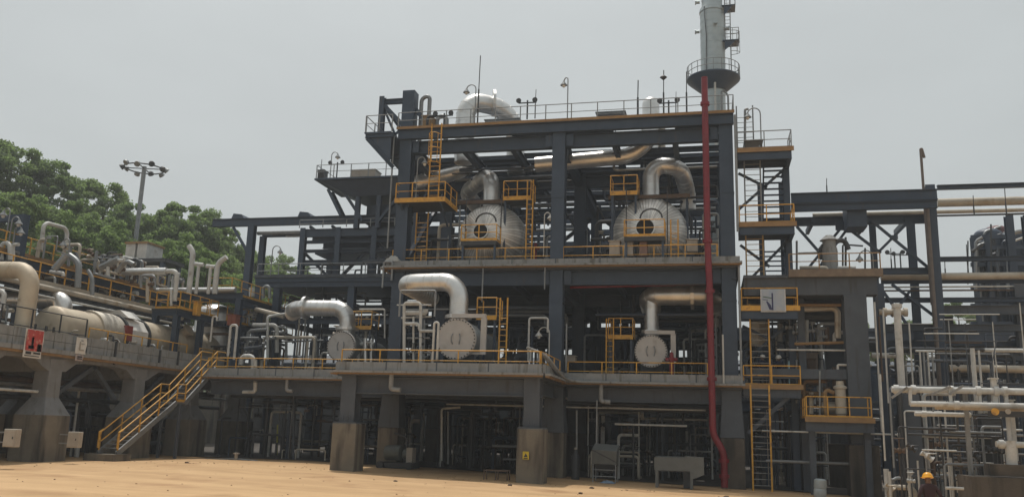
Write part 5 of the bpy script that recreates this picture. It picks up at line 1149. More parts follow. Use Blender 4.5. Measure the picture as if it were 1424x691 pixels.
def post(px, py, Y, w_, pt, m=BLUE, par=RK, zb=-.4, name='column'):
    a = P(px, py, Y=Y); b = P(px, pt, Y=Y); return MB().ibeam((a.x, Y, zb), (a.x, Y, b.z), w_, w_, (0,1,0)).build(name, m, par)
post(1302, 400, 4.6, .52, 258); post(1272, 400, 8, .42, 308); post(1420, 450, 5.5, .5, 395, GREYB); post(1413, 420, 12, .45, 300); post(1320, 470, 7, .45, 440, DARK); post(1268, 620, -4, .75, 548, GREYB, name='pedestal_column'); post(1380, 650, -6, .7, 575, DARK, name='pedestal_column'); post(1232, 580, 4, .5, 395); post(1215, 350, 7, .34, 300)
post(1462, 400, 6, .4, 257); post(1466, 450, 5.2, .4, 415); post(1440, 450, 8, .4, 300)
for (x0, y0, x1, y1) in ((1173, 313, 1110, 390), (1173, 313, 1225, 352), (1213, 308, 1292, 373), (1262, 310, 1222, 350), (1180, 316, 1118, 400), (1108, 315, 1165, 380), (1228, 405, 1262, 452), (1265, 405, 1240, 440), (1240, 395, 1300, 440)):
    a = P(x0, y0, Y=5); b = P(x1, y1, Y=5); MB().bar(a, b, .13, .15).build('brace', BLUE, RK)
for px, py in ((1173, 314), (1262, 312), (1243, 330)):
    a = P(px, py, Y=4.9); s_ = .45 if px < 1240 else .22; MB().box((a.x-s_, 4.88, a.z-s_*.6), (a.x+s_, 4.94, a.z+s_*.6)).build('gusset', BLUE, RK)
a = P(1175, 286, Y=4.2); b = P(1204, 318, Y=4.2); MB().box((a.x, 3.62, b.z), (b.x, 5.2, a.z)).build('hanger_block', BLUE, RK)
for px in (1130, 1205, 1260):
    a = P(px, 306, Y=5.4); MB().bar((a.x, 5.2, a.z-.05), (a.x, 8.5, a.z-.05), .2, .3).build('cross_beam', BLUE, RK)
def run(px0, px1, py0, py1, Y, r, m, label, grp='pipes on the right pipe rack', rib=0.):
    a = P(px0, py0, Y=Y); b = P(px1, py1, Y=Y); z = (a.z+b.z)/2; pipe([(a.x, Y, z), (b.x, Y, z)], r, m, label, grp, rib=rib)
run(1303, 1480, 280, 280, 7.5, .26, CREAM, 'thick cream pipe just below the topmost beam at the right edge', rib=2.4)
run(1130, 1480, 296, 294, 6.8, .12, CREAM, 'thin cream pipe between the two top beams of the right rack')
run(1110, 1480, 300, 301, 6.2, .06, DARK, 'very thin dark pipe between the two top beams of the right rack')
run(1225, 1480, 384, 384, 5.8, .21, CREAM, 'cream pipe crossing the right rack at its middle level', rib=2.4)
run(1225, 1480, 404, 403, 5.5, .05, RUST, 'thin rusty pipe on the right rack below the cream pipe')
run(1225, 1480, 399, 398, 5.5, .05, WHT, 'thin white pipe on the right rack below the cream pipe')
run(1225, 1310, 440, 438, 3, .22, WHT, 'short white pipe with flanges at the left part of the right rack') if False else None
a = P(1222, 434, Y=1); b = P(1262, 434, Y=1)
pipe([(a.x, 1, a.z), (b.x, 1, b.z)], .16, CREAM, 'short cream pipe with flanges beside the white standpipe', flanges=[((a.x+.3, 1, a.z), (1,0,0)), ((a.x+.75, 1, a.z), (1,0,0)), ((b.x-.1, 1, b.z), (1,0,0))])
run(1212, 1245, 494, 494, 2, .14, WHT, 'short white pipe behind the white standpipe')
run(1303, 1480, 487, 487, 2.5, .11, WHT, 'white pipe crossing in front of the grey rack beams at the right')
run(1320, 1480, 513, 513, 3.5, .2, CREAM, 'cream pipe low on the right rack', rib=2.5)
run(1320, 1480, 482, 480, 6.5, .08, GALV, 'thin grey pipe on the right rack above the white crossing pipe')
a = P(1285, 280, Y=4.3); b = P(1283, 220, Y=4.3)
pipe([(a.x+.02, 4.25, a.z-6), (a.x, 4.25, b.z+.9), (b.x+.08, 4.25, b.z)], .075, mat('grey brown pipe', (.15, .125, .11)), 'thin bent vent pipe rising above the rack column into the sky', bend=.4)
a = P(1297, 400, Y=4.1); pipe([(a.x, 4.1, 4.5), (a.x, 4.1, P(1297, 285, Y=4.1).z)], .12, mat('grey brown pipe', (.15, .125, .11), (.11, .09, .08)), 'rusty brown riser pipe in front of the tall rack column')
def stand(px, py0, py1, Y, r, m, label, grp='standpipes at the right edge', cap=False):
    a = P(px, py0, Y=Y); b = P(px, py1, Y=Y)
    pipe([(a.x, Y, b.z), (a.x, Y, a.z)], r, m, label, grp, flanges=(((a.x, Y, a.z-.05), (0,0,1)),) if cap else ())
stand(1247, 424, 545, -2, .17, WHT, 'white standpipe right of the thick column, from the deck to the lower pipes', cap=True)
stand(1352, 484, 560, -3, .10, WHT, 'thin white standpipe at the right, from the crossing pipe down')
stand(1361, 487, 545, -1.5, .05, WHT, 'very thin white standpipe right of the other thin one')
stand(1228, 430, 560, -1.5, .045, WHT, 'thin white vertical pipe left of the white standpipe')
stand(1216, 420, 600, -.8, .045, WHT, 'thin white vertical pipe just right of the thick column')
stand(1222, 440, 530, .2, .05, RUST, 'thin rusty vertical pipe just right of the thick column')
stand(1264, 448, 540, -1, .04, WHT, 'hair thin white pipe right of the white standpipe')
for k, px in enumerate((1279, 1284, 1290, 1296)): stand(px, 489, 545, -.8, .045, GALV if k % 2 else WHT, ('first', 'second', 'third', 'last')[k]+' from the left of four thin hanging pipes in the middle of the right rack', 'thin hanging pipes of the right rack')
run(1273, 1300, 488, 488, -.8, .05, WHT, 'short thin white header over the four hanging pipes')
# lower white pipework close to the path, with posts
YF = -9.0
a = P(1240, 541, Y=YF); b = P(1480, 545, Y=YF)
def low(px0, px1, py, Y, r, m, label, fl=(), end=None):
    a = P(px0, py, Y=Y); b = P(px1, py, Y=Y); z = a.z; pts = [(a.x, Y, z), (b.x, Y, z)]
    if end: pts.append((b.x, Y, z+end))
    pipe(pts, r, m, label, 'pale pipes of the low pipe run', flanges=[((P(f_, py, Y=Y).x, Y, z), (1,0,0)) for f_ in fl], bend=.2)
low(1240, 1490, 541, YF, .13, WHT, 'topmost pale pipe of the low pipe run at the right edge', (1246, 1270, 1322, 1360, 1385, 1397))
low(1266, 1490, 561, YF-.5, .11, WHT, 'bright pale pipe in the middle of the low pipe run', (1330,))
low(1300, 1490, 566, YF-.2, .09, CREAM, 'cream pipe just behind the bright one in the low pipe run')
low(1272, 1350, 575, YF+.3, .09, WHT, 'lowest short pale pipe of the low pipe run', (1285, 1345))
low(1385, 1490, 617, YF-.6, .12, WHT, 'thick pale pipe low down at the right edge', (1392,))
low(1320, 1392, 600, YF+1, .05, GALV, 'thin grey pipe low down right of the yellow helmet')
low(1282, 1330, 625, YF+.5, .035, WHT, 'thin white pipe right above the yellow helmet')
low(1315, 1340, 678, YF-1, .06, WHT, 'short white pipe on the ground right of the man')
def lpost(px, py0, py1, Y, w_, m, label, grp='posts of the low pipe run'):
    a = P(px, py0, Y=Y); b = P(px, py1, Y=Y); t = thing('pipe_post', label, 'post', (a.x, Y, b.z), grp)
    MB().ibeam((a.x, Y, b.z), (a.x, Y, a.z), w_, w_, (0,1,0)).build('upright', m, t)
    MB().box((a.x-w_*.9, Y-w_*.9, a.z), (a.x+w_*.9, Y+w_*.9, a.z+.05)).build('cap_plate', m, t)
    return t
lpost(1265, 540, 563, YF-.3, .12, WHT, 'short pale post at the left end of the low pipe run')
lpost(1321, 540, 562, YF-.3, .11, WHT, 'short pale post in the middle of the low pipe run')
lpost(1341, 538, 660, YF+.2, .16, KERB, 'tall pale post in the middle of the low pipe run')
lpost(1362, 545, 566, YF, .10, WHT, 'short thin post right of the tall pale post')
lpost(1381, 527, 560, YF+.1, .19, WHT, 'thick pale post with a wide cap plate near the right edge')
lpost(1398, 541, 612, YF+.1, .13, WHT, 'tall thin pale post nearest the right edge')
lpost(1406, 557, 640, YF+.4, .14, WHT, 'pale post beside the thick low pipe at the right edge')
for k, (x0, y0, x1, y1) in enumerate(((1240, 553, 1262, 538), (1295, 548, 1322, 537), (1320, 548, 1340, 536))):
    a = P(x0, y0, Y=YF-.4); b = P(x1, y1, Y=YF-.4); tag(MB().bar(a, b, .05, .09).build('strut', KERB), ('slanting flat strut at the left end of the low pipe run', 'slanting flat strut in the middle of the low pipe run', 'slanting flat strut against the tall pale post')[k], 'strut', 'slanting struts of the low pipe run')
t = thing('beacon_bracket', 'dark beam with a yellow round marker below the low pipes', 'beam', P(1385, 575, Y=YF-.8))
a = P(1375, 575, Y=YF-.8); b = P(1470, 577, Y=YF-.8)
MB().bar((a.x, YF-.8, a.z), (b.x, YF-.8, a.z), .2, .22).build('beam', DARK, t)
MB().lathe([(.14, -.02), (.14, .02)], P(1384, 572, Y=YF-.95), (0,1,0), 16, False).build('marker', YEL, t); MB().lathe([(.10, -.02), (.10, .02)], P(1402, 572, Y=YF-.95), (0,1,0), 16, False).build('marker', BOXP, t)
a = P(1350, 662, Y=YF-1.2)
t = tag(MB().box((a.x, YF-1.2, gz(27,-10)-.3), (a.x+6, YF+.8, a.z)).build('concrete_block', CONCD), 'big dark concrete foundation block at the lower right corner', 'foundation')
a = P(1405, 655, Y=YF-1)
t = thing('saddle_support', 'dark saddle on the concrete foundation block carrying a pale stub', 'support', (a.x, YF-.6, a.z))
MB().box((a.x-.7, YF-1, P(1405, 662, Y=YF-1).z), (a.x+.6, YF-.2, a.z+.25)).build('body', CONCD, t); MB().lathe([(.2, 0), (.2, .9)], (a.x+.2, YF-.6, a.z+.25), (0,0,1), 14).build('stub', WHT, t)
# scaffold of thin poles right of the thick column
for k, (px, y0, y1) in enumerate(((1224, 520, 640), (1237, 545, 650), (1313, 560, 690), (1350, 560, 680), (1276, 640, 690), (1296, 545, 640))): stand(px, y0, y1, YF+2, .04, (WHT, GALV)[k % 2], 'thin upright pole of the low pipe run, '+('left of the white standpipe', 'under the white standpipe', 'right of the man', 'behind the tall pale post', 'left of the man', 'right of the slanting struts')[k], 'thin poles of the low pipe run')
# far right drums behind the rack
def far_drum(px, pyt, pyb, Y, r, m, label):
    a = P(px, pyb, Y=Y); b = P(px, pyt, Y=Y); t = thing('far_vessel', label, 'vessel', (a.x, Y, 0), 'vessels behind the right pipe rack')
    MB().lathe([(r, -1), (r, b.z-r*.5)]+[(r*math.cos(PI/2*k/6), b.z-r*.5+r*.5*math.sin(PI/2*k/6)) for k in range(1, 7)], (a.x, Y, 0), (0,0,1), 24).build('shell', m, t)
    for k in range(3): MB().tube([(a.x-r*.6+k*r*.6, Y-r*1.1, 2), (a.x-r*.6+k*r*.6, Y-r*1.1, b.z-.5-k*.4), (a.x-r*.6+k*r*.6+.6, Y-r*1.1, b.z-.3-k*.4)], .1, 7, .3).build('riser', (GALV, DARK, BLUE)[k], t)
    return a, b
far_drum(1380, 318, 400, 24, 1.0, BLUE, 'dark vessel behind the right rack, leftmost of those at the edge')
far_drum(1392, 314, 400, 26, .9, mat('dull maroon', (.13, .05, .055), (.10, .04, .045)), 'dull maroon vessel behind the right rack')
far_drum(1418, 322, 400, 24, 1.5, BLUE, 'wide dark vessel behind the right rack at the very edge')
far_drum(1366, 335, 400, 22, .55, GREYB, 'slim grey vessel behind the right rack')
t = thing('vessel_platform', 'dark platform frame around the vessels behind the right rack', 'steel frame', (44, 24, 0))
for px in (1352, 1372, 1402): a = P(px, 330, Y=21); MB().ibeam((a.x, 21, 0), (a.x, 21, a.z), .3, .3, (0,1,0)).build('column', BLUE, t)
for py in (330, 345, 368, 400, 425, 450): a = P(1350, py, Y=21.2); b = P(1470, py, Y=21.2); MB().bar((a.x, 21.2, a.z), (b.x, 21.2, a.z), .25, .3).build('beam', BLUE, t)
m1 = px_manifold('pipe_manifold', 'thin pipes and rods in front of the vessels behind the right rack', 'manifold', [
    ([(1357, 405, 20), (1357, 335, 20), (1366, 330, 20)], .1, GALV), ([(1378, 400, 20), (1378, 312, 20)], .06, DARK), ([(1403, 405, 20), (1403, 330, 20), (1412, 322, 20), (1424, 322, 20)], .16, GALV), ([(1405, 400, 19.6), (1410, 335, 19.6), (1424, 330, 19.6)], .08, WHT), ([(1346, 395, 20), (1346, 335, 20)], .05, DARK), ([(1352, 350, 20), (1366, 340, 20)], .12, DARK), ([(1388, 405, 20), (1388, 345, 20)], .1, GREYB)])
for k, (px, pb, pt) in enumerate(((1355, 300, 272), (1400, 300, 262), (1315, 385, 362), (1347, 385, 340), (1240, 375, 345), (1253, 375, 350), (1150, 268, 248), (1340, 258, 262))):
    if pt < pb: mast(px, pb, pt, 6, .04, 'thin rod on the right pipe rack, '+('above the top cream pipe', 'above the top cream pipe near the edge', 'on the middle beam', 'on the middle beam near the far vessels', 'on the left part of the middle beam', 'behind the concrete frame', 'on the left end of the top beam', '')[k])
tee(1245, 375, 350, 16, 'twin headed post far behind the concrete frame')
tee(1253, 375, 352, 20, 'farther twin headed post behind the concrete frame')

g = random.Random(91)
t = thing('scaffold', 'see-through scaffold of thin poles around the standpipes at the right', 'scaffold', (29, -1.5, 0))
for k in range(14):
    x = g.uniform(26.2, 34); y = g.choice((-1.8, -.4, .9)); MB().tube([(x, y, -.4), (x, y, g.uniform(5, 9.3))], .028, 6).build('upright', g.choice((GALV, WHT, DARK, GREYB)), t)
for k in range(16):
    x = g.uniform(26, 31); y = g.choice((-1.85, -.45, .85)); z = g.uniform(1.2, 9); MB().tube([(x, y, z), (x+g.uniform(1.5, 4.5), y, z)], .026, 6).build('ledger', g.choice((GALV, WHT, DARK, RUST)), t)
for k in range(5):
    x = g.uniform(26, 32); z = g.uniform(1, 6); MB().tube([(x, -1.1, z), (x+g.uniform(-2, 2), -1.1, z+2.2)], .026, 6).build('brace', GREYB, t)
# ------------------------------------------------------------------ ground level: machines, bins, and the maze of pipes in the dark
def random_manifold(label, x0, x1, y0, y1, z0, z1, n, seed, mats, rr=(.04, .14), group='mazes of pipework', name='pipe_manifold', hz=.5, valves=3):
    g = random.Random(seed); zb = gz((x0+x1)/2, y0) if z0 < 1 else z0
    t = thing(name, label, 'manifold', ((x0+x1)/2, (y0+y1)/2, zb), group)
    for k in range(n):
        r = g.uniform(*rr)*(1.6 if g.random() < .12 else 1); m = g.choice(mats); y = g.uniform(y0, y1)
        if g.random() < hz:
            a = g.uniform(x0, x1-.5); b = min(x1, a+g.uniform(1.2, 6)); z = g.uniform(z0+.4, z1)
            pts = [(a, y, z), (b, y, z)]
            if g.random() < .75: pts = [(a, y, zb)]+pts
            if g.random() < .55: pts.append((b, y, z0 if g.random() < .5 else max(zb, z-g.uniform(.4, 1.5))))
            if g.random() < .3: pts.append((b+.02, y+g.uniform(.6, 2.5), pts[-1][2]))
        else:
            a = g.uniform(x0, x1); z = g.uniform(z0+.8, z1); pts = [(a, y, zb), (a, y, z)]
            if g.random() < .6: pts.append((min(x1, a+g.uniform(.3, 1.6))+.02, y, z))
        MB().tube(pts, r, 8, r*2.4).build('pipe', m, t)
        if r > .09 and g.random() < .5:
            p = Vector(pts[0]).lerp(Vector(pts[1]), .5); d = (Vector(pts[1])-Vector(pts[0])).normalized()
            MB().lathe([(r, -.06), (r*1.6, -.06), (r*1.6, .06), (r, .06)], p, d, 10, False).build('flange', m, t)
    for k in range(valves): valve((g.uniform(x0, x1), g.uniform(y0, y1), g.uniform(zb+.7, z0+(z1-z0)*.7)), g.uniform(.16, .28), t, g.choice(mats), ax=g.choice(((0,0,1), (0,-1,.2))))
    return t
LOWM = [DARK, DARK, DARK, GREYB, RUST, GALV, BLUE, DARK, WHT, CONCD, CREAM, DARK]
zone = [(-12.5, -7.5, 1.5, 9, 'under the first deck left of the first stained pedestal'), (-7, -1, 1.2, 9, 'under the first deck between the wing and the projecting bay'), (1.2, 4.6, 2.5, 10, 'under the projecting bay, left half'),
        (4.8, 8.4, 2.0, 10, 'under the projecting bay, right half'), (10.6, 13.8, 1.2, 8, 'behind the tilted grey bin'), (13.8, 17.8, 1.6, 8, 'behind the grey trough'), (20, 24, 1.5, 8, 'behind the amber ground ladder'),
        (2, 9, 11, 17, 'far under the deck behind the projecting bay'), (11, 18, 10, 17, 'far under the deck behind the grey bins'), (20, 28, 9, 17, 'far behind the concrete frame'), (-12, -2, 10, 17, 'far under the deck at the left')]
for k, (a, b, c, d, s) in enumerate(zone): random_manifold('dark maze of pipes '+s, a, b, c, d, 0, 4.6, 34, 100+k, LOWM, (.022, .09), valves=6)
for k, (a, b, c, d, s) in enumerate([(-19, -15.8, -9.5, -5, 'under the wing behind the flared column'), (-20, -15.8, -3.5, 6, 'under the wing behind the outside stair'), (-25, -17, -15, -10, 'under the near end of the wing')]):
    random_manifold('dark maze of pipes '+s, a, b, c, d, 0, 4.0, 16, 140+k, LOWM, valves=3)
UPM = [DARK, GALV, BLUE, GREYB, DARK, DARK, WHT, BLUE, CREAM]
for k, (a, b, c, d, z, h, n, s) in enumerate([(1, 4.6, 2.5, 8, zf1, 4.6, 22, 'on the first deck behind the front heat exchanger, left part'), (5.8, 9, 2, 8, zf1, 3.6, 16, 'on the first deck behind the front heat exchanger, right part'), (10, 13.4, 5, 12, zf1, 4.2, 16, 'on the first deck left of the right heat exchanger'),
        (15.6, 18.4, 3, 12, zf1, 4.2, 30, 'on the first deck behind the red riser'), (-12, -6, 5, 12, zf1, 5.4, 26, 'on the first deck left of the left heat exchanger'), (-5, -1, 8, 14, zf1, 5.4, 22, 'on the first deck behind the left heat exchanger'),
        (.6, 3, 3, 10, zf2, 5, 14, 'on the second deck left of the left drum'), (7.4, 9.2, 2.5, 9, zf2, 4, 12, 'on the second deck right of the left drum'), (10, 12.4, 3, 10, zf2, 4.5, 14, 'on the second deck left of the right drum'), (17, 18.4, 2.5, 10, zf2, 5, 14, 'on the second deck behind the red riser'),
        (-12, -3, 9.5, 11, 12.73, 2.0, 14, 'on the third deck in front of the braced frame'), (23, 29, 9, 14, 0, 9, 24, 'behind the thick column, floor to beam'), (27, 34, 1, 7, 0, 8.5, 40, 'under the right pipe rack'), (29, 38, 8, 16, 0, 9, 36, 'far back under the right pipe rack'), (20.2, 24, 2, 7, 5.9, 3.6, 22, 'behind the second landing of the stair tower')]):
    random_manifold('tangle of pipes and valves '+s, a, b, c, d, z, z+h, n, 200+k, UPM if 'third' not in s else [DARK, BLUE, GREYB], (.035, .12), valves=4)
random_manifold('tangle of pale pipes and valves below the low pipe run at the right edge', 25.6, 29.4, -8.4, -6.5, -.2, 3.6, 26, 301, [WHT, GALV, DARK, DARK, GREYB, RUST, DARK], (.025, .065), valves=8)
random_manifold('second tangle of pipes and valves deeper behind the low pipe run', 26, 32, -5.5, -1.5, -.2, 5.2, 34, 302, [DARK, DARK, GALV, DARK, GREYB, RUST, WHT, CONCD], (.03, .09), valves=8)
random_manifold('low white pipe bends by the ground between thick column and blue post', 25.4, 26.6, -6, -4, -.2, 1.2, 8, 303, [WHT, CREAM, GALV], (.06, .13), valves=3)
for k, (a, b, c, d, z, h, n, q) in enumerate([(-18.4, -16.9, -9, -2, 10.9, 1.3, 22, 'on the upper steel deck above the tank, near part'), (-18.4, -16.9, -2, 4, 10.9, 1.4, 22, 'on the upper steel deck above the tank, far part'), (-20.5, -18.2, -8, 3, 9.25, 1.2, 22, 'between the two steel decks above the tank'), (-15.7, -14.2, -9, -1, 5.6, 1.3, 20, 'on the wing deck before the tank'), (-19, -15, -15.5, -11, 5.6, 2.6, 26, 'on the near end of the wing deck'), (-16, -13.4, 4, 12, 5.6, 2.8, 30, 'on the far end of the wing deck'), (-15.5, -13.4, 5, 13, 9, 1.4, 18, 'between the two walkways at the far end of the wing')]):
    random_manifold('small pipes and valves '+q, a, b, c, d, z, z+h, n, 600+k, [GALV, WHT, DARK, CREAM, GALV, RUST], (.035, .11), valves=4)
def hung(label, x0, x1, y0, y1, z0, z1, n, seed, mats, zt):
    g = random.Random(seed); t = thing('pipe_manifold', label, 'manifold', ((x0+x1)/2, (y0+y1)/2, z0), 'pipes hung under the decks')
    for k in range(n):
        z = g.uniform(z0, z1); r = g.uniform(.04, .12); m = g.choice(mats)
        if g.random() < .7:
            a = g.uniform(x0, x1-3); b = min(x1, a+g.uniform(3, 12)); y = g.uniform(y0, y1); pts = [(a, y, z), (b, y, z)]
            if g.random() < .5: pts.append((b, y, z-g.uniform(.5, 2.2)))
            if g.random() < .4: pts = [(a, y, zt)]+pts
        else:
            x = g.uniform(x0, x1); a = g.uniform(y0, y1-3); pts = [(x, a, z-.2), (x, min(y1, a+g.uniform(3, 9)), z-.2)]
            if g.random() < .6: pts = [(x, a, z-g.uniform(.8, 2.5))]+pts
        MB().tube(pts, r, 8, r*2.4).build('pipe', m, t)
    for k in range(max(2, n//7)):
        y = g.uniform(y0, y1); z = g.uniform(z0, z1); a = g.uniform(x0, x1-5); MB().box((a, y, z), (a+g.uniform(4, 7), y+.35, z+.09)).build('cable_tray', g.choice(mats), t)
HM = [DARK, BLUE, DARK, GREYB, GALV, BLUE]
hung('pipes and cable trays hung under the roof, left bay', .6, 9, 4, 16, 16.8, 18.9, 24, 701, HM, 19.4)
hung('pipes and cable trays hung under the roof, right bay', 9.8, 18.4, 4, 16, 16.8, 18.9, 24, 702, HM, 19.4)
hung('pipes and cable trays hung under the second deck, left bay', .6, 9, 1.5, 15, 9.0, 10.3, 20, 703, HM, 10.6)
hung('pipes and cable trays hung under the second deck, right bay', 9.8, 18.4, 1.5, 15, 9.0, 10.3, 20, 704, HM, 10.6)
hung('pipes and cable trays hung under the third deck at the left', -13.5, -1.2, 9.5, 16, 10.6, 12.2, 20, 705, HM, 12.4)
hung('pipes and cable trays hung under the first deck, right part', 10, 18.5, .8, 14, 3.7, 4.5, 20, 706, HM, 4.8)
hung('pipes and cable trays hung under the first deck, left part', -11.5, 8.5, 1, 14, 3.7, 4.5, 26, 707, HM, 4.8)
# long pipes slung under the decks
for k, (x0, x1, y, z, r, m, s) in enumerate(((-11.5, 19, 1.2, 4.25, .05, WHT, 'thin pale pipe, the frontmost of those under the first deck'), (-11.5, 19, 2.0, 4.0, .12, DARK, 'dark pipe slung under the first deck just behind the thin pale one'), (3, 17.5, .6, 3.75, .045, WHT, 'thin pale pipe crossing low behind the pedestals of the projecting bay'),
        (10.5, 18, .4, 4.15, .05, GALV, 'thin grey pipe crossing above the two grey bins'), (12.6, 16.5, 1.0, 2.9, .06, WHT, 'short pale level pipe between the two grey bins'), (5.5, 9, 1.8, 1.5, .08, GALV, 'low grey pipe left of the warning sign pedestal'), (6.3, 8.9, 1.2, .8, .06, GALV, 'lower grey pipe left of the warning sign pedestal'), (20.5, 25, -.2, 1.25, .08, GALV, 'thick grey pipe low behind the amber ground ladder'), (20.3, 27.5, -.9, 2.75, .045, WHT, 'thin white pipe under the low platform'))):
    pipe([(x0, y, z), (x1, y, z)], r, m, s, 'long pipes slung under the first deck')
pipe([P(614, 640, Y=.3), P(614, 568, Y=.3), P(640, 566, Y=.3)], .06, WHT, 'white upright pipe with a bent top under the projecting bay', bend=.15)
pipe([P(623, 645, Y=.8), P(623, 572, Y=.8)], .05, GALV, 'grey upright pipe beside the white one under the projecting bay')
pipe([P(408, 640, Y=1.5), P(408, 545, Y=1.5)], .06, GREYB, 'grey upright pipe under the first deck near the wing')
pipe([P(385, 632, Y=3), P(386, 590, Y=3)], .05, mat('yellow green tube', (.40, .38, .06), (.3, .3, .05)), 'short yellowish upright tube in the dark under the deck near the wing')
pipe([P(802, 650, Y=-.2), P(802, 570, Y=-.2)], .05, GALV, 'grey upright conduit left of the tilted grey bin')
t = thing('gas_cylinder', 'dark upright cylinder at the foot of the middle pedestal', 'cylinder', P(800, 665, Y=-1.1))
b = P(800, 668, Y=-1.1); MB().lathe([(.22, -.1), (.22, 1.25), (.1, 1.45), (.1, 1.6)], b, (0,0,1), 14).build('body', DARK, t); MB().lathe([(.09, 1.6), (.09, 1.7)], b, (0,0,1), 10, False).build('cap', BOXP, t)
# second structure behind: columns, decks and equipment that close the view
RS = thing('rear_structure', 'second dark steel structure standing behind the main one, seen through its open bays', 'process structure', (9, 26, 0))
for x in (-12, -4.5, 3, 10.5, 18, 25.5, 33):
    for y in (21, 29): MB().ibeam((x, y, -.5), (x, y, 17.2 if -6 < x < 20 else 10.5), .6, .6, (0,1,0)).build('column', BLUE, RS)
for z, x0, x1 in ((5.3, -13, 40), (10.6, -13, 40), (13.9, -4.6, 18.2), (17.0, -4.6, 18.2)):
    MB().box((x0, 20.6, z-.2), (x1, 30, z)).build('deck', GREYB, RS)
    for y in (20.7, 29): MB().ibeam((x0, y, z-.6), (x1, y, z-.6), .35, .75).build('beam', BLUE, RS)
g = random.Random(77)
for k in range(15):     # dark sheets added to close parts of its open bays against the sky
    x = -12.6+k*2.2
    for z0, z1, pr in ((5.9, 9.7, .8), (11, 13.2, .7 if -5 < x < 17 else 0)):
        if g.random() < pr and not (x > 13 and z0 < 6 and g.random() < .5): MB().box((x, 24.6+.05*(k % 2), z0+g.uniform(0, .8)), (x+g.uniform(1.6, 2.15), 24.68+.05*(k % 2), z1-g.uniform(0, 1.2))).build('infill_sheet', BLUE, RS)
for k in range(9):
    x = -2.5+k*2.4; MB().bar((x, 20.8, 11), (x+2.2, 20.8, 13.4), .16, .16).build('brace', BLUE, RS)
for k, (x, y, r, h, z, m) in enumerate(((-9, 24, 1.3, 9, 0, GREYB), (-2, 23, 1.0, 4.6, 5.3, DARK), (2.0, 23.5, 1.2, 3, 10.6, BLUE), (5, 22, .9, 3, 10.6, DARK), (8.4, 23.4, 1.3, 4.8, 5.3, BLUE), (11.5, 22.5, .8, 5, 5.3, DARK), (13.5, 23, 1.2, 3, 10.6, DARK), (17, 23, 1.0, 4.6, 5.3, DARK), (22, 22, 1.4, 10, 0, GREYB), (30, 23, 1.6, 8, 0, BLUE), (36, 22, 1.2, 9, 0, DARK), (9.5, 22.5, .7, 3.2, 13.9, DARK), (1, 22.5, .9, 2.8, 13.9, BLUE))):
    t = thing('upright_vessel', 'dark upright vessel in the second structure behind, '+('leftmost, by the wing', 'behind the left heat exchanger', 'behind the left drum', 'right of the left drum', 'behind the middle column', 'right of the middle column', 'behind the right drum', 'behind the red riser', 'behind the stair tower', 'behind the concrete frame', 'at the far right', 'under the roof by the middle column', 'under the roof at the left')[k], 'vessel', (x, y, z), 'upright vessels of the second structure')
    MB().lathe([(r, 0), (r, h-r*.5)]+[(r*math.cos(PI/2*i/6), h-r*.5+r*.5*math.sin(PI/2*i/6)) for i in range(1, 7)], (x, y, z), (0,0,1), 24).build('shell', m, t)
    MB().lathe([(r*1.06, h*.5), (r*1.06, h*.5+.1)], (x, y, z), (0,0,1), 24, False).build('ring', m, t)
    MB().tube([(x+r+.25, y-.2, z), (x+r+.25, y-.2, z+h-.3), (x, y-.2, z+h+.3)], .12, 8, .4).build('pipe', DARK, t)
for k, (x, z, L, r, m) in enumerate(((-6, 7.2, 7, 1.3, DARK), (13, 7.4, 8, 1.2, GREYB), (4, 1.9, 10, 1.4, DARK), (15, 1.9, 9, 1.4, DARK), (27, 2, 9, 1.4, DARK), (5.5, 15.2, 8, .9, BLUE), (14, 15.3, 6, .9, BLUE))):
    t = thing('lying_vessel', 'dark lying vessel in the second structure behind, '+('left on the first level', 'right on the first level', 'at ground level behind the projecting bay', 'at ground level behind the grey bins', 'at ground level behind the concrete frame', 'under the top level behind the left drum', 'under the top level behind the right drum')[k], 'vessel', (x, 26, z-r-.4), 'lying vessels of the second structure')
    MB().lathe([(.02, -r*.5), (r*.7, -r*.35), (r, 0), (r, L), (r*.7, L+r*.35), (.02, L+r*.5)], (x-L/2, 24, z), (1,0,0), 24).build('shell', m, t)
    for q in (-.3, .3): MB().box((x+q*L-.2, 23.4, z-r-.6), (x+q*L+.2, 24.6, z-r*.6)).build('saddle', GREYB, t)
for k in range(7): random_manifold('dark pipes and valves on the second structure, '+('first level left', 'first level middle', 'first level right', 'second level left', 'second level middle', 'second level right', 'third level')[k], (-11, 1, 12, -11, 0, 10, -3)[k], (0, 11, 24, -1, 9, 18, 17)[k], 20.7, 22.5, (5.3, 5.3, 5.3, 10.6, 10.6, 10.6, 13.9)[k], (10, 10, 10, 13.2, 13.6, 13.6, 16.6)[k], 22, 400+k, [DARK, BLUE, GALV, DARK, WHT], valves=3)
t = thing('louvre_infill', 'long dark louvred infill added high on the second structure behind to hide the sky', 'louvred infill', (6.8, 22.5, 13.9))  # infill added so the gaps behind the drums stay dark
MB().box((-4.4, 22.6, 13.95), (18, 24, 14.3)).build('base', DARK, t)
sl = None
for k in range(9):
    z = 14.35+k*.29
    if sl is None: sl = MB().bar((-4.4, 22.4, z), (18, 22.4, z), .2, .19).build('slat', BLUE, t, origin=(0, 22.4, z))
    else: again(sl, t, (0, 22.4, z))
for k in range(11): MB().box((-4.5+k*2.24, 22.2, 13.95), (-4.3+k*2.24, 22.55, 16.3)).build('upright', BLUE, t)
t = thing('louvre_infill', 'tall louvred infill with missing slats, added atop the second structure behind to hide the sky', 'louvred infill', (6.8, 22.5, 17.0))  # second added infill, raised to cover the bright gaps higher up
g = random.Random(33)
for k in range(12):
    x = -4.4+k*2.04; MB().box((x-.1, 22.5, 17.02), (x+.1, 22.8, 22.6)).build('upright', BLUE, t)
sl = None
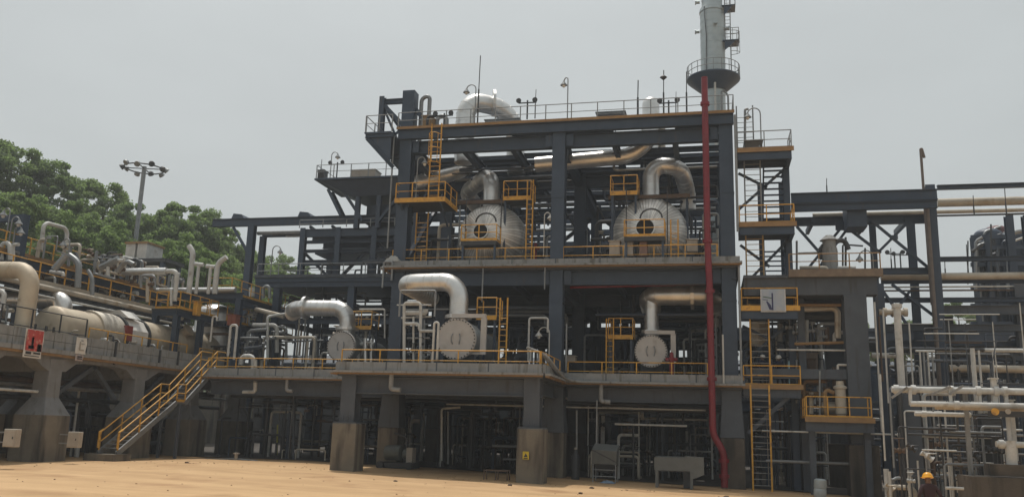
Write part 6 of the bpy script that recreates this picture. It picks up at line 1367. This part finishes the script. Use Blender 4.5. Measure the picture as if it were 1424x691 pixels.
for k in range(11):
    z = 17.3+k*.49
    for q in range(11):
        if g.random() < .13: continue
        x = -4.28+q*2.04
        if sl is None: sl = MB().bar((x, 22.4, z), (x+1.96, 22.4, z), .12, .40).build('slat', BLUE, t, origin=(x, 22.4, z))
        else: again(sl, t, (x, 22.4, z))
MB().box((-4.5, 22.3, 22.61), (18.2, 26, 22.75)).build('top', BLUE, t)
# long dark building added to keep the view under the decks black
t = thing('added_building', 'long low dark building added far behind the plant to blacken the view between the pedestals', 'building', (12, 40, 0))
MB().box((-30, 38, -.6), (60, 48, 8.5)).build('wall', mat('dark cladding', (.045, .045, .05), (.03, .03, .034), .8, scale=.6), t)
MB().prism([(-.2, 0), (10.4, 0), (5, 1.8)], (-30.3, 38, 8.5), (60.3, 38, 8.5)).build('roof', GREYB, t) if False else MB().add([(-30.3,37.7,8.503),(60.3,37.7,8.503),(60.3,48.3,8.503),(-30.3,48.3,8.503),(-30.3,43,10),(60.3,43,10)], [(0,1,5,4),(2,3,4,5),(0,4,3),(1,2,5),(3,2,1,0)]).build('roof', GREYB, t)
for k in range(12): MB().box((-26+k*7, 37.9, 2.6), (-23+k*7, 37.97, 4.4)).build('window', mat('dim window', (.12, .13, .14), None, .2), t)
tag(MB().box((-29.6, -17, -.3), (-29.2, 34, 5.1)).build('backing_wall', CONC), 'dark stained wall added behind the columns of the left wing to darken the gaps', 'wall')  # backing wall added so the view under the wing stays dark
# tilted grey bin on a ladder-like stand
a = P(824, 668, Y=-2.2); b = P(857, 670, Y=-2.2); g = gz(12, -2)
x0, x1, y0, y1 = a.x, b.x, -2.3, -1.1; zt_ = P(840, 625, Y=-2.2).z; zm = P(840, 645, Y=-2.2).z
t = thing('tilted_bin', 'grey sheet metal bin with a slanted front on a ladder-like stand, under the first deck', 'bin', ((x0+x1)/2, -1.7, g))
v = [(x0,y0,zm),(x1,y0,zm),(x1,y1,zm-.1),(x0,y1,zm-.1),(x0-.03,y0-.1,zt_),(x1+.03,y0-.1,zt_-.05),(x1+.03,y1,zt_+.25),(x0-.03,y1,zt_+.3)]
BING = mat('bin grey paint', (.135, .14, .135), (.10, .105, .10), .6, scale=3, c3=(.12, .11, .10), amount3=.33)
MB().add(v, [(0,3,2,1),(4,5,6,7),(0,1,5,4),(1,2,6,5),(2,3,7,6),(3,0,4,7)]).build('body', BING, t)
v = [(x0+.06,y0+.05,zm-.003),(x1-.06,y0+.05,zm-.003),(x1-.06,y1-.1,zm-.103),(x0+.06,y1-.1,zm-.103),(x0+.25,y0+.3,zm-.42),(x1-.25,y0+.3,zm-.42),(x1-.25,y1-.3,zm-.42),(x0+.25,y1-.3,zm-.42)]
MB().add(v, [(0,1,2,3),(7,6,5,4),(0,4,5,1),(1,5,6,2),(2,6,7,3),(3,7,4,0)]).build('hopper', DARK, t)
MB().bar((x0, y0-.115, zt_-.02), (x1, y0-.02, zm+.12), .02, .05).build('seam_bar', DARK, t)
for x in (x0+.03, x1-.03):
    for y in (y0+.03, y1-.05): MB().bar((x, y, g), (x, y, zm), .05, .05).build('leg', GALV, t)
for z in (.3, .62, .95): MB().bar((x0+.03, y0+.03, g+z), (x1-.03, y0+.03, g+z), .04, .04).build('rung', GALV, t)
MB().bar((x0+.05, y1, zt_), (x0+.05, y1, 4.1), .06, .06).build('post', GALV, t)
# grey trough on four legs
a = P(911, 678, Y=-3.4); b = P(975, 682, Y=-3.4); g = gz(15, -3.4)
x0, x1, y0, y1 = a.x, b.x-.15, -3.5, -2.3; zt_ = P(940, 636, Y=-3.4).z; zm = P(940, 654, Y=-3.4).z
t = thing('trough', 'long grey sheet metal trough on four legs near the red riser', 'trough', ((x0+x1)/2, -2.9, g))
MB().box((x0, y0, zm), (x1, y0+.05, zt_)).build('front_panel', BING, t); MB().box((x0, y1-.05, zm), (x1, y1, zt_+.04)).build('back_panel', BING, t)
MB().box((x0-.04, y0+.053, zm), (x0+.01, y1-.053, zt_)).build('end_panel', BING, t)
MB().box((x0, y0+.053, zm-.05), (x1, y1-.053, zm+.0)).build('bottom', DARK, t)
v = [(x1-.62,y0-.03,zt_+.08),(x1+.30,y0-.03,zt_+.05),(x1+.30,y1,zt_+.05),(x1-.62,y1,zt_+.08),(x1-.2,y0-.03,zm-.35),(x1+.30,y0-.03,zm-.15),(x1+.30,y1,zm-.15),(x1-.2,y1,zm-.35)]
MB().add(v, [(0,1,2,3),(7,6,5,4),(0,4,5,1),(1,5,6,2),(2,6,7,3),(3,7,4,0)]).build('chute', BING, t)
for x in (x0+.08, x1-.3):
    for y in (y0+.02, y1-.1): MB().bar((x, y, g-.02), (x, y, zm), .12, .12).build('leg', BING, t)
for z in (.35, .65, .95): MB().bar((x1-.1, y1-.2, g+z), (x1+.3, y1-.2, g+z), .04, .04).build('step', GALV, t)
MB().box((x1-.7, y0+.4, g), (x1-.35, y0+.8, g+1)).build('drive_box', DARK, t)
# skid machine under the bay
a = P(525, 655, Y=-1.8); b = P(575, 655, Y=-1.8); g = gz(2, -2)
t = thing('skid_machine', 'dark oily pump skid standing between the pedestals of the projecting bay', 'machine', ((a.x+b.x)/2, -1.4, g))
MB().box((a.x, -2.0, g+.05), (b.x, -.8, g+.35)).build('skid', DARK, t)
for x in (a.x+.2, b.x-.2): MB().lathe([(.2, -.1), (.2, .1)], (x, -2.05, g+.2), (0,1,0), 14, False).build('roller', DARK, t)
MB().lathe([(.34, 0), (.40, .1), (.40, .9), (.25, 1.0)], (a.x+.25, -1.4, g+.85), (1,0,0), 18).build('motor', GREENP, t)
MB().lathe([(.25, 0), (.3, .15), (.3, .35), (.12, .4)], (a.x+1.3, -1.4, g+.8), (1,0,0), 16).build('pump_body', GREENP, t)
MB().box((b.x-.5, -1.7, g+.36), (b.x-.15, -1.1, g+1.15)).build('control_box', BOXP, t)
MB().tube([(a.x+1.45, -1.4, g+1), (a.x+1.45, -1.4, g+1.7), (a.x+.7, -1.4, g+1.9)], .07, 8, .2).build('pipe', DARK, t)
# small things on the soil
a = P(672, 668, Y=-6.2); b = P(706, 668, Y=-6.2); g = gz(6, -6)
t = thing('low_trestle', 'low rusty trestle frame on the soil left of the pedestal with the warning sign', 'trestle', ((a.x+b.x)/2, -6, g))
MB().bar((a.x, -6.2, g+.42), (b.x, -6.2, g+.42), .06, .06).build('rail', RUST, t); MB().bar((a.x, -5.7, g+.42), (b.x, -5.7, g+.42), .06, .06).build('rail', RUST, t)
for x in (a.x+.03, (a.x+b.x)/2, b.x-.03):
    for y in (-6.2, -5.7): MB().bar((x, y, g-.02), (x, y, g+.4), .05, .05).build('leg', RUST, t)
a = P(731, 634, Y=-PB-.76)
t = thing('warning_sign', 'small yellow and black warning sign on the front pedestal', 'sign', (a.x, -PB-.75, a.z-.12))
MB().box((a.x-.15, -PB-.745, a.z-.14), (a.x+.15, -PB-.728, a.z+.22)).build('plate', mat('sign yellow', (.65, .48, .03)), t)
MB().add([(a.x-.10, -PB-.749, a.z-.04), (a.x+.10, -PB-.749, a.z-.04), (a.x, -PB-.749, a.z+.15)], [(0,1,2)]).build('symbol', PBK, t)
MB().box((a.x-.1, -PB-.752, a.z-.12), (a.x+.1, -PB-.747, a.z-.07)).build('text_bar', PBK, t)
def cloth(c, w, d, h, m, label, seed, name='cloth_heap', cat='cloth'):
    g = random.Random(seed); n = 9; v = []; f = []
    for i in range(n):
        for j in range(n):
            u, q = i/(n-1)*2-1, j/(n-1)*2-1; rr = max(abs(u), abs(q)); v.append((c.x+u*w/2+g.uniform(-.03, .03), c.y+q*d/2+g.uniform(-.03, .03), c.z+h*(1-rr**2)*g.uniform(.6, 1.1)+.012))
    for i in range(n-1):
        for j in range(n-1): f.append((i*n+j, (i+1)*n+j, (i+1)*n+j+1, i*n+j+1))
    tag(MB().add(v, f, True).build(name, m), label, cat)
c = P(846, 671, Z=gz(12.5, -2.6)); cloth(Vector((c.x, -2.7, gz(12.5, -2.7))), .75, .4, .14, mat('faded blue sheet', (.20, .27, .36), None, .7), 'crumpled pale blue plastic sheet on the soil under the tilted bin', 3)
a = P(1140, 683, Y=-2.4)
t = thing('white_drum', 'dented pale plastic drum standing on the soil right of the amber ground ladder', 'drum', (a.x, -2.4, gz(23, -2.4)))
MB().lathe([(.26, 0), (.29, .05), (.30, .35), (.28, .4), (.30, .45), (.29, .8), (.2, .86), (.06, .87)], (a.x, -2.4, gz(23, -2.4)-.02), (.06, 0, 1), 18).build('body', mat('grey white plastic', (.42, .46, .47), (.35, .38, .39), .5), t)
MB().lathe([(.06, .87), (.06, .93)], (a.x, -2.4, gz(23, -2.4)-.02), (.06, 0, 1), 10, False).build('cap', DARK, t)
t = thing('ground_valve', 'pale valve on a thin hose lying on the soil near the wing', 'valve', P(330, 640, Z=.2))
a = P(328, 640, Z=.25); MB().lathe([(.1, 0), (.1, .35), (.2, .36), (.2, .42), (.08, .45)], a, (0,0,1), 12).build('body', BOXP, t); MB().tube([a+Vector((-2.2, .3, .0)), a+Vector((-1.0, -.1, .03)), a+Vector((0, 0, .1)), a+Vector((1.2, .3, .02))], .05, 7, .3).build('hose', GALV, t)
# stones and rubbish scattered on the soil
g = random.Random(5); SXS = [g.uniform(-9, 20) for k in range(9)]
for k in range(9):
    x = SXS[k]; y = g.uniform(-13, -7); s_ = g.uniform(.04, .10)
    if abs(x+12) < 2 and y > -9: continue
    mb = MB(); v = []; 
    for i in range(5):
        for j in range(7):
            a1, a2 = PI*i/4-PI/2, 2*PI*j/7; q = s_*g.uniform(.75, 1.2); v.append((x+q*math.cos(a1)*math.cos(a2)*1.4, y+q*math.cos(a1)*math.sin(a2), gz(x, y)+s_*.25+q*.7*math.sin(a1)))
    f = [(i*7+j, i*7+(j+1) % 7, (i+1)*7+(j+1) % 7, (i+1)*7+j) for i in range(4) for j in range(7)]
    tag(mb.add(v, f, True).build('stone', mat('dark stone', (.14, .09, .055), (.09, .06, .04), .9)), 'small dark stone on the orange soil, '+('far left before the outside stair','near the wing','before the left pedestal','midway between the two pedestals','before the right pedestal','beside the low trestle','before the tilted bin','before the trough','toward the right')[sorted(range(9), key=lambda q: SXS[q]).index(k)], 'stone', 'small stones on the orange soil')

xh = W+.9
for k, (dx, dz, lb) in enumerate(((0, 0, 'pale hose draped over the right corner rail of the projecting bay, outer one'), (-.22, .1, 'pale hose draped over the right corner rail of the projecting bay, inner one'))):
    pipe([(W-.1+dx, -PB-.3, Z1+.72+dz), (xh+dx-.35, -PB+.1, Z1+.5+dz), (xh+dx, -PB+1.2, Z1-.1+dz), (xh+dx, -3.6, Z1-.32+dz), (xh+.1+dx, -1.6, Z1-.45+dz), (xh+.6+dx, -1.02, Z1-.5), (xh+2.6+dx*3, -1.02, Z1-.5)], .07, KERB, lb, 'hoses over the corner rail', bend=.5)
a = P(548, 352, Y=-.5)
cloth(Vector((a.x, -.62, Z2-.02)), .9, .35, .4, mat('grey rag', (.42, .42, .40), (.3, .3, .29), .9), 'pale bundle of cloth lying on the left end of the second deck kerb', 8, 'cloth_bundle')
a = P(440, 505, Y=2)
# fine gravel and grit on the soil: nobody could count it
g = random.Random(17); mb = MB()
for k in range(500):
    x = g.uniform(-16, 26); y = g.uniform(-30, -6.9)
    if g.random() < .45: y = g.choice((-6.6, -5.4, -1.5))+g.uniform(-1.2, .3); 
    if y > -9.2 and -13.4 < x < -11.2: continue
    s_ = g.uniform(.012, .04)*(1.6 if g.random() < .06 else 1); z = gz(x, y)+s_*.2+.012*math.sin(x*.9+y*.6)+.008*math.sin(x*2.1-y*1.3) if y < -4 else gz(x, y)+s_*.2
    a = g.uniform(0, 6); v = [(x+s_*1.3*math.cos(a+2*PI*q/5), y+s_*math.sin(a+2*PI*q/5), z-s_*.3) for q in range(5)]+[(x+s_*.7*math.cos(a+.4+2*PI*q/4), y+s_*.6*math.sin(a+.4+2*PI*q/4), z+s_*.6) for q in range(4)]
    mb.add(v, [(0,1,6,5),(1,2,7,6),(2,3,7),(3,4,8,7),(4,0,5,8),(5,6,7,8)])
tag(mb.build('gravel', mat('grit', (.36, .24, .13), (.24, .16, .10), .9, scale=7), origin=(0,0,0)), 'fine scattered grit on the orange soil', None, None, 'stuff')
# ------------------------------------------------------------------ trees
LEAFS = []
for k, (c1, c2) in enumerate((((.105, .155, .055), (.06, .10, .035)), ((.125, .165, .055), (.07, .105, .035)), ((.09, .14, .055), (.052, .09, .035)))):
    m = mat('leaves '+'abc'[k], c1, c2, .65, scale=.45); LEAFS.append(m)
    b = m.node_tree.nodes['Principled BSDF']
    tr = m.node_tree.nodes.new('ShaderNodeBsdfTranslucent'); tr.inputs[0].default_value = (.26, .37, .12, 1); ms = m.node_tree.nodes.new('ShaderNodeMixShader'); ms.inputs[0].default_value = .5
    ou = m.node_tree.nodes['Material Output']; m.node_tree.links.new(b.outputs[0], ms.inputs[1]); m.node_tree.links.new(tr.outputs[0], ms.inputs[2]); m.node_tree.links.new(ms.outputs[0], ou.inputs[0])
BARK = mat('bark', (.12, .09, .065), (.07, .05, .035), .9)
def crown_mesh(seed, rx, rz, nc, nl, ls):
    g = np.random.default_rng(seed); V = []; n = 0
    cen = []
    for k in range(nc):
        while True:
            p = g.uniform(-1, 1, 3); L = np.linalg.norm(p)
            if L < 1 and (L > .45 or g.random() < .25): break
        sh = 1-.35*max(0, p[2])           # narrower towards the top
        cen.append(np.array([p[0]*rx*sh, p[1]*rx*sh, p[2]*rz]))
    for c in cen:
        r = g.uniform(.15, .27)*rx
        q = g.normal(0, 1, (nl, 3)); q /= np.linalg.norm(q, axis=1)[:, None]; q *= (g.uniform(.15, 1, (nl, 1))**.5)*r*np.array([1.15, 1.15, .75])
        a = g.normal(0, 1, (nl, 3)); a /= np.linalg.norm(a, axis=1)[:, None]
        b = np.cross(a, g.normal(0, 1, (nl, 3))); b /= np.linalg.norm(b, axis=1)[:, None]
        s = g.uniform(.6, 1.3, (nl, 1))*ls; o = c+q
        V.append(np.stack([o-a*s-b*s*.5, o+a*s-b*s*.5, o+a*s*.8+b*s*.6, o-a*s*.8+b*s*.6], 1).reshape(-1, 3))
    V = np.concatenate(V); N = len(V)//4
    me = bpy.data.meshes.new('crown'); me.vertices.add(len(V)); me.vertices.foreach_set('co', V.astype(np.float32).ravel())
    me.loops.add(len(V)); me.loops.foreach_set('vertex_index', np.arange(len(V), dtype=np.int32)); me.polygons.add(N); me.polygons.foreach_set('loop_start', np.arange(0, len(V), 4, dtype=np.int32))
    me.update(calc_edges=True); me.materials.append(LEAFS[seed % 3])
    return me
CROWNS = [crown_mesh(k, 4.3, 5.2, 66, 270, .135) for k in range(4)]
def tree(px, pyt, Y, s, k, label):
    a = P(px, pyt, Y=Y); z0 = hill_z(a.x, Y)-.4; top = a.z; cz = top-5.0*s
    t = thing('tree', label, 'tree', (a.x, Y, z0), 'trees behind the left wing')
    c = bpy.data.objects.new('crown', CROWNS[k % 4]); COL.objects.link(c); c.parent = t; c.location = (0, 0, cz-z0); c.scale = (s, s, s); c.rotation_euler = (0, 0, px*.7)
    g = random.Random(int(px)+7)
    prof = [(.32*s, 0), (.25*s, max(1, (cz-z0)*.5)), (.16*s, max(2, cz-z0)), (.05*s, max(3, cz-z0+3*s))]
    MB().lathe(prof, (a.x, Y, z0), (.03*g.uniform(-1, 1), .03*g.uniform(-1, 1), 1), 9).build('trunk', BARK, t)
    for q in range(5):
        an = g.uniform(0, 2*PI); zz = cz-3*s+q*.9*s
        MB().tube([(a.x, Y, zz), (a.x+1.2*s*math.cos(an), Y+1.2*s*math.sin(an), zz+1.2*s), (a.x+2.8*s*math.cos(an), Y+2.8*s*math.sin(an), zz+2.4*s)], .07*s, 6).build('limb', BARK, t)
TL = [(-30, 170, 30, 1.05), (18, 193, 34, 1.0), (80, 226, 36, .85), (52, 278, 24, .85), (112, 282, 26, .75), (143, 246, 42, .9), (186, 285, 38, .85), (160, 312, 22, .75), (240, 285, 40, .85), (208, 330, 26, .75), (280, 290, 44, 1.0), (258, 330, 28, .85), (312, 318, 46, .9), (300, 345, 34, .8), (345, 345, 50, .85),
      (398, 356, 62, .7), (372, 360, 54, .75), (34, 262, 22, .8), (-14, 262, 20, .9), (96, 300, 18, .75), (425, 372, 70, .7), (328, 372, 30, .7), (206, 300, 46, .85), (225, 335, 20, .7), (288, 350, 24, .7), (352, 375, 40, .75), (390, 378, 45, .7)]
TN = ['tall tree cut by the left edge of the photo', 'tallest full tree at the far left', 'broad tree left of the floodlight mast, with the highest crown there', 'tree in front of the tall left ones, left of the white pipe arch', 'low tree between the white pipe arch and the mast', 'tree just left of the floodlight mast, standing back', 'small tree directly behind the floodlight mast', 'low bushy tree in front of the mast foot', 'round tree right of the floodlight mast', 'low tree behind the white cabins', 'broad tree above the bent vent stacks', 'low tree behind the tall left vent stack', 'tree behind the left tip of the pipe bridge', 'low tree behind the right bent vent stack', 'tree left of the pipe bridge column', 'distant small tree right of the pipe bridge column', 'distant tree just right of the pipe bridge column', 'bushy tree above the dark blue box post', 'low tree at the left edge behind the hooked lamps', 'bushy low tree behind the white pipe arch', 'most distant small tree beside the braced frame', 'low tree under the pipe bridge', 'hazy tree filling the gap just right of the mast', 'low bush-like tree behind the level silver pipe', 'low tree between the two tall bent vents', 'low tree left of the hooked lamp on the third deck', 'low tree right of the hooked lamp on the third deck']
for k, (px, py, Y, s) in enumerate(TL): tree(px, py, Y, s, k, TN[k])
for k, (px, py, Y) in enumerate(((1330, 420, 75), (1250, 440, 80), (1400, 405, 85), (1190, 445, 70), (1460, 400, 80))):
    tree(px, py, Y, .8, k, 'distant hazy tree at the right, '+('behind the tall rack column', 'behind the white standpipe', 'behind the far vessels', 'behind the thick column', 'at the right edge')[k])
# ------------------------------------------------------------------ people
def person(loc, rotz, label, cloth_m, hat_m, pose='stand', s=1.0):
    z = 0
    # joints of the body, facing -Y in its own frame
    J = {'pelvis': (0, .02, .95), 'belly': (0, .0, 1.10), 'chest': (0, .0, 1.32), 'neck': (0, -.01, 1.48), 'head': (0, -.03, 1.60), 'crown': (0, -.02, 1.72)}
    Rr = {'pelvis': (.155, .12), 'belly': (.145, .11), 'chest': (.17, .125), 'neck': (.062, .062), 'head': (.083, .098), 'crown': (.06, .07)}
    E = [('pelvis', 'belly'), ('belly', 'chest'), ('chest', 'neck'), ('neck', 'head'), ('head', 'crown')]
    bend = {'stand': 0, 'lean': .22}[pose]
    for sd, sx in (('l', -1), ('r', 1)):
        J['sh'+sd] = (sx*.19, .0, 1.40); Rr['sh'+sd] = (.075, .075)
        if pose == 'lean': el = (sx*.27, -.16, 1.16); wr = (sx*.20, -.40, 1.10)
        elif sd == 'l': el = (sx*.31, .05, 1.14); wr = (sx*.24, -.16, 1.00)
        else: el = (sx*.31, .06, 1.13); wr = (sx*.20, -.14, .98)
        J['el'+sd] = el; Rr['el'+sd] = (.055, .055); J['wr'+sd] = wr; Rr['wr'+sd] = (.04, .04)
        d = (Vector(wr)-Vector(el)).normalized(); J['ha'+sd] = tuple(Vector(wr)+d*.09); Rr['ha'+sd] = (.045, .025)
        J['hip'+sd] = (sx*.10, .02, .88); Rr['hip'+sd] = (.10, .10); J['kn'+sd] = (sx*.12, -.02, .50); Rr['kn'+sd] = (.07, .07); J['an'+sd] = (sx*.13, .03, .09); Rr['an'+sd] = (.05, .05); J['to'+sd] = (sx*.15, -.14, .045); Rr['to'+sd] = (.05, .035)
        E += [('chest', 'sh'+sd), ('sh'+sd, 'el'+sd), ('el'+sd, 'wr'+sd), ('wr'+sd, 'ha'+sd), ('pelvis', 'hip'+sd), ('hip'+sd, 'kn'+sd), ('kn'+sd, 'an'+sd), ('an'+sd, 'to'+sd)]
    hand_ends = []
    for sd in 'lr':     # four fingers and a thumb from each palm
        h = Vector(J['ha'+sd]); d = (h-Vector(J['wr'+sd])).normalized(); side = d.cross(Vector((0,0,1))).normalized()
        for k in range(4):
            a = h+side*(.03-.02*k); n1 = 'f%d%s' % (k, sd); L = (.045, .052, .048, .036)[k]
            J[n1] = tuple(a+d*L); Rr[n1] = (.0095, .0095); J[n1+'t'] = tuple(a+d*L*1.7+Vector((0,0,-.022))); Rr[n1+'t'] = (.008, .008)
            E += [('ha'+sd, n1), (n1, n1+'t')]
        J['th'+sd] = tuple(h-d*.03+side*.055); Rr['th'+sd] = (.012, .012); J['tt'+sd] = tuple(h+d*.015+side*.07); Rr['tt'+sd] = (.009, .009); E += [('ha'+sd, 'th'+sd), ('th'+sd, 'tt'+sd)]
    names = list(J); idx = {n_: i for i, n_ in enumerate(names)}
    def pz(p):
        p = Vector(p)
        if p.z > .95 and bend: q = p-Vector((0, .02, .95)); p = Matrix.Rotation(bend, 3, 'X') @ q + Vector((0, .02, .95))
        return p*s
    me = bpy.data.meshes.new('body_skeleton'); me.from_pydata([pz(J[n_]) for n_ in names], [(idx[a], idx[b]) for a, b in E], [])
    o = bpy.data.objects.new('tmp', me); COL.objects.link(o)
    o.modifiers.new('skin', 'SKIN'); sub = o.modifiers.new('sub', 'SUBSURF'); sub.levels = 2; sub.render_levels = 2
    for i, n_ in enumerate(names): me.skin_vertices[0].data[i].radius = tuple(x*s for x in Rr[n_]); me.skin_vertices[0].data[i].use_root = (n_ == 'pelvis')
    bpy.context.view_layer.update()
    dg = bpy.context.evaluated_depsgraph_get(); m2 = bpy.data.meshes.new_from_object(o.evaluated_get(dg)); bpy.data.objects.remove(o)
    m2.materials.clear()
    for mm in (cloth_m, SKIN, DARK): m2.materials.append(mm)
    hs = [pz(J['wrl']), pz(J['wrr'])]; ne = pz(J['neck']); up = (pz(J['head'])-ne).normalized()
    for p in m2.polygons:
        c = p.center; p.use_smooth = True
        if (c-ne).dot(up) > .015 and (c-pz(J['head'])).length < .3: p.material_index = 1
        elif any((c-h).length < .19*s and (c-h).dot((pz(J['ha'+sd])-h).normalized()) > 0 for h, sd in zip(hs, 'lr')): p.material_index = 1
        elif c.z < .10*s: p.material_index = 2
    t = thing('person', label, 'person', loc)
    t.rotation_euler = (0, 0, rotz)
    b = bpy.data.objects.new('body', m2); COL.objects.link(b); b.parent = t
    hd = pz(J['head']); 
    def kid(mb, name, m):
        o = mb.build(name, m, None, origin=(0,0,0)); o.parent = t; return o
    hc = hd+up*.055*s
    kid(MB().lathe([(.152, -.012), (.158, 0), (.142, .03), (.135, .06), (.118, .10), (.085, .135), (.04, .152), (.002, .156)], hc, up, 24), 'helmet', hat_m)
    br = [hc+Vector((.15*math.sin(a)*s, -.10-.09*math.cos(a)*s, -.005)) for a in [PI*(k/8-.5) for k in range(9)]]
    kid(MB().tube(br, .012, 6), 'helmet_peak', hat_m)
    f = Vector((0, -1, 0))
    for sx in (-1, 1): kid(MB().lathe([(.012, -.008), (.016, 0), (.001, .008)], hd+Vector((sx*.033, -.085, .01))*s, f, 8), 'eye', BLACK); kid(MB().lathe([(.028, -.01), (.03, 0), (.01, .012)], hd+Vector((sx*.085, 0, -.005))*s, (sx, 0, 0), 8), 'ear', SKIN)
    kid(MB().add([tuple(hd+Vector(q)*s) for q in ((-.016,-.085,-.03),(.016,-.085,-.03),(0,-.125,-.03),(0,-.09,.02))], [(0,2,3),(2,1,3),(0,1,2),(0,3,1)]), 'nose', SKIN)
    kid(MB().bar(hd+Vector((-.025, -.088, -.055))*s, hd+Vector((.025, -.088, -.055))*s, .01, .01), 'mouth', PBK)
    # belt and collar of the coverall
    kid(MB().lathe([(.075, -.02), (.085, .0), (.07, .02)], ne-up*.02, up, 16, close=False), 'collar', cloth_m)
    return t
a = P(1290, 652, Y=-20)
person((a.x, -20, gz(a.x, -20)+.01), PI+.15, 'man in a maroon coverall and yellow helmet seen from behind at the lower right', PLUM, HATY, s=1.0)
for k, px in enumerate((1061, 1085)):
    a = P(px, 520, Y=.55)
    person((a.x, .75, 5.0), (.5, -.3)[k], ('worker in navy coverall and white helmet behind the rail, the left of two', 'worker in navy coverall and white helmet bending behind the rail, right of two')[k], NAVY, HATW, ('stand', 'lean')[k], s=.98)
tag(MB().tube([P(1098, 540, Y=-.1), P(1097, 502, Y=-.1)], .035, 7).build('blue_tube', mat('pale blue tube', (.25, .42, .50))), 'pale blue upright tube beside the two workers in navy', 'tube')
# ------------------------------------------------------------------ the hazy air
def haze():
    m = bpy.data.materials.new('hazy air'); m.use_nodes = True; n = m.node_tree; n.nodes.clear()
    o = n.nodes.new('ShaderNodeOutputMaterial'); v = n.nodes.new('ShaderNodeVolumePrincipled')
    v.inputs['Color'].default_value = (.93, .95, .96, 1); v.inputs['Density'].default_value = .0008; v.inputs['Anisotropy'].default_value = .2
    n.links.new(v.outputs[0], o.inputs['Volume'])
    b = MB().box((-905, -125, -2.5), (905, 1205, 62)).build('haze', m, origin=(0,0,0)); tag(b, None, None, None, 'stuff')
haze()
